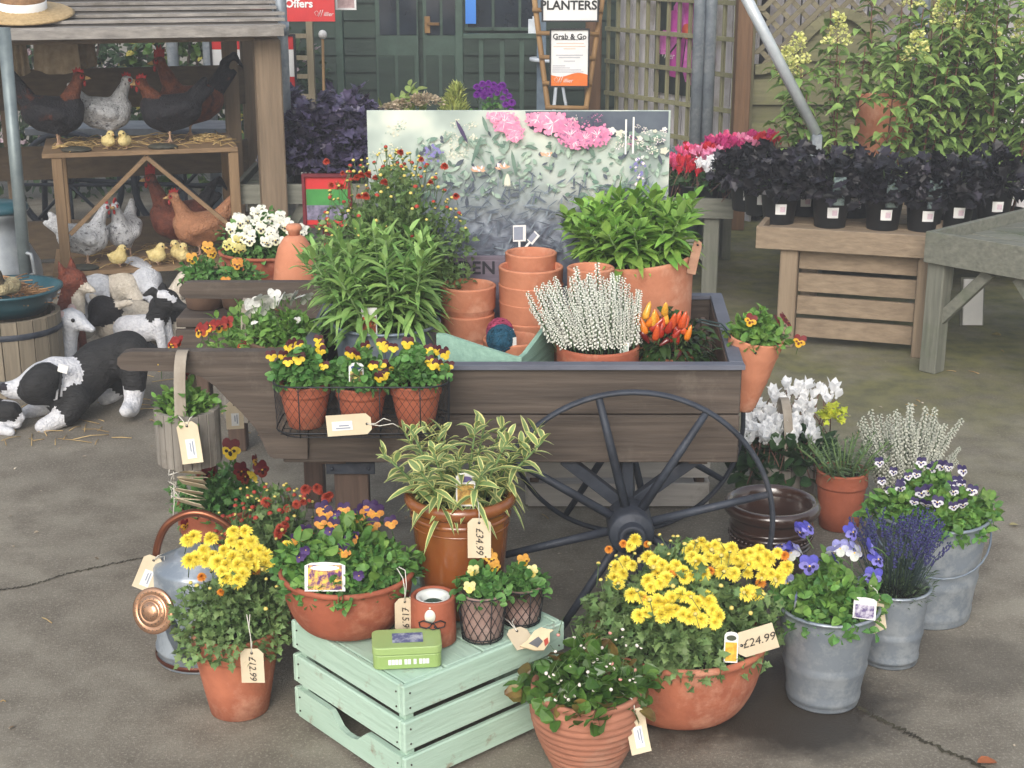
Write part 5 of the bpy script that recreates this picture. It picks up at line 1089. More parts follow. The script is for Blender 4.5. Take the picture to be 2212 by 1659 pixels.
tstack('stacked_pot', 1147, 3.80, (800, 752, 706, 664, 627, 590), (134, 136, 138, 138, 140, 140), ['terracotta pot at the foot of the tall pot stack', 'terracotta pot second from the foot of the tall stack', 'terracotta pot third from the foot of the tall stack', 'terracotta pot third from the top rim of the tall stack', 'terracotta pot just under the wide top rim of the tall stack', 'widest terracotta pot at the top of the tall stack, a smaller pot behind'], 'nested terracotta pots')
tstack('stacked_pot', 1147, 3.865, (556,), (112,), ['smaller terracotta pot crowning the tall stack in front of the flower poster'], 'nested terracotta pots', hmin=.12)
tstack('terracotta_pot', 1276, 3.675, (588,), (102,), ['single upright terracotta pot between the tall stack and the large pot'], 'nested terracotta pots', hmin=.3)
tstack('terracotta_pot', 1106, 3.62, (748,), (128,), ['low terracotta pot holding two twine balls behind the mint box'], 'nested terracotta pots')
for c_, x, y, q, lab, nm in (((188, 66, 106), 1080, 716, .034, 'pink ball of twine in the low pot behind the mint box', 'pink_twine'), ((34, 92, 122), 1083, 733, .037, 'teal ball of twine in the low pot in front of the pink one', 'teal_twine')):
    p = PY(x, y, 3.60 - (.03 if 'teal' in lab else 0)); o = thing('twine_ball', p - Vector((0, 0, q)), lab, 'twine ball', 'twine balls'); mb = MB(); mb.ball((0, 0, q), q * .94, 14, 0, (1, 1, .85))
    for i in range(46):
        d = Vector([random.gauss(0, 1) for _ in range(3)]).normalized(); e1 = d.orthogonal().normalized(); e2 = d.cross(e1); mb.tube([Vector((0, 0, q)) + (e1 * math.cos(a) + e2 * math.sin(a)) * q * random.uniform(.97, 1.03) for a in np.linspace(0, 6.283, 19)[:-1]], .0012, 3, closed=True)
    mb.build('winding', M(nm, c_, tuple(v * .7 for v in c_), scale=60, island=.25, rough=.8), o)
    mb = MB(); mb.box((q * .9, -q * .5, q * .8), (.012, .0015, .034), rz=.7); mb.build('paper_band', WHT, o)
# mint box with notched sides
MB_ = wood('worn_mint', (150, 190, 172), (128, 168, 152), 'x', island=.05, c3=(150, 130, 106), s3=9, t3=(.6, .7))
p0 = PZ(1128, 798, .69); bxm = thing('mint_box', (Xof(1130, 3.44, .7), 3.435, FZ), 'worn mint green wooden box with notched sides at the front of the cart load', 'box', rz=1.22)
for rz_, Ln_ in ((math.pi / 2, .225), (0, .24)):
    mb = MB(); zt = .232; pts = [(0, 0), (0, zt * .93), (Ln_ * .1, zt * .93), (Ln_ * .45, zt * 1.0), (Ln_ * .9, zt * 1.1), (Ln_, zt * 1.1), (Ln_, 0)]
    mb.prism([(x * math.cos(rz_), x * math.sin(rz_), z) for x, z in pts], (-.012 * math.sin(rz_) if rz_ else 0, .0 if rz_ else .012, 0)); mb.build('side_board', MB_, bxm)
mb = MB(); mb.box((.12, .112, .012), (.21, .2, .014)); mb.build('floor_board', MB_, bxm)
# tub of long leaved wallflower
tub = planter('wallflower_tub', 'oval zinc tub of long leaved green wallflowers with a red picture label', 838, FZ, 3.62, 190, 724, 226, 'bucket', ZINC2, soil=.03); r = tub['root']
fronds(r, tub['rr'] * .8, tub['h'] - .03, 32, .285, .085, .1, .0145, per=32, droop=.48, t0=.14, lean=(-.035, 0))
stake_label(PY(798, 722, tub['Yc'] - tub['rr'] + .015), .039, .066, 'flat plant label with orange red picture in the zinc wallflower tub', cols=((206, 96, 50), (110, 50, 36)), head=(226, 226, 222), rounded=False, rx=-.1)
# big chrysanthemum bush with red and yellow buds
bush = planter('budding_chrysanthemum', 'large chrysanthemum bush of tiny red and yellow buds behind the wallflower tub', 852, FZ, 3.84, 150, 640, 190, 'plain', TCB, group='chrysanthemums in pots'); r = bush['root']
z0 = bush['h'] - .02; RECENT[r.name] = (.2, .17, .36, z0)
bushy(r, .185, .165, .33, z0, 4800, .021, low=-.05, lo=.3, nst=70)
P, D = top_points(96, .2, .17, .37, z0, (0, 0, 1), .25, .35); blooms(r, budmesh('mum', (206, 196, 110), (226, 190, 80)), P, D, [random.uniform(.0075, .011) for _ in P], 'bud')
P, D = top_points(46, .2, .17, .365, z0, (0, 0, 1), .25, .3); blooms(r, budmesh('red_mum_bud', (186, 64, 44), (160, 50, 40)), P, D, [random.uniform(.01, .014) for _ in P], 'bud')
RM = pompom('red_mum', (204, 84, 58), (184, 62, 44))
P, D = ptsfrom(bush, [(715, 400, 0), (735, 405, 0), (770, 385, 0), (780, 380, 0), (795, 378, 0), (810, 385, 0), (865, 330, 0), (830, 395, 0), (790, 425, 0), (775, 425, 0), (930, 395, 0), (705, 350, 0), (910, 345, 0), (740, 375, 0), (985, 425, 0), (960, 360, 0)], face=(0, -.3, 1)); blooms(r, RM, P, D, [random.uniform(.015, .025) for _ in P], roll=3)
# large tilted terracotta pot of bright green leaves
big = planter('large_leafy_pot', 'large pale terracotta pot of bright green leafy wallflower at the wheel end of the cart', 1403, FZ, 3.86, 172, 574, 240, 'plain', TC2, tilt=(.03, -.1)); r = big['root']
fronds(r, big['rr'] * .72, big['h'] - .03, 46, .19, .085, .085, .022, per=22, mats=(GWALL2, STEM), droop=.42, t0=.22, lean=(-.01, .02))
mb = MB(); p = PY(1494, 552, 3.76); s_ = thing('wooden_plant_stick', p + Vector((0, 0, -.05)), 'worn wooden plant stick at the rim of the large leafy pot', 'plant label', rx=-.1, ry=.2); mb.prism([(-.012, 0, 0), (-.012, 0, .075), (-.009, 0, .087), (0, 0, .09), (.009, 0, .087), (.012, 0, .075), (.012, 0, 0)], (0, .003, 0)); mb.build('stick', M('worn_wood', (186, 140, 112), (150, 104, 80), scale=30), s_); mb = MB(); mb.ball((0, -.001, .078), .003, 6); mb.build('hole', BLK, s_)
# white heather bowl
hb_ = planter('white_heather_bowl', 'terracotta bowl of dense white heather at the front rim of the cart', 1290, FZ, 3.53, 150, 768, 180, 'banded', TC3, group='white heathers'); heathers(hb_, 96, .155, .11, .14, .235, 'white_heather', ((236, 236, 228), (214, 218, 204)), (88, 118, 80), base=.66, shift=-.03)
stake_label(PY(1348, 765, 3.47), .022, .03, 'small pale label tucked into the white heather bowl', cols=((190, 200, 190), (150, 170, 160)), head=(200, 190, 160), rz=-.3)
# ornamental chilli
ch = planter('chilli_plant', 'ornamental chilli plant with orange and red peppers beside the white heather bowl', 1445, FZ, 3.56, 80, 778, 112, 'plain', TC, soil=.02); r = ch['root']
GCH = leafm('chilli_leaf', (56, 84, 46), (38, 62, 36), rough=.3); mb = MB(); P, v = dome(420, .095, .085, .12, ch['h'] - .01, .25, -.2); blades(mb, P, v + rng.normal(0, .5, P.shape), ru(len(P), .035, .06), ru(len(P), .012, .02), bend=.5, nseg=3); stems(mb, P[:20], .3, ch['h'] - .02); mb.build('foliage', [GCH, STEM], r)
pm_ = {}
for nm, c_ in (('orange', (240, 130, 24)), ('yellow', (246, 178, 50)), ('red', (176, 44, 26)), ('dark', (110, 26, 24)), ('scarlet', (222, 84, 34))):
    mb = MB(); mb.lathe([(.001, 0), (.16, .03), (.21, .2), (.18, .5), (.1, .85), (.001, 1.0)], n=10); mb.tube([(0, 0, .02), (0, .03, -.3)], .04, 5, 1); o = mb.build('pepper', [M('pepper_' + nm, c_, tuple(v * .85 for v in c_), rough=.18, spec=.6, coat=.3), STEM], None); pm_[nm] = o.data; bpy.data.objects.remove(o)
for x, y, c_ in ((1378, 690, 'orange'), (1385, 705, 'dark'), (1395, 712, 'orange'), (1392, 680, 'yellow'), (1410, 695, 'yellow'), (1405, 705, 'red'), (1420, 690, 'orange'), (1425, 720, 'red'), (1440, 710, 'red'), (1450, 700, 'scarlet'), (1458, 690, 'scarlet'), (1470, 700, 'scarlet'), (1462, 720, 'red'), (1482, 725, 'orange'), (1450, 720, 'dark'), (1470, 745, 'dark'), (1440, 690, 'yellow'), (1430, 700, 'scarlet'), (1415, 725, 'scarlet'), (1472, 712, 'scarlet'), (1398, 695, 'orange'), (1460, 735, 'red'), (1435, 672, 'yellow'), (1448, 728, 'red')):
    p = PY(x, y + 10, 3.5) - r.location; d = Vector((random.gauss(0, .35), random.gauss(-.2, .3), 1 if c_ != 'dark' else -.6)); put('pepper', pm_[c_], r, p, d.to_track_quat('Z', 'Y').to_euler(), random.uniform(.038, .052))
# wall pot hung on the end board
hp = thing('hanging_pot', (0, 0, 0), 'tapering terracotta pot of red and yellow pansies hung on the end of the handcart', 'potted plant', group=None)
hY = 3.56; hz1 = Zof(742, hY - .07); hz0 = Zof(884, hY); rt = 60 * mpp(hY, hz1); cx_ = Xof(1636, hY, hz1); hp.location = (cx_ - .03, hY, hz0); hp.rotation_euler = (.05, .13, 0); hh = hz1 - hz0
mb = MB(); pf = [(rt * .36, 0), (rt * .4, .003)] + [(rt * (.4 + .6 * t ** .85) + (.0015 if i in (8, 10, 16, 18) else 0), hh * t) for i, t in enumerate(np.linspace(.06, .985, 21))] + [(rt, hh), (rt - .008, hh), (rt - .009, hh - .004), (rt * .6, hh * .4), (.0001, hh * .38)]; mb.lathe(pf, n=44, cap=True); mb.build('pot', TC2, hp)
mb = MB(); mb.ball((-.008, -rt * .965, hh * .9), .0035, 6); mb.build('hole', BLK, hp); mb = MB(); mb.lathe([(.0001, hh - .015), (rt - .01, hh - .018)], n=24, cap=False); mb.build('soil', SOIL, hp)
RECENT[hp.name] = (rt * 1.05, rt, .075, hh - .012)
bushy(hp, rt * 1.0, rt * .9, .075, hh - .012, 360, .026, OVAL, (GVIO2, STEM), low=-.05, lo=.2, nst=16)
RED = viola('red_yellow_pansy', (128, 22, 26), (240, 180, 34), (246, 190, 36), (120, 50, 20)); REDD = viola('dark_red_pansy', (112, 22, 34), (132, 30, 36), (150, 50, 34), (60, 14, 20))
IH = dict(Yc=hY, root=hp); 
for ms_, pl, fc in ((RED, [(1592, 690, 0), (1704, 722, 0)], (-.3, -1, .1)), (REDD, [(1652, 682, .02), (1666, 676, .03), (1674, 684, .03)], (.6, -.3, .5))): P, D = ptsfrom(IH, pl, face=fc, spread=.1); blooms(hp, ms_, P, D, [.032] * len(P))
mb = MB(); wz = hh - .005; mb.tube([(-rt * .9, -.02, wz), (-rt - .02, -.015, wz + .025), (-rt - .075, -.01, wz + .03), (-rt - .085, 0, wz + .025), (-rt - .075, .012, wz + .03), (-rt - .02, .015, wz + .025), (-rt * .9, .02, wz)], .0022, 6); mb.build('wire_hook', M('green_wire', (48, 66, 66), (40, 56, 56), rough=.5), hp)
# ---------------------------------------------------------------- poster board leaning behind, stencilled board, white cards
PYY = 3.985; px0, px1 = Xof(793, PYY, 1.2), Xof(1448, PYY, 1.2); pz1 = Zof(239, PYY); pz0 = FZ
po = thing('flower_poster', ((px0 + px1) / 2, PYY, pz0), 'big printed poster board of pink and cream flowers standing behind the pots in the cart', 'poster')
pw, ph_ = px1 - px0, pz1 - pz0
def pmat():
    m = bpy.data.materials.new('garden_print_and_haze'); m.use_nodes = True; t = m.node_tree; N = t.nodes.new; L = t.links.new; b = t.nodes['Principled BSDF']; b.inputs['Roughness'].default_value = .35
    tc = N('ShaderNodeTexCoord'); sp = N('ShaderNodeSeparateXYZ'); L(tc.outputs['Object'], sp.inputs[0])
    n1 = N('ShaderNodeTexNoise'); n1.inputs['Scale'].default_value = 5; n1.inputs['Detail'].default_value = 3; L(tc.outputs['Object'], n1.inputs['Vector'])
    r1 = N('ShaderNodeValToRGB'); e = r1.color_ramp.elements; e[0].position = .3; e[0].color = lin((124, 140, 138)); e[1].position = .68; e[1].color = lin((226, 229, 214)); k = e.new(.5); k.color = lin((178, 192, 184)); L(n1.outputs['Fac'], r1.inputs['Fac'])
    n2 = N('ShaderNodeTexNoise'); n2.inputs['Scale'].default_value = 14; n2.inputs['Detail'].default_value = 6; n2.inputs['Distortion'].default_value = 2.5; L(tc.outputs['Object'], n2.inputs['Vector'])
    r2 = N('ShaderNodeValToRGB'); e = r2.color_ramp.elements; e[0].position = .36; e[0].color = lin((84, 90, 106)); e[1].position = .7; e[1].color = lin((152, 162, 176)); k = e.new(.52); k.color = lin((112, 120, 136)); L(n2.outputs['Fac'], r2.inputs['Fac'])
    mr = N('ShaderNodeMapRange'); mr.inputs['From Min'].default_value = ph_ * .58; mr.inputs['From Max'].default_value = ph_ * .82; L(sp.outputs[2], mr.inputs['Value'])  # flash haze painted as a grey-blue wash over the lower print
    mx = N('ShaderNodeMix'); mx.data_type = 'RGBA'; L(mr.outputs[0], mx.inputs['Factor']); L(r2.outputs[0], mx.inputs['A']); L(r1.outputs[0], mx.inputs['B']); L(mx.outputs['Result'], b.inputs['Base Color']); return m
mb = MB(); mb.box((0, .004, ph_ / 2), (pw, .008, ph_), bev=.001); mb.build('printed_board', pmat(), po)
PC = [M('print_pink', (238, 158, 188), (226, 128, 166), scale=30, island=.08), M('print_mauve', (176, 112, 150), (146, 90, 130), scale=12), M('print_leaf', (120, 148, 132), (92, 122, 110), scale=12, island=.3), M('print_pale_leaf', (176, 196, 178), (140, 166, 152), scale=12, island=.2), M('print_cream', (228, 224, 204), (206, 206, 186), scale=12, island=.1), M('print_orange', (226, 176, 142), (206, 150, 118), scale=12), M('print_lilac', (140, 134, 196), (116, 112, 176), scale=12), M('print_slate', (94, 104, 116), (78, 86, 102), scale=12, island=.2), M('print_white', (230, 230, 226), (214, 214, 212)), M('print_purple', (84, 70, 110), (66, 56, 92)), M('print_grey_green', (136, 162, 146), (112, 138, 126), scale=12, island=.2), M('print_dusk', (104, 116, 130), (88, 98, 114), scale=12, island=.15), M('print_pale_dusk', (134, 146, 158), (116, 128, 140), scale=12, island=.15), M('print_rose', (230, 142, 182), (220, 122, 166), scale=30, island=.1), M('print_pale_pink', (244, 176, 200), (238, 156, 186), scale=30, island=.06), M('print_blush', (246, 224, 230), (238, 210, 220), scale=30)]
mb = MB(); lay = [0]
def pp_(x, y): p = PY(x, y, PYY); lay[0] += .000012; return Vector((p.x - po.location.x, -.0008 - lay[0], p.z - pz0))
def pshape(cx, cy, pts, mi):
    o = pp_(cx, cy); s = .00122; V = [(min(pw / 2 - .002, max(-pw / 2 + .002, o.x + x * s)), o.y, min(ph_ - .002, o.z + y * s)) for x, y in pts]; mb.add(V, [tuple(range(len(V)))], mi)
def pflower(cx, cy, r_, mi, lobes=5, sq=1.0, rot=0, cen=None):
    pts = [(r_ * (.72 + .28 * abs(math.cos(lobes * a / 2))) * (1 + random.uniform(-.05, .05)) * math.cos(a + rot), sq * r_ * (.72 + .28 * abs(math.cos(lobes * a / 2))) * math.sin(a + rot)) for a in np.linspace(0, 6.283, 41)[:-1]]; pshape(cx, cy, pts, mi)
    if cen is not None: pshape(cx, cy, [(r_ * .22 * math.cos(a) , r_ * .18 * math.sin(a)) for a in np.linspace(0, 6.283, 13)[:-1]], cen)
def pleaf(cx, cy, l, wd_, ang, mi):
    c, s = math.cos(ang), math.sin(ang); pts = [(0, 0), (.25 * l, wd_ * .4), (.55 * l, wd_ * .5), (.85 * l, wd_ * .25), (l, 0), (.85 * l, -wd_ * .25), (.55 * l, -wd_ * .5), (.25 * l, -wd_ * .4)]; pshape(cx, cy, [(x * c - y * s, x * s + y * c) for x, y in pts], mi)
def pbloom(cx, cy, r_, tones, sq=.85, n=90, glint=True):
    if glint: pflower(cx, cy, r_ * .72, tones[0], 5, sq, rg.uniform(0, 1))
    for k in range(n):
        q = (k + 1) / n; a_ = rg.uniform(0, 6.28); lob = .7 + .3 * abs(math.cos(2.5 * a_)); d_ = r_ * lob * (1 - q) ** .5; l = r_ * rg.uniform(.2, .4)
        pleaf(cx + math.cos(a_) * d_ * .8, cy - math.sin(a_) * d_ * .8 * sq, l * .6, l * .55, a_ + rg.uniform(-.5, .5), rg.choice(tones))
    if glint:
        for k in range(7): a_ = rg.uniform(0, 6.28); pleaf(cx, cy, r_ * rg.uniform(.3, .7), r_ * .05, a_, 15)
rg = random.Random(4)
pshape(1290, 268, [(-160, 28), (158, 28), (158, -20), (120, -12), (80, -26), (30, -30), (-20, -34), (-70, -22), (-110, -28), (-150, -10)], 7)
for i in range(20): pbloom(rg.uniform(805, 1075), rg.uniform(262, 338), rg.uniform(10, 26), (4, 4, 3), .7, 22, False)
for i in range(14): pflower(rg.uniform(1318, 1442), rg.uniform(278, 345), rg.uniform(4, 13), rg.choice((4, 4, 8, 3, 10)), 5, .8)
for i in range(420): pleaf(rg.uniform(900, 1440), rg.uniform(292, 425), rg.uniform(8, 30), rg.uniform(2, 11), rg.uniform(0, 6.28), rg.choice((2, 2, 3, 7, 3, 10, 10, 3)))
for i in range(420): pleaf(rg.uniform(960, 1444), rg.uniform(395, 560), rg.uniform(10, 40), rg.uniform(1.5, 5), rg.uniform(-.9, 1.6), rg.choice((7, 11, 11, 12, 12, 7)))
for x, y, r_, q in ((1090, 262, 36, .9), (1110, 280, 26, .8), (1068, 252, 22, .7), (1195, 264, 50, .6), (1160, 256, 32, .6), (1230, 275, 34, .75), (1232, 290, 34, .85), (1290, 290, 36, .9), (1262, 298, 28, .9), (1240, 305, 26, .7), (1112, 292, 24, .6)): pbloom(x, y, r_, (0, 0, 13, 0, 14) if x < 1215 else (13, 0, 13, 13, 1), q)
for x, y, r_ in ((1272, 258, 22), (1360, 302, 16), (1292, 252, 14)): pbloom(x, y, r_, (1, 1, 9, 13), .9, 26, False)
for x, y, r_ in ((1345, 290, 16), (1395, 280, 14), (1420, 300, 16), (1335, 310, 14), (1405, 320, 16), (1380, 305, 13), (1430, 285, 12), (1240, 252, 10), (1375, 270, 8)): pbloom(x, y, r_, (4, 4, 15, 8), .8, 26, False)
for x, y in ((1085, 357), (1032, 362), (1178, 330)): 
    for k in range(16): pleaf(x + rg.uniform(-9, 9), y + 6 - rg.uniform(0, 6), rg.uniform(8, 15) if x < 1150 else 8, 5, .1 + k * .19, rg.choice((5, 5, 15)))
for k in range(5): pleaf(1090 + k * 3, 400, 30, 5, 1.4 + k * .08, 4)
for i in range(34): pflower(1378 + rg.gauss(0, 8), rg.uniform(335, 395), rg.uniform(2, 4.5), rg.choice((6, 6, 12, 15)), 4)
for i in range(26): pflower(938 + rg.gauss(0, 10), rg.uniform(310, 350), rg.uniform(2, 4.5), rg.choice((6, 6, 12)), 4)
for x, y, l, a in ((985, 255, 60, -1.1), (1040, 290, 70, -1.9), (1055, 285, 40, 1.9), (1105, 320, 60, -1.4)): pleaf(x, y, l, 9, a, 9 if x < 1000 else 2)
for x, y1, y2 in ((1349, 255, 330), (1365, 250, 328)): o = PY(x, y1, PYY).z - PY(x, y2, PYY).z; pshape(x, y2, [(-2, 0), (2, 0), (2, o / .00122), (-2, o / .00122)], 8)
mb.build('printed_pattern', PC, po)
gb = thing('stencilled_board', (Xof(985, 3.94, .8), 3.945, FZ), 'grey lilac wooden board stencilled GARDEN behind the terracotta pots', 'board'); gw = 235 * mpp(3.94, .8); gz = Zof(552, 3.94) - FZ
mb = MB(); mb.box((0, .008, gz * .24), (gw, .014, gz * .48)); mb.box((0, .008, gz * .745), (gw, .014, gz * .49)); mb.build('planks', wood('lilac_board', (122, 112, 124), (98, 88, 104), 'x'), gb)
letter('GARDEN', .05, M('stencil_ink', (52, 52, 62), (44, 44, 54)), gb, (gw * .5 - .145, -.0015, Zof(581, 3.94) - FZ), bold=.0012, spacing=1.05)
for x, y, wd_, ht, lab, rz_ in ((1122, 522, .036, .045, 'small white card standing behind the tall pot stack before the poster', .2), (1144, 524, .02, .035, 'folded white card tilted beside the upright card behind the pot stack', -.4)):
    o = thing('plant_card', PY(x, y, 3.93), lab, 'plant label', 'white plant cards', rz=rz_, ry=.0 if wd_ > .03 else .7); mb = MB(); mb.box((0, 0, ht / 2), (wd_, .0015, ht)); mb.build('card', WHT, o); mb = MB(); mb.box((-.003, -.0012, ht / 2), (wd_ * .7, .0006, ht * .8)); mb.build('print', GREYP, o); mb = MB(); mb.box((0, .001, -.12), (.006, .0015, .24)); mb.build('stem', WHT, o)
# ---------------------------------------------------------------- hung on the handles
c0 = Vector((Xof(412, CY - .01, .5), CY - .02, Zof(990, CY)))
T1 = bark_trug('pansy_trug', 'grey bark bucket of red pansies hung by its strap over the front cart handle', c0, .07, .135, Zof(752, CY) - c0.z); T1['category'] = 'potted plant'
RECENT[T1.name] = (.065, .065, .075, .125); bushy(T1, .066, .07, .075, .12, 380, .024, OVAL, (GVIO2, STEM), low=-.1, lo=.2, nst=20)
I1 = dict(Yc=CY - .05, root=T1); P, D = ptsfrom(I1, [(342, 787, 0)], face=(-.2, -1, .1), spread=.05); blooms(T1, RED, P, D, .038); P, D = ptsfrom(I1, [(402, 800, -.03), (410, 788, 0), (398, 812, -.02)], face=(.5, -.5, .4)); blooms(T1, REDD, P, D, .028)
price_tag(PY(402, 912, CY - .12), .05, .1, 'manila price tag with printed sticker hanging on the grey bark bucket', sticker=True, curl=.1, ry=-.12, string=[[(-.008, -.002, .008), (-.016, .006, .014)], [(.01, .0, .008), (.016, .01, .01)]])
c1 = Vector((Xof(530, CR - .12, .6), CR - .1, Zof(962, 3.75)))
T2 = bark_trug('pansy_trug', 'bark bucket of red pansies hung on the rear cart handle, seen between the handles', c1 + Vector((0, .06, 0)), .08, .17, Zof(652, CR) - c1.z + .02, lean=.0); T2['category'] = 'potted plant'
bushy(T2, .12, .11, .16, .17, 420, .03, OVAL, (GVIO2, STEM), low=-.1, lo=.2, nst=20)
I2 = dict(Yc=3.72, root=T2); 
RECENT.pop(T2.name, None); PAN = viola('flame_pansy', (150, 30, 24), (186, 60, 26), (236, 180, 40), (60, 16, 16))
P, D = ptsfrom(I2, [(445, 712, 0), (455, 705, 0), (475, 705, .03), (488, 700, .05), (372, 745, .0), (380, 742, .02), (432, 715, 0), (525, 748, 0)], face=(-.6, -.7, .4), spread=.3); blooms(T2, PAN, P, D, .042)
price_tag(PY(505, 868, 3.6), .045, .075, 'manila price tag with sticker on the bark bucket below the cart side', sticker=True, rz=.2)
T3 = planter('white_pansy_pot', 'white pansies leaning over the near end of the rear cart handle', 615, FZ + .02, 3.66, 110, 752, 150, 'plain', TCB); r = T3['root']
RECENT[r.name] = (.115, .09, .11, T3['h'] - .02); bushy(r, .115, .09, .1, T3['h'] - .02, 620, .024, OVAL, (GVIO2, STEM), low=-.1, lo=.2, nst=26)
WPN = viola('white_pansy', (240, 240, 236), (240, 240, 236), (236, 238, 226)); RECENT.pop(r.name)
P, D = ptsfrom(T3, [(545, 660, .0), (552, 648, .02), (565, 645, .0), (572, 655, .02), (592, 642, .03), (605, 648, 0), (618, 640, .02), (632, 644, .03), (650, 640, .02), (540, 672, .0), (585, 655, .02), (572, 668, 0), (660, 645, .02)], face=(-.3, .5, .35), spread=.35); blooms(r, WPN, P, D, [random.uniform(.036, .046) for _ in P]); P, D = ptsfrom(T3, [(548, 697, -.06), (642, 692, -.03)]); blooms(r, WPN, P, D, .018)
# ---------------------------------------------------------------- bench behind the cart with viola bowl, forcer and brown pots
ty0, ty1, tz = 4.2, 4.85, .62; ta, tb_ = Xof(395, 4.3, tz), Xof(705, 4.3, tz); tb = thing('plank_bench', ((ta + tb_) / 2, 4.5, 0), 'dark plank bench behind the handcart carrying the viola bowl and forcer', 'bench')
for k in range(4): mb = MB(); mb.box(((ta + tb_) / 2, ty0 + (k + .5) * .16, tz - .015), (tb_ - ta, .152, .028)); mb.build('top_plank', BW, tb, True)
for x in (ta + .05, tb_ - .05):
    for y in (ty0 + .06, ty1 - .06): mb = MB(); mb.box((x, y, (tz - .03) / 2), (.06, .06, tz - .03)); mb.build('leg', BWZ, tb, True)
mb = MB(); mb.box(((ta + tb_) / 2, ty0 - .004, tz - .07), (tb_ - ta, .022, .075)); mb.build('apron', BW, tb, True)
vb = planter('cream_viola_bowl', 'deep terracotta bowl of cream white violas on the plank bench beside the forcer', 580, tz, 4.64, 150, 560, 210, 'bowl', TC3, group='violas in bowls'); r = vb['root']
bushy(r, .15, .13, .13, vb['h'] - .02, 1000, .026, OVAL, (GVIO, STEM), low=-.05, lo=.3, nst=30)
CRV = viola('cream_viola', (240, 240, 226), (240, 240, 222), (238, 236, 196), (60, 50, 60)); rg = random.Random(9); pl = []
for i in range(46): a = rg.uniform(0, 6.28); q = rg.random() ** .5; pl.append((588 + 92 * q * math.cos(a), 488 + 40 * q * math.sin(a) + (.0018 * (92 * q * math.cos(a)) ** 2) * .6, 0))
P, D = ptsfrom(vb, pl, face=(.1, -1, .45), spread=.35); blooms(r, CRV, P, D, [random.uniform(.03, .04) for _ in P]); P, D = ptsfrom(vb, [(500, 528, -.1), (508, 535, -.1), (515, 522, -.1), (520, 540, -.1), (490, 530, -.1)], face=(-.2, -1, .2)); blooms(r, viola('lemon_face_viola', (232, 222, 140), (234, 226, 140), (236, 222, 110), (50, 36, 40)), P, D, .036)
fo = thing('rhubarb_forcer', (Xof(640, 4.34, .7), 4.34, tz), 'bell shaped terracotta forcer standing beside the cream viola bowl', 'forcer'); fh = Zof(508, 4.34) - tz; fr = 51 * mpp(4.34, .7)
mb = MB(); mb.lathe([(fr * 1.02, 0), (fr * 1.02, .012), (fr, .016), (fr, .03), (fr * 1.01, .034), (fr * .985, .04), (fr * .95, fh * .4), (fr * .86, fh * .65), (fr * .7, fh * .84), (fr * .45, fh * .965), (fr * .26, fh)], n=40); mb.build('bell', TC2, fo); mb = MB(); mb.lathe([(fr * .24, fh), (fr * .25, fh + .012), (fr * .33, fh + .016), (fr * .34, fh + .024), (fr * .28, fh + .032), (fr * .12, fh + .034), (.0001, fh + .033)], n=24); mb.build('knob', TC2, fo)
for k, (x, lab) in enumerate(((442, 'dark brown clay pot of orange violas at the end of the plank bench'), (520, 'dark brown clay pot of small violas in front of the cream viola bowl'))):
    I = planter('brown_viola_pot', lab, x, tz, 4.34, 78, 612 + 6 * k, 96, 'plain', TCB, group='brown viola pots'); r = I['root']; bushy(r, .065, .06, .075, I['h'] - .01, 230, .024, OVAL, (GVIO, STEM), low=-.1, lo=.2, nst=18)
    P, D = ptsfrom(I, [[(458, 548, 0), (448, 535, .03), (415, 560, 0)], [(487, 612, -.05), (512, 572, .0)]][k], face=(0, -1, .2)); blooms(r, GOLD if k == 0 else viola('orange_viola', (222, 140, 40), (226, 150, 44), (230, 160, 50), (90, 40, 20)), P, D, .036)
# ---------------------------------------------------------------- under and in front of the cart
wc = thing('white_slatted_crate', (Xof(1335, 4.25, .15), 4.36, 0), 'pale whitewashed slatted crate on the ground under the handcart', 'crate'); cw_ = 196 * mpp(4.2, .1) ; WW = wood('whitewash', (196, 190, 182), (168, 162, 156), 'x', island=.08, c3=(140, 130, 120), s3=5, t3=(.6, .75))
for z, h_ in ((.045, .075), (.18, .155), (.33, .11)):
    for y in (-.12, .12): mb = MB(); mb.box((0, y, z), (cw_ * 2, .014, h_)); mb.build('slat', WW, wc)
    for s in (-1, 1): mb = MB(); mb.box((s * cw_, 0, z), (.014, .226, h_)); mb.build('end_slat', WW, wc)
for s in (-1, 1):
    for y in (-.1, .1): mb = MB(); mb.box((s * (cw_ - .022), y, .19), (.025, .025, .37)); mb.build('corner_post', BWZ, wc)
mb = MB(); mb.box((0, 0, .02), (cw_ * 2 - .04, .2, .012)); mb.build('floor_board', WW, wc)
RC = planter('red_chrysanthemum', 'terracotta pot of small red chrysanthemums between watering can and viola bowl', 600, 0, 3.42, 150, 1310, 200, 'classic', TC3, group='chrysanthemums in pots'); r = RC['root']
z0 = RC['h'] - .02; RECENT[r.name] = (.16, .15, .26, z0); bushy(r, .155, .145, .25, z0, 2300, .027, low=-.1, lo=.3, nst=50)
P, D = ptsfrom(RC, [(660, 1058, 0), (685, 1055, 0), (706, 1075, 0), (712, 1070, 0), (640, 1090, 0), (655, 1085, 0), (607, 1142, 0), (615, 1135, 0), (603, 1150, 0), (600, 1158, 0), (690, 1062, 0), (575, 1085, 0), (620, 1098, 0)], face=(0, -.5, .9)); blooms(r, RM, P, D, [random.uniform(.018, .03) for _ in P], roll=3)
P, D = top_points(50, .16, .15, .265, z0, (0, 0, 1), .25, .4); blooms(r, budmesh('red_mum_bud', (186, 64, 44), (160, 50, 40)), P, D, [random.uniform(.011, .016) for _ in P], 'bud')
P, D = top_points(34, .16, .15, .29, z0, (0, 0, 1), .25, .4); blooms(r, budmesh('mum', (206, 196, 110), (226, 190, 80)), P, D, [random.uniform(.008, .011) for _ in P], 'bud')
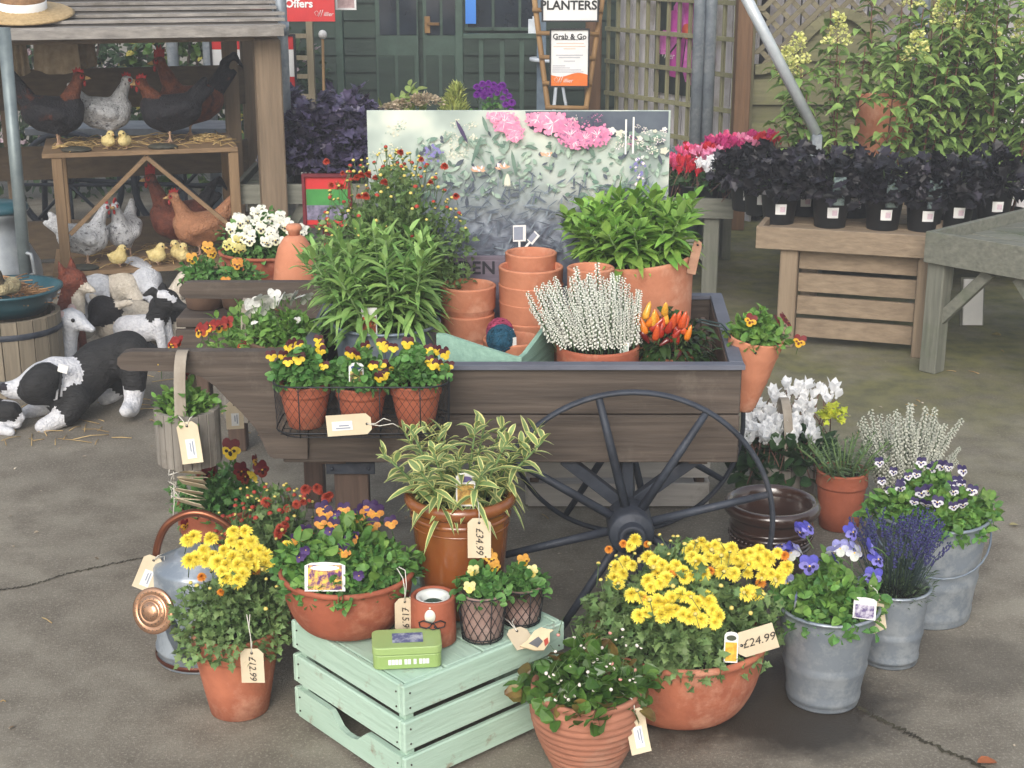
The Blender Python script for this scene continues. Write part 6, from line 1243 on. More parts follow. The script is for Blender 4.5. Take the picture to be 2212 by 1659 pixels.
PP = planter('dark_pansy_pot', 'terracotta pot of tall dark red and yellow pansies below the hanging bark bucket', 482, 0, 3.62, 130, 1118, 185, 'classic', TC3, soil=.02); r = PP['root']
bushy(r, .125, .11, .1, PP['h'] - .02, 700, .026, LOBED, (GVIO, STEM), low=-.1, lo=.2, nst=30)
for ms_, pl, fc, sz in ((viola('royal_pansy', (110, 18, 26), (236, 196, 34), (238, 200, 36), (34, 16, 14)), [(498, 972, 0)], (.05, -1, .25), .055), (REDD, [(520, 1018, 0), (528, 1030, .02), (565, 1015, .03), (455, 1020, .02), (440, 1025, .0)], (.5, -.6, .2), .045), (RED, [(552, 995, .0), (400, 1135, -.1)], (.9, -.5, 0), .03), (viola('yellow_pansy', (226, 196, 50), (230, 200, 50), (230, 200, 50)), [(548, 1030, .0), (425, 1010, 0)], (.4, .5, .2), .035)):
    RECENT.pop(r.name, None); P, D = ptsfrom(PP, pl, face=fc, spread=.12); blooms(r, ms_, P, D, sz)
bun = thing('tag_bundle', PY(382, 1000, 3.5), 'hanging bundle of spare tags with white strings below the bark bucket', 'tag bundle'); 
for i in range(9):
    mb = MB(); z = -.012 * i - .015; mb.box((.03 + random.uniform(-.006, .008), random.uniform(-.01, .01), z), (.07, .0015, .04), rz=random.uniform(-.4, .4), rx=1.1 + random.uniform(-.2, .2), ry=random.uniform(-.1, .3)); mb.build('tag', MAN, bun)
    if i % 3 == 0:
        mb = MB(); c = Vector((-.012, -.005, z)); mb.tube([c + Vector((random.gauss(0, .01), random.gauss(0, .008), random.gauss(0, .012))) for _ in range(12)], .0016, 4); mb.build('string_knot', STR, bun)
mb = MB(); mb.tube([(-.004, 0, .02), (-.01, 0, -.03), (-.014, 0, -.11), (-.02, 0, -.15)], .0015, 5); mb.build('string', STR, bun)
# ================================================================ DISPLAY BENCHES AND BACKGROUND PLANTS
NW = lambda ax: wood('new_timber', (152, 132, 108), (122, 104, 84), ax, island=.12, c3=(104, 98, 76), s3=2, t3=(.58, .8)); OW = lambda ax: wood('old_timber', (124, 124, 112), (94, 96, 86), ax, island=.12, c3=(88, 98, 74), s3=3, t3=(.5, .7))
def bench(name, A, u, ln, dp, zt, lab, W, bh=.1, legs=True, braces=True, slats=False, legin=.06, drop=.02, legout=None):
    """staging table: A = front left top corner, u = direction of the front edge"""
    u = Vector(u).normalized(); v = Vector((-u.y, u.x, 0)); A = Vector((A[0], A[1], 0)); rz = math.atan2(u.y, u.x); o = thing(name, A + u * ln / 2, lab, 'display bench', 'timber display benches'); ctr = A + u * ln / 2
    def bx(nm, p, d, ax, par=o):
        mb = MB(); c = A + u * p[0] + v * p[1]; mb.box((c.x, c.y, p[2]), d, rz=rz); return mb.build(nm, W(ax), par, True)
    bx('front_board', (ln / 2, .0125, zt - bh / 2), (ln, .025, bh), 'x'); bx('rear_board', (ln / 2, dp - .0125, zt - bh / 2), (ln, .025, bh), 'x')
    bx('side_board', (.0125, dp / 2, zt - bh / 2 - .001), (.024, dp - .052, bh), 'y'); bx('side_board', (ln - .0125, dp / 2, zt - bh / 2 - .001), (.024, dp - .052, bh), 'y')
    n = max(3, int(dp / .13)); mb = MB()
    for k in range(n): c = A + u * ln / 2 + v * (.03 + (dp - .06) * (k + .5) / n); mb.box((c.x, c.y, zt - bh * .45), (ln - .055, (dp - .06) / n - .012, .02), rz=rz)
    mb.build('deck_boards', W('x'), o, True)
    lo_ = legin if legout is None else legout
    for x in (legin + .04, ln - lo_ - .04):
        for y in (.065, dp - .065): bx('leg', (x, y, (zt - bh * .6) / 2), (.075, .075, zt - bh * .6), 'z')
        if braces:
            s = 1 if x < ln / 2 else -1; mb = MB(); p = A + u * x + v * .065; mb.bar((p.x, p.y, .2), Vector((p.x, p.y, zt - bh - .01)) + u * s * .22, .035, .045); mb.build('brace', W('x'), o, True)
    if slats:
        for k in range(4):
            z = zt - bh - .052 - k * .1; bx('slat', ((legin + ln - lo_) / 2, .085, z), (ln - legin - lo_ - .16, .02, .08), 'x')
    return o, A, u, v
# main bench with slatted front
a = PZ(1634, 489, .53); b = PZ(2030, 512, .53); B2, A2, u2, v2 = bench('slatted_bench', a, b - a, (b - a).length, .95, .53, 'new brown timber bench with slatted front carrying black pots', NW, .095, slats=True, braces=False, legin=.1, legout=0)
# grey bench on the right
a = PZ(2000, 500, .585); b = PZ(2330, 553, .585); B3, A3, u3, v3 = bench('grey_bench', a, b - a, (b - a).length, 1.0, .585, 'weathered grey timber bench with diagonal brace at the right edge', OW, .125, legin=.0)
# grey bench on the left of it, behind the leafy pot
b = PZ(1592, 431, .52); a = b + Vector((-1.75, .22, 0)); B1, A1, u1, v1 = bench('grey_bench', a, b - a, 1.75, 1.0, .52, 'weathered grey timber bench with braces behind the poster carrying cyclamens', OW, .095)
a = Vector((-1.28, 6.65, 0)); B0, A0, u0, v0 = bench('grey_bench', a, Vector((1, .03, 0)), 1.5, .7, .62, 'low timber bench behind the red budded bush carrying purple leaved plants', OW, .09)
def on(A, u, v, x, y, z): p = A + u * x + v * y; return Vector((p.x, p.y, z))
PUR = leafm('purple_leaf', (46, 38, 54), (30, 26, 38), rough=.35, trans=.08); PURL = leafm('purple_leaf_light', (84, 76, 108), (54, 48, 72), rough=.3, trans=.08)
DKH = leafm('dark_heuchera_leaf', (31, 28, 34), (20, 18, 23), rough=.45, trans=.06); DKL = leafm('dark_heuchera_light', (50, 46, 58), (34, 31, 40), rough=.4, trans=.06)
PINKS = M('label_sticker', (222, 196, 204), (196, 176, 196), scale=90)
def blackpot(name, lab, p, r_, h, cat='potted plant', group=None, sticker=True, sleeve=False):
    o = thing(name, p, lab, cat, group); mb = MB(); mb.lathe([(r_ * .74, 0), (r_ * .76, .004), (r_ * .95, h * .86), (r_ * 1.02, h * .87), (r_ * 1.03, h), (r_ * .97, h), (r_ * .96, h * .9)], n=28, cap=False); mb.lathe([(.0001, h * .9), (r_ * .96, h * .9)], n=20, mi=1, cap=False); mb.build('pot', [BPL, SOIL], o)
    if sticker:
        mb = MB(); z0, z1 = h * .34, h * .62; V = []
        for a in np.linspace(-1.95, -1.35, 6): V += [(r_ * .9 * math.cos(a), r_ * .9 * math.sin(a) - .001, z0), (r_ * .955 * math.cos(a), r_ * .955 * math.sin(a) - .001, z1)]
        mb.add(V, [(2 * i, 2 * i + 2, 2 * i + 3, 2 * i + 1) for i in range(5)]); mb.build('sticker', WHT, o)
        mb = MB(); V = []
        for a in np.linspace(-1.7, -1.42, 4): V += [(r_ * .915 * math.cos(a), r_ * .915 * math.sin(a) - .002, z0 + (z1 - z0) * .25), (r_ * .935 * math.cos(a), r_ * .935 * math.sin(a) - .002, z0 + (z1 - z0) * .75)]
        mb.add(V, [(2 * i, 2 * i + 2, 2 * i + 3, 2 * i + 1) for i in range(3)]); mb.build('sticker_print', PINKS, o)
    if sleeve:
        mb = MB(); q = r_ * .5; mb.box((q * .3, -r_ * .98, h * 1.05), (r_ * .62, .003, h * .75), rx=.12); mb.build('picture_card', M('picture_card', (120, 140, 136), (56, 66, 76), scale=60, contrast=(.42, .6)), o)
    return o
heu = ['dark heuchera in a black pot, %s' % s for s in ('front row, first from the bench corner', 'front row, second from the bench corner', 'front row, third from the bench corner, with picture card', 'front row, fourth along, with picture card', 'front row, nearest the grey bench end', 'second row, behind the first front pot', 'second row at the left end of the bench', 'second row between the first two front pots', 'second row behind the fourth front pot', 'second row at the right end behind the tub plant')]
LB2 = None
for k, (x, y, lab) in enumerate(zip((1688, 1800, 1915, 2005, 2072, 1648, 1618, 1742, 1850, 2155), (484, 492, 497, 500, 492, 462, 452, 466, 470, 478), heu)):
    p = PZ(x, y + 8, .49); p.y += .08; o = blackpot('heuchera', lab, Vector((p.x, p.y, .49)), .086, .165, group='dark heucheras in black pots', sleeve=k in (1, 2, 3)); hs_ = random.uniform(.85, 1.2)
    bushy(o, .15 * hs_, .14, .125 * hs_, .17, int(190 * random.uniform(.7, 1.2)), .05 * random.uniform(.85, 1.2), PALM, (DKH, STEM), low=-.35, lo=.3, nst=10, curl=.1, jit=.7)
    bushy(o, .15 * hs_, .14, .135 * hs_, .17, random.randint(24, 60), .046, PALM, (DKL, STEM), low=-.2, lo=.85, nst=2, curl=.35, jit=.5, name='pale_leaves')
# tall shrubs with cream flower panicles
GHY = leafm('hydrangea_leaf', (138, 170, 106), (104, 140, 82)); REDST = M('red_stem', (112, 66, 46), (84, 52, 38), scale=30); PAN_ = leafm('panicle', (222, 226, 176), (196, 206, 148), island=.25)
def tallplant(p, H, lean, lab, ns=4, seed=0, fl=2, potted=True, lf=.085):
    o = blackpot('panicle_shrub', lab, p, .1, .18, group='tall cream flowering shrubs', sticker=False); mb = MB(); fb_ = MB()
    for s in range(ns):
        a = s * 6.28 / ns + random.random(); hh = H * random.uniform(.72, 1.05); b = Vector((math.cos(a) * .03, math.sin(a) * .03, .16)); t = Vector((math.cos(a) * random.uniform(.08, .2) + lean, math.sin(a) * .14, hh)); m_ = b.lerp(t, .5) + Vector((math.cos(a), math.sin(a), 0)) * .04
        mb.tube([b, b.lerp(m_, .6), m_, t], [.006, .005, .0045, .0025], 5, 1); nd = int(hh / .055); P = []; D = []
        for i in range(nd):
            q = .12 + .86 * i / nd; c = (1 - q) ** 2 * b + 2 * q * (1 - q) * (2 * m_ - .5 * b - .5 * t) + q * q * t
            for sg in (0, math.pi): an = i * 1.57 + sg + random.gauss(0, .3); P.append(c); D.append((math.cos(an), math.sin(an), .25 + random.gauss(0, .2)))
            if random.random() < .5:
                an = random.random() * 6.28; e = c + Vector((math.cos(an) * .07, math.sin(an) * .07, .05)); mb.tube([c, e], .002, 4, 1)
                for w_ in range(3): P.append(c.lerp(e, .6 + .2 * w_)); an2 = an + random.gauss(0, 1); D.append((math.cos(an2), math.sin(an2), .3))
        blades(mb, P, D, lf * ru(len(P), .7, 1.25), lf * .42 * ru(len(P), .8, 1.2), bend=.5, nseg=4, mi=0, wp=.8, fold=.2)
        if s < fl:
            fb_ = MB(); n = 190; tt = rng.random(n); an = ru(n, 0, 6.3); rr_ = .075 * (1 - tt * .8) * rng.random(n) ** .4; P = np.array(t) + np.stack([np.cos(an) * rr_, np.sin(an) * rr_, tt * .15 - .05], 1); shapes(fb_, ROUND, P, np.stack([np.cos(an), np.sin(an), np.full(n, .5)], 1) + rng.normal(0, .4, (n, 3)), ru(n, .012, .02), 0, .2, .8); fb_.build('flower_panicle', PAN_, o)
    mb.build('leafy_stems', [GHY, REDST], o)
    
    return o
base_z = .3
for k, (x, y, H, ln, lab, ns, fl) in enumerate(((1765, 255, 1.0, -.03, 'tall shrub with cream panicle nearest the diagonal pole', 5, 3), (1852, 50, 1.32, .0, 'tallest upright shrub with one bare red stem before the arched fence', 3, 0), (1888, 240, 1.02, .03, 'tall shrub in front of the big terracotta pot', 5, 1), (1985, 150, 1.2, .05, 'tall cream flowering shrub beside the galvanised pipe', 6, 3),
        (2050, 30, 1.34, .08, 'tall cream flowering shrub reaching the lattice, left of the last two', 6, 4), (2120, 90, 1.3, .02, 'tall cream flowering shrub second from the right picture edge', 6, 5), (2195, 60, 1.32, .0, 'tall cream flowering shrub at the right picture edge', 6, 5), (2010, 260, .98, -.05, 'shorter dense green shrub behind the dark heucheras', 6, 1), (2140, 280, .95, .03, 'shorter dense shrub right of the dark heucheras', 6, 1))):
    Y = 7.85 if k in (1, 7) else 7.12 if k == 2 else 7.35 + .22 * (k % 3); zt_ = Zof(max(y, 12), Y); X = Xof(x, Y, .9); tallplant(Vector((X, Y, max(.205, zt_ - H + .03))), H, ln, lab, 3 if k == 2 else max(3, ns + (2 if x > 1960 else 1 if k == 0 else -1)), fl=min(fl, 3), lf=.1)
stg = thing('staging_table', (Xof(1990, 7.55, .2), 7.55, 0), 'low dark table under the tall shrubs behind the slatted bench', 'table'); 
mb = MB(); a, b = Xof(1700, 7.5, .2), Xof(2330, 7.5, .2)
for k in range(4): mb.box(((a + b) / 2, 7.25 + k * .2, .19), (b - a, .19, .03))
mb.build('table_top', OW('x'), stg, True)
for x in (a + .1, (a + b) / 2, b - .1):
    for y in (7.22, 7.86): mb = MB(); mb.box((x, y, .0875), (.06, .06, .175)); mb.build('leg', OW('z'), stg, True)
bigt = planter('tall_terracotta_pot', 'tall plain terracotta pot half hidden by the shrubs before the arched fence', 1902, .205, 7.5, 104, 214, 126, 'banded', TC2, cat='planter', soil=.02)
# cyclamens on the left bench, a plug tray each colour
cyc = dict(pink=((250, 168, 204), (244, 136, 184)), magenta=((226, 64, 146), (204, 44, 124)), red=((228, 48, 66), (208, 36, 54)), white=((250, 248, 250), (242, 240, 244)), hot=((252, 112, 164), (244, 86, 144)))
GCY2 = leafm('cyclamen_leaf_small', (58, 92, 58), (40, 70, 46))
for k, (x, y, c_, lab) in enumerate(((1462, 362, 'hot', 'hot pink cyclamen beside the poster edge'), (1490, 372, 'red', 'red cyclamen at the front of the cyclamen bench'), (1505, 340, 'red', 'red cyclamen behind the white ones'), (1530, 372, 'white', 'white cyclamen at the front of the grey bench'), (1560, 368, 'white', 'second white cyclamen beside a pink one on the grey bench'), (1545, 330, 'magenta', 'purple magenta cyclamen in the middle of the group'), (1585, 352, 'hot', 'bright pink cyclamen beside the dark heucheras'), (1525, 348, 'pink', 'pale pink cyclamen in the middle of the group'), (1580, 325, 'magenta', 'magenta cyclamen in the rear row'), (1612, 318, 'pink', 'pale pink cyclamen at the back right of the group'), (1555, 316, 'hot', 'hot pink cyclamen in the rear row'), (1640, 312, 'magenta', 'dark magenta cyclamen behind the heucheras'), (1655, 318, 'red', 'red cyclamen at the far right of the group'), (1478, 345, 'hot', 'hot pink cyclamen in the second row near the poster'), (1600, 380, 'red', 'dark red cyclamen low beside the bench corner'))):
    Y = 7.0 + (372 - y) * .013; z0 = .49; pz = Zof(y + 30, Y); X = Xof(x, Y, pz); o = blackpot('cyclamen', lab, Vector((X, Y, max(.475, pz - .16))), .055, .09, group='cyclamens on the grey bench', sticker=False)
    top = Zof(y - 9, Y) - o.location.z; bushy(o, .085, .08, max(.05, top * .45), .085, 60, .04, ROUND, (GCY2, STEM), low=-.1, lo=.3, nst=6); P = []; D = []
    for i in range(17): a = 2.4 * i; q = (i / 17) ** .5; P.append(Vector((math.cos(a) * q * .08, math.sin(a) * q * .07, top + random.uniform(-.035, .02)))); D.append(Vector((random.gauss(0, .3), random.gauss(-.1, .3), 1)))
    blooms(o, cyclamen(c_ + '_cyclamen', *cyc[c_]), P, D, [random.uniform(.04, .052) for _ in P], roll=3)
gr = blackpot('blue_grass', 'tuft of blue grey grass behind the cyclamens', Vector((Xof(1490, 8.0, .7), 8.0, .42)), .09, .12, sticker=False); mb = MB(); n = 420; a = ru(n, 0, 6.3); blades(mb, np.stack([np.cos(a) * .05, np.sin(a) * .05, np.full(n, .1)], 1), np.stack([np.cos(a), np.sin(a), ru(n, .3, 2)], 1), ru(n, .14, .26), .005, bend=.4, nseg=3); mb.build('blades', leafm('blue_grass_leaf', (130, 160, 168), (104, 136, 146)), gr)
ub = thing('plant_shelf', (Xof(1490, 8.0, .4), 8.0, 0), 'small shelf carrying the blue grass behind the cyclamens', 'shelf'); mb = MB(); mb.box((ub.location.x, 8.0, .4), (.5, .3, .03)); mb.build('shelf_board', OW('x'), ub, True)
for s in (-.2, .2): mb = MB(); mb.box((ub.location.x + s, 8.0, .19), (.05, .2, .38)); mb.build('leg', OW('z'), ub, True)
# purple leaved plants on the bench behind the bush
for k, (x, y, lab) in enumerate(((668, 336, 'glossy purple leaved plant beside the grey pole, its pot with a white sticker'), (748, 334, 'glossy purple leaved plant next to the poster edge'), (705, 310, 'glossy purple leaved plant in the rear row'), (780, 305, 'glossy purple leaved plant in the rear row half behind the poster'), (640, 305, 'glossy purple leaved plant in the rear row behind the grey pole'))):
    Y = 6.85 + (336 - y) * .012; o = blackpot('purple_plant', lab, Vector((Xof(x, Y, .7), Y, .585)), .085, .12, group='purple leaved plants', sticker=k == 0)
    bushy(o, .155, .14, .27, .12, 420, .05, PALM, (PURL, STEM), low=-.15, lo=.5, nst=10, curl=.3, jit=.5); bushy(o, .14, .13, .24, .12, 160, .05, PALM, (PUR, STEM), low=-.15, lo=.2, nst=4, name='dark_leaves')
# plants whose tops rise behind the poster
sb = planter('sedum_pot', 'pale green sedum heads rising behind the poster', 886, .49, 7.3, 60, 330, 80, 'plain', BPL); r = sb['root']; bushy(r, .15, .1, .3, sb['h'], 260, .05, OVAL, (leafm('sedum_leaf', (142, 164, 106), (112, 138, 84)), STEM), nst=14)
SEDH = leafm('sedum_flower', (206, 190, 160), (184, 164, 140), island=.2)
for x, y in ((862, 228), (880, 220), (902, 214), (918, 212), (845, 234), (930, 222)): mb = MB(); P, v = dome(90, .06, .05, .03, 0, .6, 0); shapes(mb, ROUND, P, v, ru(len(P), .012, .02)); o = mb.build('flower_head', SEDH, r); o.location = PY(x, y + 6, 7.25) - r.location
cf = planter('conifer_pot', 'soft pale green feathery conifer behind the poster', 968, .49, 7.4, 60, 330, 80, 'plain', BPL); r = cf['root']; mb = MB(); n = 1100; t = rng.random(n); a = ru(n, 0, 6.3); q = .13 * (1 - t) ** .7 * rng.random(n) ** .4; hC = Zof(176, 7.4) - r.location.z - cf['h']; tilt_ = .05 * t
P = np.stack([np.cos(a) * q + tilt_, np.sin(a) * q, cf['h'] + t * hC * .93], 1); blades(mb, P, np.stack([np.cos(a) * .6, np.sin(a) * .6, np.full(n, 1.1)], 1) + rng.normal(0, .2, (n, 3)), ru(n, .03, .06), .011, bend=.2, nseg=2); mb.tube([(0, 0, cf['h'] - .02), (.05, 0, cf['h'] + hC * .9)], [.008, .002], 5, 1); mb.build('sprays', [leafm('conifer_leaf', (178, 190, 130), (146, 164, 104)), dkw], r)
ap = planter('purple_aster_pot', 'bright purple asters rising behind the poster', 1060, .49, 7.35, 60, 330, 80, 'plain', BPL, group=None); r = ap['root']; hA = Zof(195, 7.35) - r.location.z; RECENT[r.name] = (.13, .1, hA - ap['h'], ap['h']); bushy(r, .13, .1, hA - ap['h'] - .03, ap['h'], 420, .03, OVAL, (GVIO, STEM), low=0, lo=.3, nst=20)
P = [PY(x, y, 7.3) - r.location for x, y in ((1030, 188), (1042, 182), (1055, 180), (1066, 184), (1078, 190), (1085, 185), (1036, 198), (1050, 194), (1062, 196), (1074, 202), (1092, 198), (1045, 208), (1058, 206), (1086, 212), (1100, 208), (1106, 222), (1092, 226), (1104, 240), (1030, 205), (1048, 200), (1068, 190))]; blooms(r, pompom('purple_aster', (142, 40, 176), (112, 26, 150), flat=.35), P, [Vector((random.gauss(0, .2), -.7, .8)) for _ in P], [random.uniform(.034, .05) for _ in P], roll=3)
# ---------------------------------------------------------------- signs
RDP = M('red_print', (214, 48, 48), (206, 42, 44), rough=.45); ORP = M('orange_print', (232, 120, 40), (226, 104, 30), rough=.45)
def sign(name, x0, y0, x1, y1, Y, lab, face, frame=None, th=.012, cat='sign', group=None, fw=.012):
    a, b, c, d = R4(x0, y0, x1, y1, Y); o = thing(name, ((a + b) / 2, Y, c), lab, cat, group); mb = MB(); w_, h_ = b - a, d - c; mb.box((0, th / 2, h_ / 2), (w_, th, h_), bev=.001); mb.build('board', face, o)
    if frame:
        for p_, d_ in (((0, 0, fw / 2), (w_, th + .01, fw)), ((0, 0, h_ - fw / 2), (w_, th + .01, fw)), ((-w_ / 2 + fw / 2, 0, h_ / 2), (fw, th + .01, h_ - 2 * fw)), ((w_ / 2 - fw / 2, 0, h_ / 2), (fw, th + .01, h_ - 2 * fw))): mb = MB(); mb.box(p_, d_); mb.build('frame', frame, o)
    return o, w_, h_
def patch(o, x0, z0, x1, z1, m, nm='colour_band', wave=None, y=-.0012):
    mb = MB(); P = [(x0, y, z0), (x1, y, z0)] + ([(x1 + (x0 - x1) * t, y, z1 + wave * math.sin(t * 6.28)) for t in np.linspace(0, 1, 15)] if wave else [(x1, y, z1), (x0, y, z1)]); mb.add(P, [tuple(range(len(P)))]); return mb.build(nm, m, o)
def swash(o, x, z, s, m):     # the white script mark with its curled capital
    mb = MB(); mb.tube([(x - .06 * s, -.003, z - .04 * s), (x - .1 * s, -.003, z + .05 * s), (x - .02 * s, -.003, z + .1 * s), (x + .03 * s, -.003, z + .02 * s), (x - .03 * s, -.003, z - .06 * s)], .006 * s, 5); mb.tube([(x + .02 * s, -.003, z - .08 * s), (x + .1 * s, -.003, z + .12 * s)], .009 * s, 5); mb.tube([(x + .09 * s, -.003, z - .08 * s), (x + .17 * s, -.003, z + .13 * s)], .009 * s, 5); mb.build('logo_flourish', m, o)
    letter('illier', .17 * s, m, o, (x + .33 * s, -.003, z - .005 * s), shear=.25)
so1, w1, h1 = sign('offers_sign', 500, -60, 722, 47, 9.4, 'red sign with white Offers lettering hanging above the shed ladder', RDP); q_ = PY(645, 9, 9.39) - so1.location; letter('Offers', .068, WHT, so1, (q_.x, -.003, q_.z), bold=.002); q_ = PY(590, 9, 9.39) - so1.location; letter('am', .068, WHT, so1, (q_.x, -.003, q_.z), bold=.002); q_ = PY(686, 31, 9.39) - so1.location; swash(so1, q_.x, q_.z, .2, WHT)
so2, w2, h2 = sign('framed_picture', 724, -60, 769, 22, 9.6, 'white framed picture partly cropped beside the red Offers sign', M('faded_print', (196, 170, 170), (150, 120, 120), scale=20), WHT, group=None)
so3, w3, h3 = sign('price_board', 455, 74, 640, 192, 8.6, 'white price notice with red top and bottom bands behind the timber posts', WHT, M('black_frame', (40, 40, 44))); patch(so3, -w3 / 2 + .012, h3 * .72, w3 / 2 - .012, h3 - .012, RDP); patch(so3, -w3 / 2 + .012, .012, w3 / 2 - .012, h3 * .22, RDP)
for z in (.36, .46, .56): letter('9.99', .032, GREYP, so3, (w3 * .5 - .09, -.003, h3 * z))
# bamboo ladder rack with two notices
LY = 9.3; BAM = M('bamboo_pole', (160, 124, 78), (132, 98, 58), scale=12, stretch=(1, 1, .2)); lr = thing('ladder_rack', (Xof(1224, LY, .5), LY, 0), 'tapering bamboo ladder rack holding two white notices', 'rack')
for a, b in ((1147, 1192), (1310, 1256)): p, q = PY(a, -60, LY), PY(b, 300, LY); mb = MB(); mb.tube([p, q, q + (q - p) * ((q.z) / (p.z - q.z))], .017, 8); mb.build('rail', BAM, lr, True)
for y, xa, xb in ((22, 1150, 1302), (72, 1158, 1294), (124, 1165, 1286), (180, 1172, 1278), (232, 1178, 1268)): p, q = PY(xa, y, LY - .02), PY(xb, y + 2, LY - .02); mb = MB(); mb.tube([p, q], .014, 8); mb.build('rung', BAM, lr, True)
s4, w4, h4 = sign('planters_notice', 1170, -60, 1294, 48, LY - .06, 'white notice reading PLANTERS! on the bamboo ladder rack', WHT, M('black_frame', (40, 40, 44)), fw=.01); letter('PLANTERS!', .076, BLK, s4, (0, -.003, h4 * .33), bold=.002)
s5, w5, h5 = sign('grab_and_go_notice', 1187, 62, 1273, 189, LY - .06, 'white Grab & Go notice with orange wave at its foot', WHT, M('black_frame', (40, 40, 44)), fw=.009); letter('Grab & Go', .046, BLK, s5, (0, -.003, h5 * .86), bold=.001); patch(s5, -w5 * .36, h5 * .805, w5 * .36, h5 * .815, BLK, 'underline'); patch(s5, -w5 / 2 + .009, .009, w5 / 2 - .009, h5 * .215, ORP, wave=.012); swash(s5, -w5 * .3, h5 * .115, .2, WHT)
mb = MB()
for z, a, b in ((.74, .33, .36), (.69, .4, .4), (.65, .15, .15), (.54, .34, .34), (.50, .27, .27), (.44, .14, .14)): mb.add([(-w5 * a, -.0012, h5 * z), (w5 * b, -.0012, h5 * z), (w5 * b, -.0012, h5 * (z + .016)), (-w5 * a, -.0012, h5 * (z + .016))], [(0, 1, 2, 3)], 1 if z > .6 else 0)
for z, b in ((.36, -.1), (.325, .02), (.29, .3), (.255, .36)): mb.add([(-w5 * .42, -.0012, h5 * z), (w5 * b, -.0012, h5 * z), (w5 * b, -.0012, h5 * (z + .014)), (-w5 * .42, -.0012, h5 * (z + .014))], [(0, 1, 2, 3)])
mb.build('small_print', [M('small_print', (186, 186, 196), (170, 170, 182)), M('small_print_orange', (222, 196, 180), (214, 186, 170))], s5)
# wooden shed ladder, its bamboo cane
ldr = thing('wooden_ladder', (Xof(650, 10.2, .6), 10.2, 0), 'pale wooden ladder leaning against the green shed', 'ladder'); LW = wood('ladder_wood', (150, 138, 112), (124, 112, 88), 'z')
for x in (613, 672): a, b, c, d = R4(x - 7, -60, x + 7, 330, 10.2); mb = MB(); mb.box(((a + b) / 2, 10.2, d / 2), (.045, .06, d)); mb.build('rail', LW, ldr, True)
for y in (40, 78, 125, 165, 208, 250): a, b, c, d = R4(615, y - 4, 668, y + 4, 10.2); mb = MB(); mb.box(((a + b) / 2, 10.19, (c + d) / 2), (b - a, .03, .03)); mb.build('rung', LW, ldr, True)
mb = MB(); p = PY(697, 75, 10.0); mb.tube([p, Vector((p.x - .02, 10.0, 0))], .01, 6); o = mb.build('cane', BAM); tag(o, 'thin bamboo cane with white tip beside the shed ladder', 'cane'); mb = MB(); mb.ball(p, .03, 8); mb.build('tip', WHT, o)
# red framed board behind the bush
rb_, wr, hr = sign('red_framed_board', 654, 376, 760, 492, 5.6, 'red and green printed board in a dark red frame behind the cream viola bowl', RDP, M('dark_red_frame', (120, 30, 40), (96, 24, 34)), th=.015); patch(rb_, -wr / 2 + .014, hr * .42, wr / 2 - .014, hr * .72, M('green_print', (70, 150, 70), (56, 130, 60)), y=-.002); patch(rb_, -wr / 2 + .014, .03, wr / 2 - .014, hr * .42, M('board_picture', (150, 140, 170), (70, 76, 90), scale=30), y=-.002)
mb = MB(); mb.box((0, .04, -rb_.location.z / 2), (.05, .04, rb_.location.z)); mb.build('stand', M('dark_red_frame', (120, 30, 40)), rb_)
# zinc crate label under the right bench
sn = thing('leaning_notice', PZ(2100, 705, 0), 'small white notice leaning in the shade behind the grey bench leg', 'notice', rx=-.2); mb = MB(); mb.box((0, 0, .11), (.09, .012, .21)); mb.build('board', WHT, sn); mb = MB(); mb.box((0, .012, .11), (.11, .01, .225)); mb.build('backing', OW('z'), sn)
# ================================================================ FARM SHELTER WITH ORNAMENTS
S0 = Vector((-1.03, 6.6, 0)); sa = math.radians(15); SU = Vector((-math.cos(sa), -math.sin(sa), 0)); SV = Vector((-math.sin(sa), math.cos(sa), 0)); srz = sa
def sh(u, v, z): return S0 + SU * u + SV * v + Vector((0, 0, z))
RW = lambda ax: wood('roof_board', (156, 150, 144), (116, 112, 108), ax, island=.1, c3=(112, 106, 98), s3=4); PW_ = lambda ax: wood('shelter_post', (134, 114, 92), (104, 88, 70), ax, island=.08); RLW = lambda ax: wood('shelter_rail', (98, 82, 62), (72, 60, 46), ax, island=.12); STW = lambda ax: wood('stand_wood', (142, 114, 82), (116, 92, 66), ax, island=.08)
shl = thing('farm_shelter', sh(.9, .5, 0), 'open timber shelter with grey boarded roof sheltering the ornament animals', 'shelter')
def sbar(nm, a, b, w_, h_, m, par=shl, up=(0, 0, 1)): mb = MB(); mb.bar(a, b, w_, h_, up=up); return mb.build(nm, m, par, True)
rf = MB()
for k in range(13):
    z = 1.335 + k * .021; v = -.06 + k * .112; rf.bar(sh(-.02 - .012 * (k % 3), v, z + (k % 2) * .002), sh(2.7, v, z + (k % 2) * .002), .118, .013)
    rf.bar(sh(0, v - .03, z - .0115), sh(2.7, v - .03, z - .0115), .05, .0085, 1)  # dark bars imitate the shade line under each board edge
rf.build('roof', [RW('x'), M('roof_gap_shade', (70, 64, 60), (56, 52, 48))], shl, True)
sbar('fascia', sh(-.01, -.128, 1.315), sh(2.7, -.128, 1.315), .02, .04, RW('x'))
sbar('roof_beam', sh(0, .06, 1.30), sh(2.6, .06, 1.30), .05, .07, PW_('x')); sbar('roof_beam', sh(0, 1.3, 1.36), sh(2.6, 1.3, 1.36), .05, .07, PW_('x'))
for u, v, t in ((.05, .05, .115), (.02, 1.28, .09), (2.55, .05, .1), (2.55, 1.28, .09), (1.25, 1.28, .07)):
    mb = MB(); c = sh(u, v, .65); mb.box((c.x, c.y, .64 + (.05 if v > 1 else 0) / 2), (t, t, 1.27 + (.05 if v > 1 else 0)), rz=srz); mb.build('post', PW_('z'), shl, True)

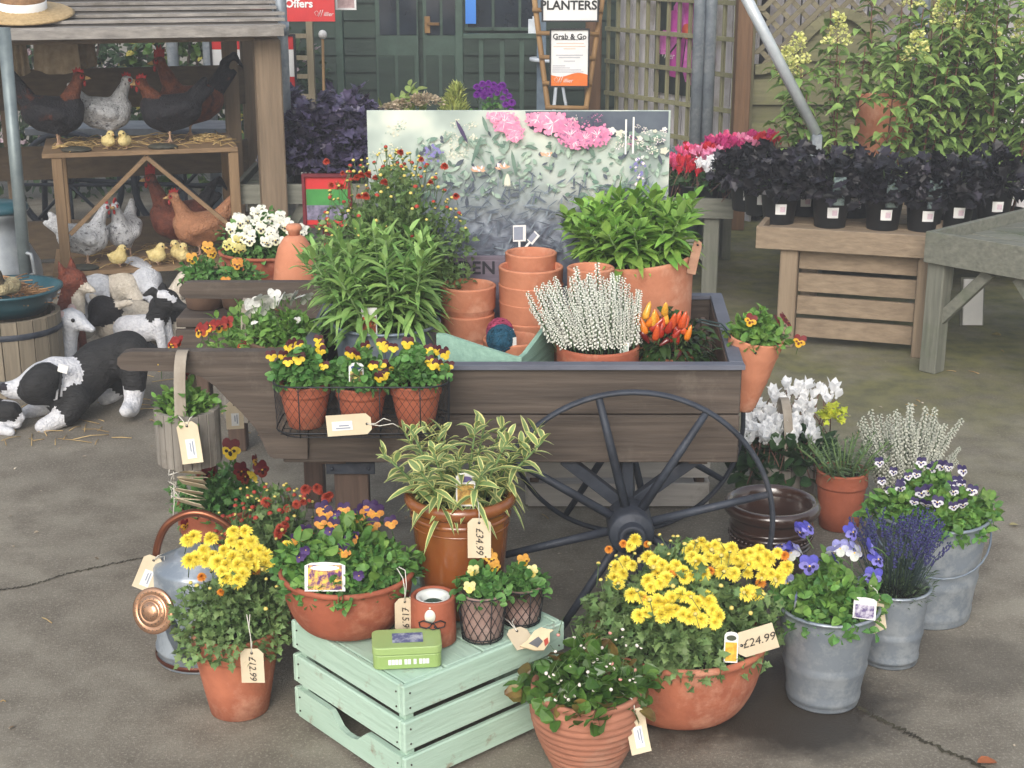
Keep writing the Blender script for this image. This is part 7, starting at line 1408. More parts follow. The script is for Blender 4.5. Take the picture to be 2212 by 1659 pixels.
for z, h_ in ((.97, .2), (.60, .17), (.20, .2), (.045, .07)): sbar('rear_rail', sh(.06, 1.2, z), sh(2.6, 1.2, z), .025, h_, RLW('x'))
gp = M('grey_green_pole', (126, 138, 140), (104, 116, 120), scale=14, metal=.35, rough=.45)
o = pole(PY(64, 690, 5.9) * 1, PY(8, 60, 5.9), .025, 'grey pole leaning in front of the shelter at the left picture edge', 'leaning_pole', collar=False, mat=gp)
for x, Y, lab in ((600, 7.25, 'grey steel pole just right of the shelter post'), (618, 6.95, 'grey steel pole nearest the purple leaved plants')): X = Xof(x, Y, .8); pole(Vector((X, Y, 0)), Vector((X, Y, 2.6)), .03, lab, base=True)
for x, lab in ((455, 'grey steel pole far behind the shelter, right of two'), (378, 'grey steel pole far behind the shelter, left of two')): X = Xof(x, 9.2, .8); pole(Vector((X, 9.2, 0)), Vector((X, 9.2, 2.6)), .035, lab, base=True)
# hat on the roof, hanging cloths
HAT = M('straw_hat', (196, 168, 120), (166, 136, 92), scale=60, bump=.5); hat = thing('straw_hat', sh(1.07, .13, 1.39), 'straw hat with a white band lying on the shelter roof', 'hat', rx=.185, rz=srz)
mb = MB(); mb.lathe([(.0001, .004), (.09, .004), (.2, -.004), (.215, .004), (.2, .012), (.105, .018), (.098, .03)], n=32); mb.build('brim', HAT, hat); mb = MB(); mb.lathe([(.1, .02), (.097, .06), (.085, .095), (.05, .11), (.0001, .105)], n=28); mb.build('crown', M('hat_crown', (150, 112, 74), (124, 90, 58), scale=50, bump=.4), hat); mb = MB(); mb.lathe([(.1015, .022), (.101, .056), (.0985, .058)], n=28, cap=False); mb.build('band', WHT, hat)
CAN = M('canvas', (166, 148, 122), (142, 124, 100), scale=30, rough=.9, bump=.2)
def cloth(xa, xb, y0, y1, Y, lab):
    a, b, c, d = R4(xa, y0, xb, y1, Y); n = 14; m_ = 8; V = []; o = thing('hanging_cloth', ((a + b) / 2, Y, c), lab, 'cloth', 'beige cloths hanging in the shelter')
    for s in (0, .006):
        for i in range(n + 1):
            for j in range(m_ + 1): t = j / m_; V.append(((a + (b - a) * i / n) - (a + b) / 2 + .02 * (t - .5) * (i / n - .5), .02 * math.sin(i * 1.1) * t + s, (d - c) * (1 - t) - (.02 * math.sin(i / n * 3.14) * t)))
    k = (n + 1) * (m_ + 1); fs = [(i * (m_ + 1) + j, (i + 1) * (m_ + 1) + j, (i + 1) * (m_ + 1) + j + 1, i * (m_ + 1) + j + 1) for i in range(n) for j in range(m_)]
    mb = MB(); mb.add(V, fs + [tuple(q + k for q in f[::-1]) for f in fs], 0, True); mb.build('canvas', CAN, o)
    mb = MB(); mb.tube([(-(b - a) / 2, .003, d - c), ((b - a) / 2, .003, d - c)], .008, 6); mb.build('rod', PW_('x'), o); return o
cloth(72, 168, 62, 152, 6.75, 'wide beige cloth hanging under the shelter roof above the black hen'); cloth(150, 204, 64, 140, 6.95, 'narrow beige cloth hanging behind the wide cloth in the shelter'); cloth(26, 58, 70, 156, 6.8, 'narrow beige cloth hanging left of the wide cloth in the shelter')
# two tier stand
Z1, Z2 = .80, .27; stn = thing('shelf_stand', sh(.62, .35, 0), 'two tier wooden stand of ornamental hens and chicks inside the shelter', 'stand')
UL, UR, VF, VB = .985, .22, .08, .56
def ubar(nm, a, b, w_, h_, m, up=(0, 0, 1)): return sbar(nm, a, b, w_, h_, m, stn, up)
for z in (Z1, Z2):
    ubar('shelf', sh(UR - .02, (VF + VB) / 2, z - .011), sh(UL + .06, (VF + VB) / 2, z - .011), VB - VF + .06, .02, STW('x'))
for u in (UL, UR):
    for v in (VF, VB): mb = MB(); c = sh(u, v, 0); mb.box((c.x, c.y, (Z1 - .022) / 2), (.045, .045, Z1 - .023), rz=srz); mb.build('leg', STW('z'), stn, True)
um = (UL + UR) / 2
for u in (UL - .03, UR + .03): ubar('brace', sh(um, VF - .03, Z1 - .03), sh(u, VF - .03, Z2 + .17), .018, .03, STW('x'), up=SV)
# straw on the shelves and floor
mb = MB()
for i in range(300):
    z = (Z1, Z2, .0)[i % 3]; c = sh(random.uniform(UR, UL) if z else random.uniform(.0, 1.6), random.uniform(VF, VB) if z else random.uniform(-.5, .8), z + .004); a = random.uniform(0, 3.2); l = random.uniform(.02, .07); d = Vector((math.cos(a), math.sin(a), random.uniform(-.05, .15))) * l; mb.tube([c - d * Vector((1, 1, 0)), c + Vector((0, 0, .01)), c + d], .0018, 4)
tag(mb.build('bedding_straw', _mc['straw']), 'straw bedding strewn on the stand shelves and shelter floor', 'straw', kind='stuff')
for u, v, z, lab in ((.9, .2, Z1, 'mound of straw at the front corner of the upper shelf'), (.3, .3, Z1, 'mound of straw by the rooster on the upper shelf'), (.5, .2, Z2, 'mound of straw among the chicks on the lower shelf')):
    mb = MB(); o = thing('straw_mound', sh(u, v, z), lab, 'straw', 'straw mounds')
    for i in range(90): a = random.uniform(0, 6.3); q = random.random() ** .5 * .09; c = Vector((math.cos(a) * q, math.sin(a) * q * .6, .03 * (1 - q / .09) + .004)); b2 = random.uniform(0, 3.2); d = Vector((math.cos(b2), math.sin(b2), random.uniform(-.1, .1))) * .03; mb.tube([c - d, c + d], .0016, 4)
    mb.build('straw_heap', _mc['straw'], o)
# ---------------------------------------------------------------- animals: one closed skin over tapered limbs, painted by patch
def creature(name, caps, mats, voxel, label, cat, loc, rz=0, group=None, eyes=None, extra=None, sm=6):
    """caps: (p0, p1, r0, r1, colour); local +x is the way the animal faces"""
    mb = MB()
    for p0, p1, r0, r1, ci in caps:
        p0, p1 = Vector(p0), Vector(p1); ax_ = (p1 - p0); L_ = ax_.length
        if L_ < 1e-5: mb.ball(p0, r0, 12); continue
        prof = [(max(1e-6, r0 * math.sin(a)), -r0 * math.cos(a)) for a in np.linspace(0, math.pi / 2, 6)] + [(max(1e-6, r1 * math.cos(a)), L_ + r1 * math.sin(a)) for a in np.linspace(0, math.pi / 2, 6)]
        mb.lathe(prof, n=14, M4=Matrix.Translation(p0) @ ax_.to_track_quat('Z', 'Y').to_matrix().to_4x4(), cap=False)
    o = mb.build(name, mats); me0 = o.data
    md = o.modifiers.new('skin', 'REMESH'); md.mode = 'VOXEL'; md.voxel_size = voxel; md.use_smooth_shade = True
    ms_ = o.modifiers.new('soft', 'SMOOTH'); ms_.iterations = sm; ms_.factor = .5
    bpy.context.view_layer.update(); me = bpy.data.meshes.new_from_object(o.evaluated_get(bpy.context.evaluated_depsgraph_get())); bpy.data.objects.remove(o); bpy.data.meshes.remove(me0); me.name = 'body'
    me.materials.clear(); [me.materials.append(m) for m in mats]
    n = len(me.polygons); C = np.zeros(n * 3, np.float32); me.polygons.foreach_get('center', C); C = C.reshape(-1, 3); best = np.full(n, 1e9); mi = np.zeros(n, np.int32)
    for p0, p1, r0, r1, ci in caps:
        a, b = np.array(p0, float), np.array(p1, float); ab = b - a; t = np.clip(((C - a) @ ab) / max(1e-9, ab @ ab), 0, 1); d = np.linalg.norm(C - (a + t[:, None] * ab), axis=1) - (r0 + (r1 - r0) * t); k = d < best; best[k] = d[k]; mi[k] = ci
    me.polygons.foreach_set('material_index', mi); me.polygons.foreach_set('use_smooth', np.ones(n, bool)); me.update()
    root = thing(name, loc, label, cat, group, rz=rz); put('body', me, root)
    for e in (eyes or []):
        m2 = MB(); m2.ball(e[:3], e[3], 8); m2.build('eye', BLK, root)
    if extra:
        for nm, mm, mt in extra: mm.build(nm, mt, root)
    return root
def MA(n, a, b=None, sc__=30, **k): return M(n, a, b, scale=sc__, rough=k.pop('rough', .7), bump=.9, bscale=110, **k)
FBK = MA('black_feather', (34, 32, 38), (22, 22, 28), c3=(92, 46, 30), s3=14, t3=(.58, .68)); FRU = MA('rust_feather', (126, 66, 36), (84, 40, 26), c3=(44, 30, 30), s3=22, t3=(.54, .66)); FWH = MA('white_feather', (206, 208, 212), (170, 172, 178), 60, c3=(96, 96, 102), s3=55, t3=(.56, .62)); FTAN = MA('tan_feather', (176, 120, 84), (146, 96, 66), c3=(200, 150, 112), s3=30, t3=(.56, .68)); FBR = MA('brown_feather', (128, 66, 44), (96, 46, 34), c3=(60, 34, 30), s3=26, t3=(.54, .66)); CMB = MA('red_comb', (186, 48, 44), (156, 36, 36)); BEAK = MA('beak', (206, 170, 110), (180, 140, 90)); LEG = MA('bird_leg', (196, 160, 130), (166, 130, 104)); CHK = MA('chick_down', (226, 206, 140), (200, 176, 108), 40)
def hen(label, loc, rz, s, cols, up=0.0, tailup=.0, group='ornamental hens', head_turn=0, rooster=False):
    B_, N_2, T_ = 0, 1, 2; k = lambda *v: tuple(q * s for q in v); ht = head_turn; hx, hz = (.34, .92 + up); hy = ht
    caps = [(k(-.24, 0, .47), k(.12, 0, .42), .22 * s, .24 * s, B_), (k(.1, 0, .46), k(.2, 0, .5), .23 * s, .18 * s, B_), (k(-.24, .15, .52), k(.06, .19, .44), .1 * s, .12 * s, B_), (k(-.24, -.15, .52), k(.06, -.19, .44), .1 * s, .12 * s, B_), (k(-.2, 0, .35), k(.05, 0, .3), .15 * s, .16 * s, B_), (k(.17, 0, .58), k(hx - .03, hy * .6, hz - .06), .14 * s, .075 * s, N_2), (k(hx - .02, hy, hz), k(hx + .03, hy * 1.1, hz - .005), .075 * s, .065 * s, N_2),
            (k(-.32, 0, .58), k(-.52, 0, .86 + tailup), .13 * s, .05 * s, T_), (k(-.34, 0, .56), k(-.6, 0, .72 + tailup), .11 * s, .05 * s, T_)]
    if rooster: caps += [(k(-.48, 0, .84 + tailup), k(-.62, 0, .95 + tailup), .06 * s, .04 * s, T_), (k(-.62, 0, .95 + tailup), k(-.72, 0, .78 + tailup), .045 * s, .025 * s, T_)]
    for y in (-.09, .09): caps += [(k(-.02, y, .34), k(0, y, .2), .085 * s, .04 * s, B_), (k(0, y, .2), k(.0, y, .025), .024 * s, .022 * s, 4), (k(-.03, y, .02), k(.1, y, .018), .02 * s, .016 * s, 4)]
    ex = []; m1 = MB(); m1.lathe([(.03 * s, 0), (.02 * s, .04 * s), (.004 * s, .075 * s)], n=8, M4=Matrix.Translation(k(hx + .075, hy * 1.2, hz - .015)) @ Matrix.Rotation(1.75, 4, 'Y') @ Matrix.Rotation(0, 4, 'Z')); ex.append(('beak', m1, BEAK))
    m2 = MB(); ch_ = 1.7 if rooster else 1.0; pts = [(-.07, .05), (-.085, .1 * ch_), (-.05, .085 * ch_), (-.035, .13 * ch_), (-.01, .095 * ch_), (.01, .125 * ch_), (.03, .085 * ch_), (.055, .1 * ch_), (.06, .05)]
    m2.prism([Vector(k(hx + x, hy * 1.05 - .012, hz + z)) for x, z in pts], (0, .024 * s, 0)); ex.append(('comb', m2, CMB)); m3 = MB()
    m3.ball(k(hx + .06, hy * 1.15, hz - .09), .03 * s, 8, 0, (.7, .8, 1.4)); m3.ball(k(hx + .035, hy + .05, hz - .0), .032 * s, 8, 0, (1, .7, 1)); m3.ball(k(hx + .035, hy - .05, hz - .0), .032 * s, 8, 0, (1, .7, 1)); ex.append(('wattle', m3, CMB))
    return creature('ornamental_hen' if not rooster else 'ornamental_rooster', caps, [cols[0], cols[1], cols[2], CMB, LEG], s * .024, label, 'hen' if not rooster else 'rooster', loc, rz, group, eyes=[(s * (hx + .04), s * (hy + .073), s * (hz + .015), s * .013), (s * (hx + .04), s * (hy - .073), s * (hz + .015), s * .013)], extra=ex)
def chick(label, loc, rz, s):
    k = lambda *v: tuple(q * s for q in v); caps = [(k(-.12, 0, .42), k(.08, 0, .42), .27 * s, .26 * s, 0), (k(.12, 0, .7), k(.16, 0, .76), .19 * s, .18 * s, 0), (k(-.3, 0, .5), k(-.42, 0, .56), .12 * s, .06 * s, 0)]
    for y in (-.12, .12): caps += [(k(0, y, .22), k(.02, y, .03), .05 * s, .035 * s, 1), (k(0, y, .03), k(.15, y, .03), .035 * s, .03 * s, 1)]
    m1 = MB(); m1.lathe([(.06 * s, 0), (.01 * s, .12 * s)], n=6, M4=Matrix.Translation(k(.31, 0, .73)) @ Matrix.Rotation(1.7, 4, 'Y')); return creature('ornamental_chick', caps, [CHK, LEG], s * .05, label, 'chick', loc, rz, 'ornamental chicks', eyes=[(s * .24, s * .15, s * .8, s * .035), (s * .24, -s * .15, s * .8, s * .035)], extra=[('beak', m1, BEAK)])
def onshelf(x, v, z): 
    # distance along the shelf line that shows at column x
    lo, hi = -.4, 2.6
    for _ in range(40):
        m_ = (lo + hi) / 2; p = sh(m_, v, z); px = 1106 + p.x / mpp(p.y, z)
        if px > x: lo = m_
        else: hi = m_
    return sh(m_, v, z)
R0_ = srz
hen('black and rust hen facing right on the upper shelf under the wide cloth', onshelf(128, .28, Z1), R0_ - .1, .335, (FBK, FRU, FBK), tailup=.12)
hen('white speckled hen facing right between the black birds on the upper shelf', onshelf(236, .42, Z1), R0_ + .0, .30, (FWH, FWH, FWH))
hen('dark rust breasted hen facing left on the upper shelf', onshelf(368, .26, Z1), R0_ + math.pi, .33, (FBK, FRU, FBK), up=-.08)
hen('tall black and orange rooster with raised neck at the back of the upper shelf', onshelf(412, .46, Z1), R0_ + math.pi, .36, (FRU, FRU, FBK), up=.06, tailup=.1, rooster=True)
chick('pale chick standing left of its pair on the upper shelf', onshelf(236, .1, Z1), R0_ - .8, .095); chick('pale chick standing right of its pair on the upper shelf', onshelf(270, .09, Z1), R0_ - 2.2, .095)
hen('white speckled hen facing right at the left post on the lower shelf', onshelf(190, .2, Z2), R0_ + .1, .28, (FWH, FWH, FWH))
hen('white speckled hen facing the yard in the middle of the lower shelf', onshelf(272, .32, Z2), R0_ - 1.9, .28, (FWH, FWH, FWH))
hen('brown rooster with a large red comb behind the tan hen on the lower shelf', onshelf(388, .42, Z2), R0_ + math.pi + .2, .345, (FBR, FBR, FBK), rooster=True, up=.1)
hen('tan hen facing left in front of the brown rooster on the lower shelf', onshelf(432, .26, Z2), R0_ + math.pi, .31, (FTAN, FTAN, FTAN))
for x, v, r_, lab in ((258, .08, .2, 'yellow chick in front of the middle white hen'), (342, .08, -.2, 'yellow chick alone at the centre of the lower shelf'), (386, .14, -2.4, 'yellow chick standing behind another in front of the brown rooster'), (395, .07, -1.2, 'yellow chick nearest the tan hen on the lower shelf')): chick(lab, onshelf(x, v, Z2), R0_ + r_, .115)
for x, v, z, lab in ((165, .09, Z1, 'dark flat stone at the feet of the black hen'), (352, .09, Z1, 'dark flat stone at the feet of the rust breasted hen'), (182, .09, Z2, 'mossy flat stone at the feet of the left white hen')):
    mb = MB(); mb.ball((0, 0, .008), .07, 10, 0, (1, .6, .22)); o = mb.build('base_stone', M('base_stone', (70, 68, 58), (48, 50, 42), scale=30, bump=.5)); o.location = onshelf(x, v, z); tag(o, lab, 'stone')
# sheepdog stretching in the yard
COAT = MA('dog_black_coat', (36, 35, 36), (22, 22, 24), 60, stretch=(.3, 1, 1)); WCOAT = MA('dog_white_coat', (216, 216, 220), (188, 190, 198), 50); NOSE = MA('dog_nose', (40, 34, 44), (30, 26, 34))
def dogpts(*a): return a
DB = PZ(200, 905, 0)
def L_(x, y, Y): return PY(x, y, Y) - DB
ya, yb = 5.12, 5.3
body = [(L_(275, 760, 5.24), L_(215, 785, 5.2), .082, .088, 0), (L_(215, 785, 5.2), L_(165, 835, 5.14), .09, .088, 0), (L_(165, 835, 5.14), L_(142, 862, 5.1), .088, .074, 0), (L_(284, 762, 5.18), L_(291, 830, 5.14), .07, .044, 0), (L_(290, 838, 5.14), L_(288, 868, 5.12), .042, .034, 1), (L_(288, 868, 5.12), L_(282, 883, 5.1), .034, .036, 1), (L_(282, 884, 5.1), L_(272, 888, 5.05), .033, .026, 1),
        (L_(262, 780, 5.32), L_(258, 830, 5.32), .07, .05, 0), (L_(258, 832, 5.32), L_(246, 850, 5.3), .036, .032, 1), (L_(246, 850, 5.3), L_(226, 862, 5.27), .034, .028, 1),
        (L_(166, 862, 5.06), L_(146, 894, 5.03), .055, .046, 0), (L_(148, 893, 5.03), L_(110, 914, 5.0), .042, .034, 1), (L_(110, 914, 5.0), L_(92, 922, 4.98), .034, .03, 1), (L_(130, 862, 5.2), L_(95, 878, 5.18), .055, .038, 1), (L_(95, 878, 5.18), L_(60, 893, 5.15), .036, .03, 1),
        (L_(140, 835, 5.12), L_(115, 830, 5.1), .09, .085, 1), (L_(150, 815, 5.12), L_(120, 810, 5.1), .075, .07, 1), (L_(112, 826, 5.09), L_(92, 830, 5.07), .085, .08, 1), (L_(86, 842, 5.03), L_(75, 845, 5.02), .062, .055, 0), (L_(96, 818, 5.02), L_(80, 832, 5.0), .06, .06, 0), (L_(90, 806, 5.07), L_(62, 826, 5.05), .045, .04, 1), (L_(60, 838, 5.05), L_(25, 842, 5.03), .05, .034, 1), (L_(25, 842, 5.03), L_(16, 841, 5.02), .036, .03, 1), (L_(9, 838, 5.01), L_(7, 838, 5.01), .022, .02, 2),
        (L_(305, 770, 5.3), L_(322, 762, 5.32), .06, .04, 0), (L_(102, 800, 5.14), L_(86, 790, 5.15), .03, .015, 0)]
dog = creature('sheepdog_statue', body, [COAT, WCOAT, NOSE], .011, 'black and white sheepdog ornament stretching with front legs low, on the concrete', 'dog ornament', DB, 0, None, eyes=[(*L_(66, 824, 4.985), .008)], sm=5)
mb = MB(); mb.tube([L_(133, 800, 5.03), L_(128, 850, 5.0), L_(124, 880, 5.06)], .004, 6); mb.build('collar', BLK, dog); mb = MB(); c = L_(136, 797, 5.02); mb.box(c, (.035, .004, .03), ry=.3); mb.build('price_sticker', WHT, dog)
PB = PZ(20, 925, 0); LP = lambda x, y, Y: PY(x, y, Y) - PB; Yp = PB.y
creature('puppy_statue', [(LP(-30, 900, Yp + .1), LP(-5, 895, Yp + .06), .06, .055, 1), (LP(15, 890, Yp), LP(22, 890, Yp - .01), .046, .044, 1), (LP(8, 888, Yp - .03), LP(24, 888, Yp - .035), .036, .034, 0), (LP(34, 896, Yp - .02), LP(46, 902, Yp - .03), .026, .018, 1), (LP(0, 915, Yp), LP(38, 918, Yp - .03), .022, .018, 1), (LP(-20, 925, Yp - .04), LP(24, 934, Yp - .08), .024, .018, 1), (LP(2, 872, Yp), LP(-4, 864, Yp), .02, .012, 0)], [COAT, WCOAT], .009, 'small black and white puppy ornament lying at the left picture edge', 'dog ornament', PB, 0, None, eyes=[(*LP(32, 884, Yp - .05), .005)])
# grazing lambs and others at the foot of the stand
FL = MA('lamb_white', (206, 208, 214), (178, 182, 192), 70); FC = MA('lamb_cream', (216, 206, 190), (190, 178, 160), 70); FDK = MA('lamb_dark_face', (44, 40, 42), (32, 30, 32), 50); FOX = MA('fox_red', (124, 58, 36), (94, 42, 28), 50)
def lamb(label, loc, rz, s, wool, face, graze=True, name='lamb_statue', eyeoff=True):
    k = lambda *v: tuple(q * s for q in v); hz, hx = (.3, .56) if graze else (.78, .5)
    caps = [(k(-.3, 0, .62), k(.2, 0, .6), .23 * s, .22 * s, 0), (k(.2, 0, .58), k(hx - .1, 0, hz + .16), .17 * s, .1 * s, 0), (k(hx - .06, 0, hz + .08), k(hx + .05, 0, hz - .04), .1 * s, .085 * s, 1), (k(hx + .05, 0, hz - .04), k(hx + .12, 0, hz - .12), .075 * s, .055 * s, 1), (k(-.48, 0, .66), k(-.54, 0, .48), .05 * s, .04 * s, 0)]
    for y in (-.13, .13): caps += [(k(hx - .1, y * .6, hz + .14), k(hx - .12, y * 1.7, hz + .13), .035 * s, .03 * s, 1), (k(.18, y, .5), k(.19, y, .26), .085 * s, .055 * s, 0), (k(.19, y, .26), k(.2, y, .03), .05 * s, .045 * s, 2), (k(-.32, y, .5), k(-.36, y, .3), .1 * s, .06 * s, 0), (k(-.36, y, .3), k(-.33, y, .03), .05 * s, .045 * s, 2)]
    return creature(name, caps, [wool, face, FDK if face is FDK else wool], s * .03, label, 'lamb ornament', loc, rz, 'grazing animal ornaments', eyes=[(s * (hx + .03), s * .085, s * (hz + .03), s * .016), (s * (hx + .03), -s * .085, s * (hz + .03), s * .016)])
def foot(x, y, Y=None):
    p = PZ(x, y, 0); return p
c = onshelf(512, .66, .5); mb = MB(); mb.box((c.x, c.y, .645), (.072, .06, 1.29), rz=srz); mb.build('post', PW_('z'), shl, True)
lamb('white lamb ornament turned away beside the stand post', foot(192, 700), R0_ + 2.2, .31, FL, FL)
lamb('cream black legged lamb ornament grazing between two white ones', foot(258, 702), R0_ - .9, .31, FC, FDK)
lamb('white lamb ornament grazing with lowered head below the lower shelf', foot(312, 694), R0_ - 1.25, .34, FL, FL)
def lyinglamb(label, p, rz, s):
    k = lambda *v: tuple(q * s for q in v); caps = [(k(-.45, 0, .26), k(0, 0, .26), .24 * s, .24 * s, 0), (k(.1, 0, .45), k(.16, 0, .5), .2 * s, .19 * s, 1), (k(.26, 0, .42), k(.34, 0, .38), .11 * s, .08 * s, 1), (k(.05, .18, .56), k(0, .34, .6), .06 * s, .05 * s, 0), (k(.05, -.18, .56), k(0, -.34, .6), .06 * s, .05 * s, 0), (k(0, .16, .08), k(.3, .16, .07), .07 * s, .06 * s, 0), (k(0, -.16, .08), k(.3, -.16, .07), .07 * s, .06 * s, 0)]
    return creature('lying_lamb_statue', caps, [FC, FDK], s * .035, label, 'lamb ornament', p, rz, 'lying black faced lambs')
lyinglamb('black faced lamb ornament lying behind the sheepdog, left of two', foot(248, 745), -2.1, .34); lyinglamb('black faced lamb ornament lying beside the rear cart handle, right of two', foot(385, 748), -2.3, .36)
COL = foot(345, 768); kc = lambda *v: tuple(q * .3 for q in v)
creature('collie_puppy_statue', [(kc(-.5, 0, .35), kc(-.1, 0, .4), .2 * .3, .2 * .3, 1), (kc(.0, 0, .55), kc(.12, 0, .75), .15 * .3, .15 * .3, 0), (kc(.15, 0, .82), kc(.2, 0, .82), .17 * .3, .16 * .3, 0), (kc(.18, -.1, .92), kc(.3, -.06, .85), .07 * .3, .06 * .3, 1), (kc(.32, 0, .76), kc(.48, 0, .72), .09 * .3, .06 * .3, 0), (kc(.05, .14, .98), kc(-.05, .2, .92), .06 * .3, .04 * .3, 0), (kc(.05, -.14, .98), kc(-.05, -.2, .92), .06 * .3, .04 * .3, 0), (kc(.08, .1, .5), kc(.12, .1, .04), .08 * .3, .07 * .3, 1), (kc(.08, -.1, .5), kc(.12, -.1, .04), .08 * .3, .07 * .3, 1), (kc(-.5, 0, .25), kc(-.3, .15, .08), .14 * .3, .1 * .3, 0)], [COAT, WCOAT], .01, 'black collie puppy ornament with a white blaze looking right beside the sheepdog', 'dog ornament', COL, -.3)
ft = foot(150, 772); kf = lambda *v: tuple(q * .33 for q in v)
creature('fox_statue', [(kf(-.22, 0, .28), kf(.0, 0, .5), .24 * .33, .18 * .33, 0), (kf(.02, 0, .55), kf(.1, 0, .85), .16 * .33, .13 * .33, 0), (kf(.14, 0, .55), kf(.18, 0, .8), .12 * .33, .11 * .33, 1), (kf(.12, 0, 1.02), kf(.18, 0, 1.02), .17 * .33, .15 * .33, 0), (kf(.26, 0, .95), kf(.42, 0, .9), .09 * .33, .045 * .33, 1), (kf(.08, .12, 1.16), kf(.06, .15, 1.28), .06 * .33, .025 * .33, 0), (kf(.08, -.12, 1.16), kf(.06, -.15, 1.28), .06 * .33, .025 * .33, 0), (kf(.1, .1, .5), kf(.16, .1, .04), .08 * .33, .06 * .33, 0), (kf(.1, -.1, .5), kf(.16, -.1, .04), .08 * .33, .06 * .33, 0), (kf(-.35, 0, .12), kf(-.1, .28, .1), .12 * .33, .07 * .33, 0)], [FOX, FC], .01, 'red brown fox ornament sitting with pale chest behind the white stoat', 'fox ornament', ft, R0_ - .5, eyes=[(.33 * .26, .33 * .09, .33 * 1.06, .006), (.33 * .26, -.33 * .09, .33 * 1.06, .006)])
sp_ = foot(152, 815); kw = lambda *v: tuple(q * .3 for q in v)
creature('stoat_statue', [(kw(-.1, 0, .12), kw(.0, 0, .5), .17 * .3, .14 * .3, 0), (kw(.0, 0, .5), kw(.08, 0, .72), .13 * .3, .13 * .3, 0), (kw(.08, 0, .8), kw(.16, 0, .8), .17 * .3, .15 * .3, 0), (kw(.26, 0, .76), kw(.42, 0, .7), .1 * .3, .05 * .3, 0), (kw(.02, .14, .9), kw(-.02, .19, .92), .07 * .3, .06 * .3, 1), (kw(.02, -.14, .9), kw(-.02, -.19, .92), .07 * .3, .06 * .3, 1)], [FL, MA('pink_ear', (206, 176, 172), (190, 160, 156))], .009, 'white stoat ornament peering right just behind the sheepdog', 'stoat ornament', sp_, R0_ - .6, eyes=[(.3 * .22, .3 * .12, .3 * .84, .008), (.3 * .22, -.3 * .13, .3 * .84, .008)])
gs = foot(372, 712); kg = lambda *v: tuple(q * .32 for q in v)
creature('tapering_ornament', [(kg(0, 0, .15), kg(.0, 0, .35), .2 * .32, .17 * .32, 0), (kg(0, 0, .35), kg(.2, 0, .75), .16 * .32, .09 * .32, 0), (kg(.2, 0, .75), kg(.38, 0, .95), .08 * .32, .03 * .32, 0), (kg(-.1, 0, .04), kg(.1, 0, .04), .12 * .32, .12 * .32, 1)], [FC, FDK], .01, 'cream tapering ornament with a dark foot beside the rear cart handle', 'ornament', gs, .2)
# milk churn, basin of straw on a tub
CHU = M('churn_metal', (146, 152, 156), (118, 124, 130), scale=10, metal=.35, rough=.5); TEAL = M('teal_enamel', (44, 92, 104), (30, 72, 84), scale=8, rough=.3, spec=.6)
cx = Xof(2, 6.0, .5); chn = thing('milk_churn', (cx, 6.0, 0), 'grey metal milk churn with a teal lid at the left picture edge', 'milk churn'); mb = MB(); mb.lathe([(.15, 0), (.155, .01), (.155, .36), (.15, .4), (.1, .5), (.085, .53), (.085, .58), (.11, .6), (.11, .62)], n=32); mb.build('body', CHU, chn); mb = MB(); mb.lathe([(.118, .615), (.125, .625), (.12, .645), (.05, .66), (.0001, .66)], n=28); mb.build('lid', TEAL, chn)
mb = MB(); mb.tube([(.1, -.1, .47), (.16, -.12, .46), (.17, -.12, .38), (.12, -.1, .36)], .009, 6); mb.build('handle', CHU, chn)
tbx = Xof(18, 5.55, .3); tbn = thing('wooden_tub', (tbx, 5.55, 0), 'weathered wooden half barrel under the teal basin at the left edge', 'tub'); tz0 = .30; mb = MB(); n = 20
for i in range(n): a = i * 2 * math.pi / n; q0 = .17; mb.bar((q0 * math.cos(a), q0 * math.sin(a), 0), (.2 * math.cos(a), .2 * math.sin(a), tz0), 2 * math.pi * .19 / n * .99, .02, up=(-math.sin(a), math.cos(a), 0)) if False else mb.box((.185 * math.cos(a), .185 * math.sin(a), tz0 / 2), (.02, 2 * math.pi * .185 / n * .99, tz0), rz=a)
mb.build('staves', wood('tub_stave', (140, 128, 108), (106, 96, 82), 'z', island=.15), tbn)
for z in (.06, .24): mb = MB(); mb.lathe([(.197, z - .012), (.2, z - .01), (.2, z + .01), (.197, z + .012)], n=32, cap=False); mb.build('hoop', IRON, tbn)
bs = thing('enamel_basin', (tbx, 5.55, tz0 + .002), 'teal enamel basin of straw and a bird nest on the wooden tub', 'basin'); mb = MB(); mb.lathe([(.0001, 0), (.14, 0), (.185, .05), (.2, .085), (.215, .09), (.215, .098), (.198, .097), (.18, .06), (.13, .02), (.0001, .018)], n=40); mb.build('bowl', TEAL, bs)
mb = MB()
for i in range(300): a = random.uniform(0, 6.3); q = random.random() ** .5 * .17; c = Vector((math.cos(a) * q, math.sin(a) * q, .05 + .11 * (1 - q / .17) * random.random())); b2 = random.uniform(0, 3.2); d = Vector((math.cos(b2), math.sin(b2), random.uniform(-.2, .2))) * random.uniform(.02, .06); mb.tube([c - d, c, c + d], .002, 4)
mb.build('straw_heap', M('warm_straw', (186, 140, 92), (150, 104, 66), island=.3), bs)
dk = creature('duckling_ornament', [((-.03, 0, .05), (.03, 0, .05), .035, .03, 0), ((.04, 0, .08), (.05, 0, .11), .022, .024, 1), ((.07, 0, .108), (.09, 0, .1), .01, .008, 2)], [MA('duck_cream', (186, 172, 132), (120, 104, 74)), MA('duck_dark', (84, 74, 56), (60, 52, 40)), BEAK], .006, 'small speckled duckling ornament sitting in the straw of the teal basin', 'duckling ornament', (tbx + .05, 5.42, tz0 + .08), -2.0)
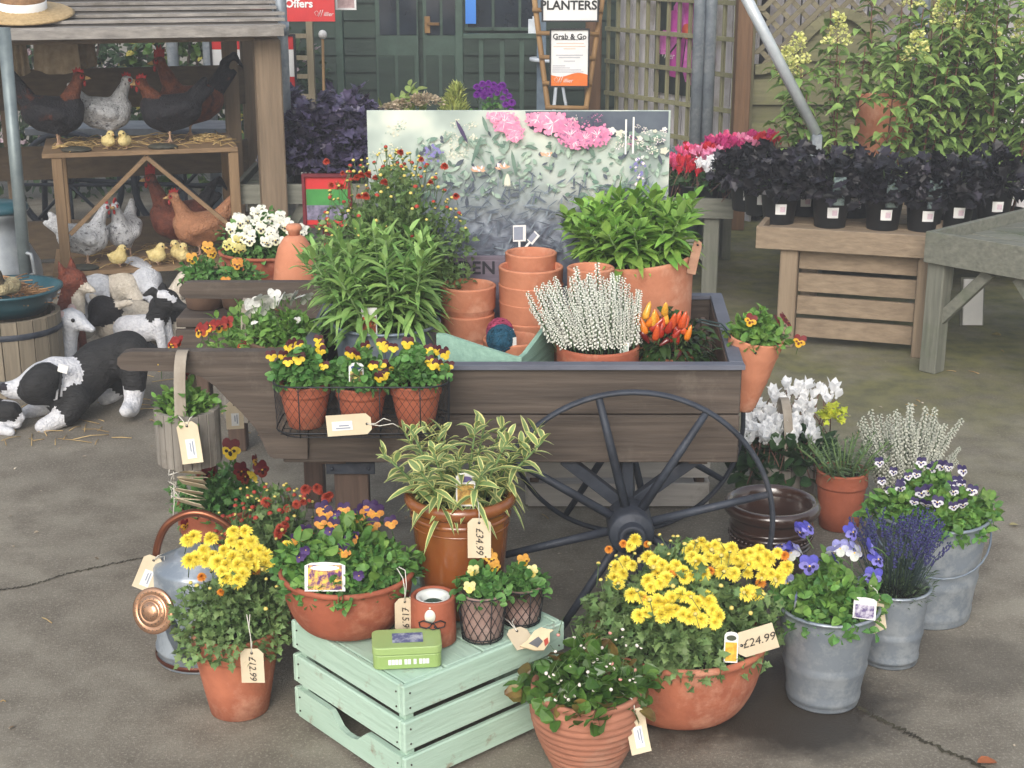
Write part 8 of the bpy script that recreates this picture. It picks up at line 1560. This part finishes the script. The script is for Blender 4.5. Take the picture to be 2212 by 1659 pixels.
# dark iron trolley behind the shelter rails
trl = thing('iron_trolley', (Xof(300, 8.6, .3), 8.6, 0), 'black iron trolley with spoked wheels standing behind the shelter rails', 'trolley')
for x in (150, 400):
    c = Vector((Xof(x, 8.5, .35), 8.5, .32)); mb = MB(); mb.tube([c + Vector((.3 * math.cos(a), 0, .3 * math.sin(a))) for a in np.linspace(0, 6.283, 41)[:-1]], .02, 6, closed=True); wo = mb.build('wheel', IRON, trl, True)
    for k in range(8): mb = MB(); a = k * .785; mb.tube([c, c + Vector((.3 * math.cos(a), 0, .3 * math.sin(a)))], .011, 5); s_ = mb.build('spoke', IRON, trl, True); s_.parent = wo
mb = MB(); a, b = Xof(60, 8.6, .6), Xof(500, 8.6, .6); mb.box(((a + b) / 2, 8.75, .62), (b - a, .4, .04)); mb.build('platform', M('grey_platform', (120, 126, 134), (96, 102, 110)), trl, True)
for x in (a + .05, (a + b) / 2, b - .05): mb = MB(); mb.tube([(x, 8.6, 0), (x + .04, 8.6, .6)], .018, 6); mb.build('strut', IRON, trl, True)
mb = MB(); mb.tube([(a + .1, 8.55, .35), (b - .1, 8.55, .3)], .014, 6); mb.build('axle_rod', IRON, trl, True)
# ================================================================ HAZE BOX ADDED TO IMITATE LENS VEIL
hz = MB(); hz.add([(x, y, z) for z in (-1, 3.6) for y in (-3, 16) for x in (-9, 9)], [(0, 2, 3, 1), (4, 5, 7, 6), (0, 1, 5, 4), (2, 6, 7, 3), (0, 4, 6, 2), (1, 3, 7, 5)])
hm = bpy.data.materials.new('lens_veil'); hm.use_nodes = True; t_ = hm.node_tree; t_.nodes.remove(t_.nodes['Principled BSDF']); pv = t_.nodes.new('ShaderNodeVolumePrincipled')
pv.inputs['Color'].default_value = (.93, .95, 1, 1); pv.inputs['Density'].default_value = .012; pv.inputs['Anisotropy'].default_value = .2
t_.links.new(pv.outputs[0], t_.nodes['Material Output'].inputs['Volume'])
hzo = hz.build('haze', hm); tag(hzo, 'thin haze volume added over the whole yard to imitate lens veil', 'haze', kind='stuff')
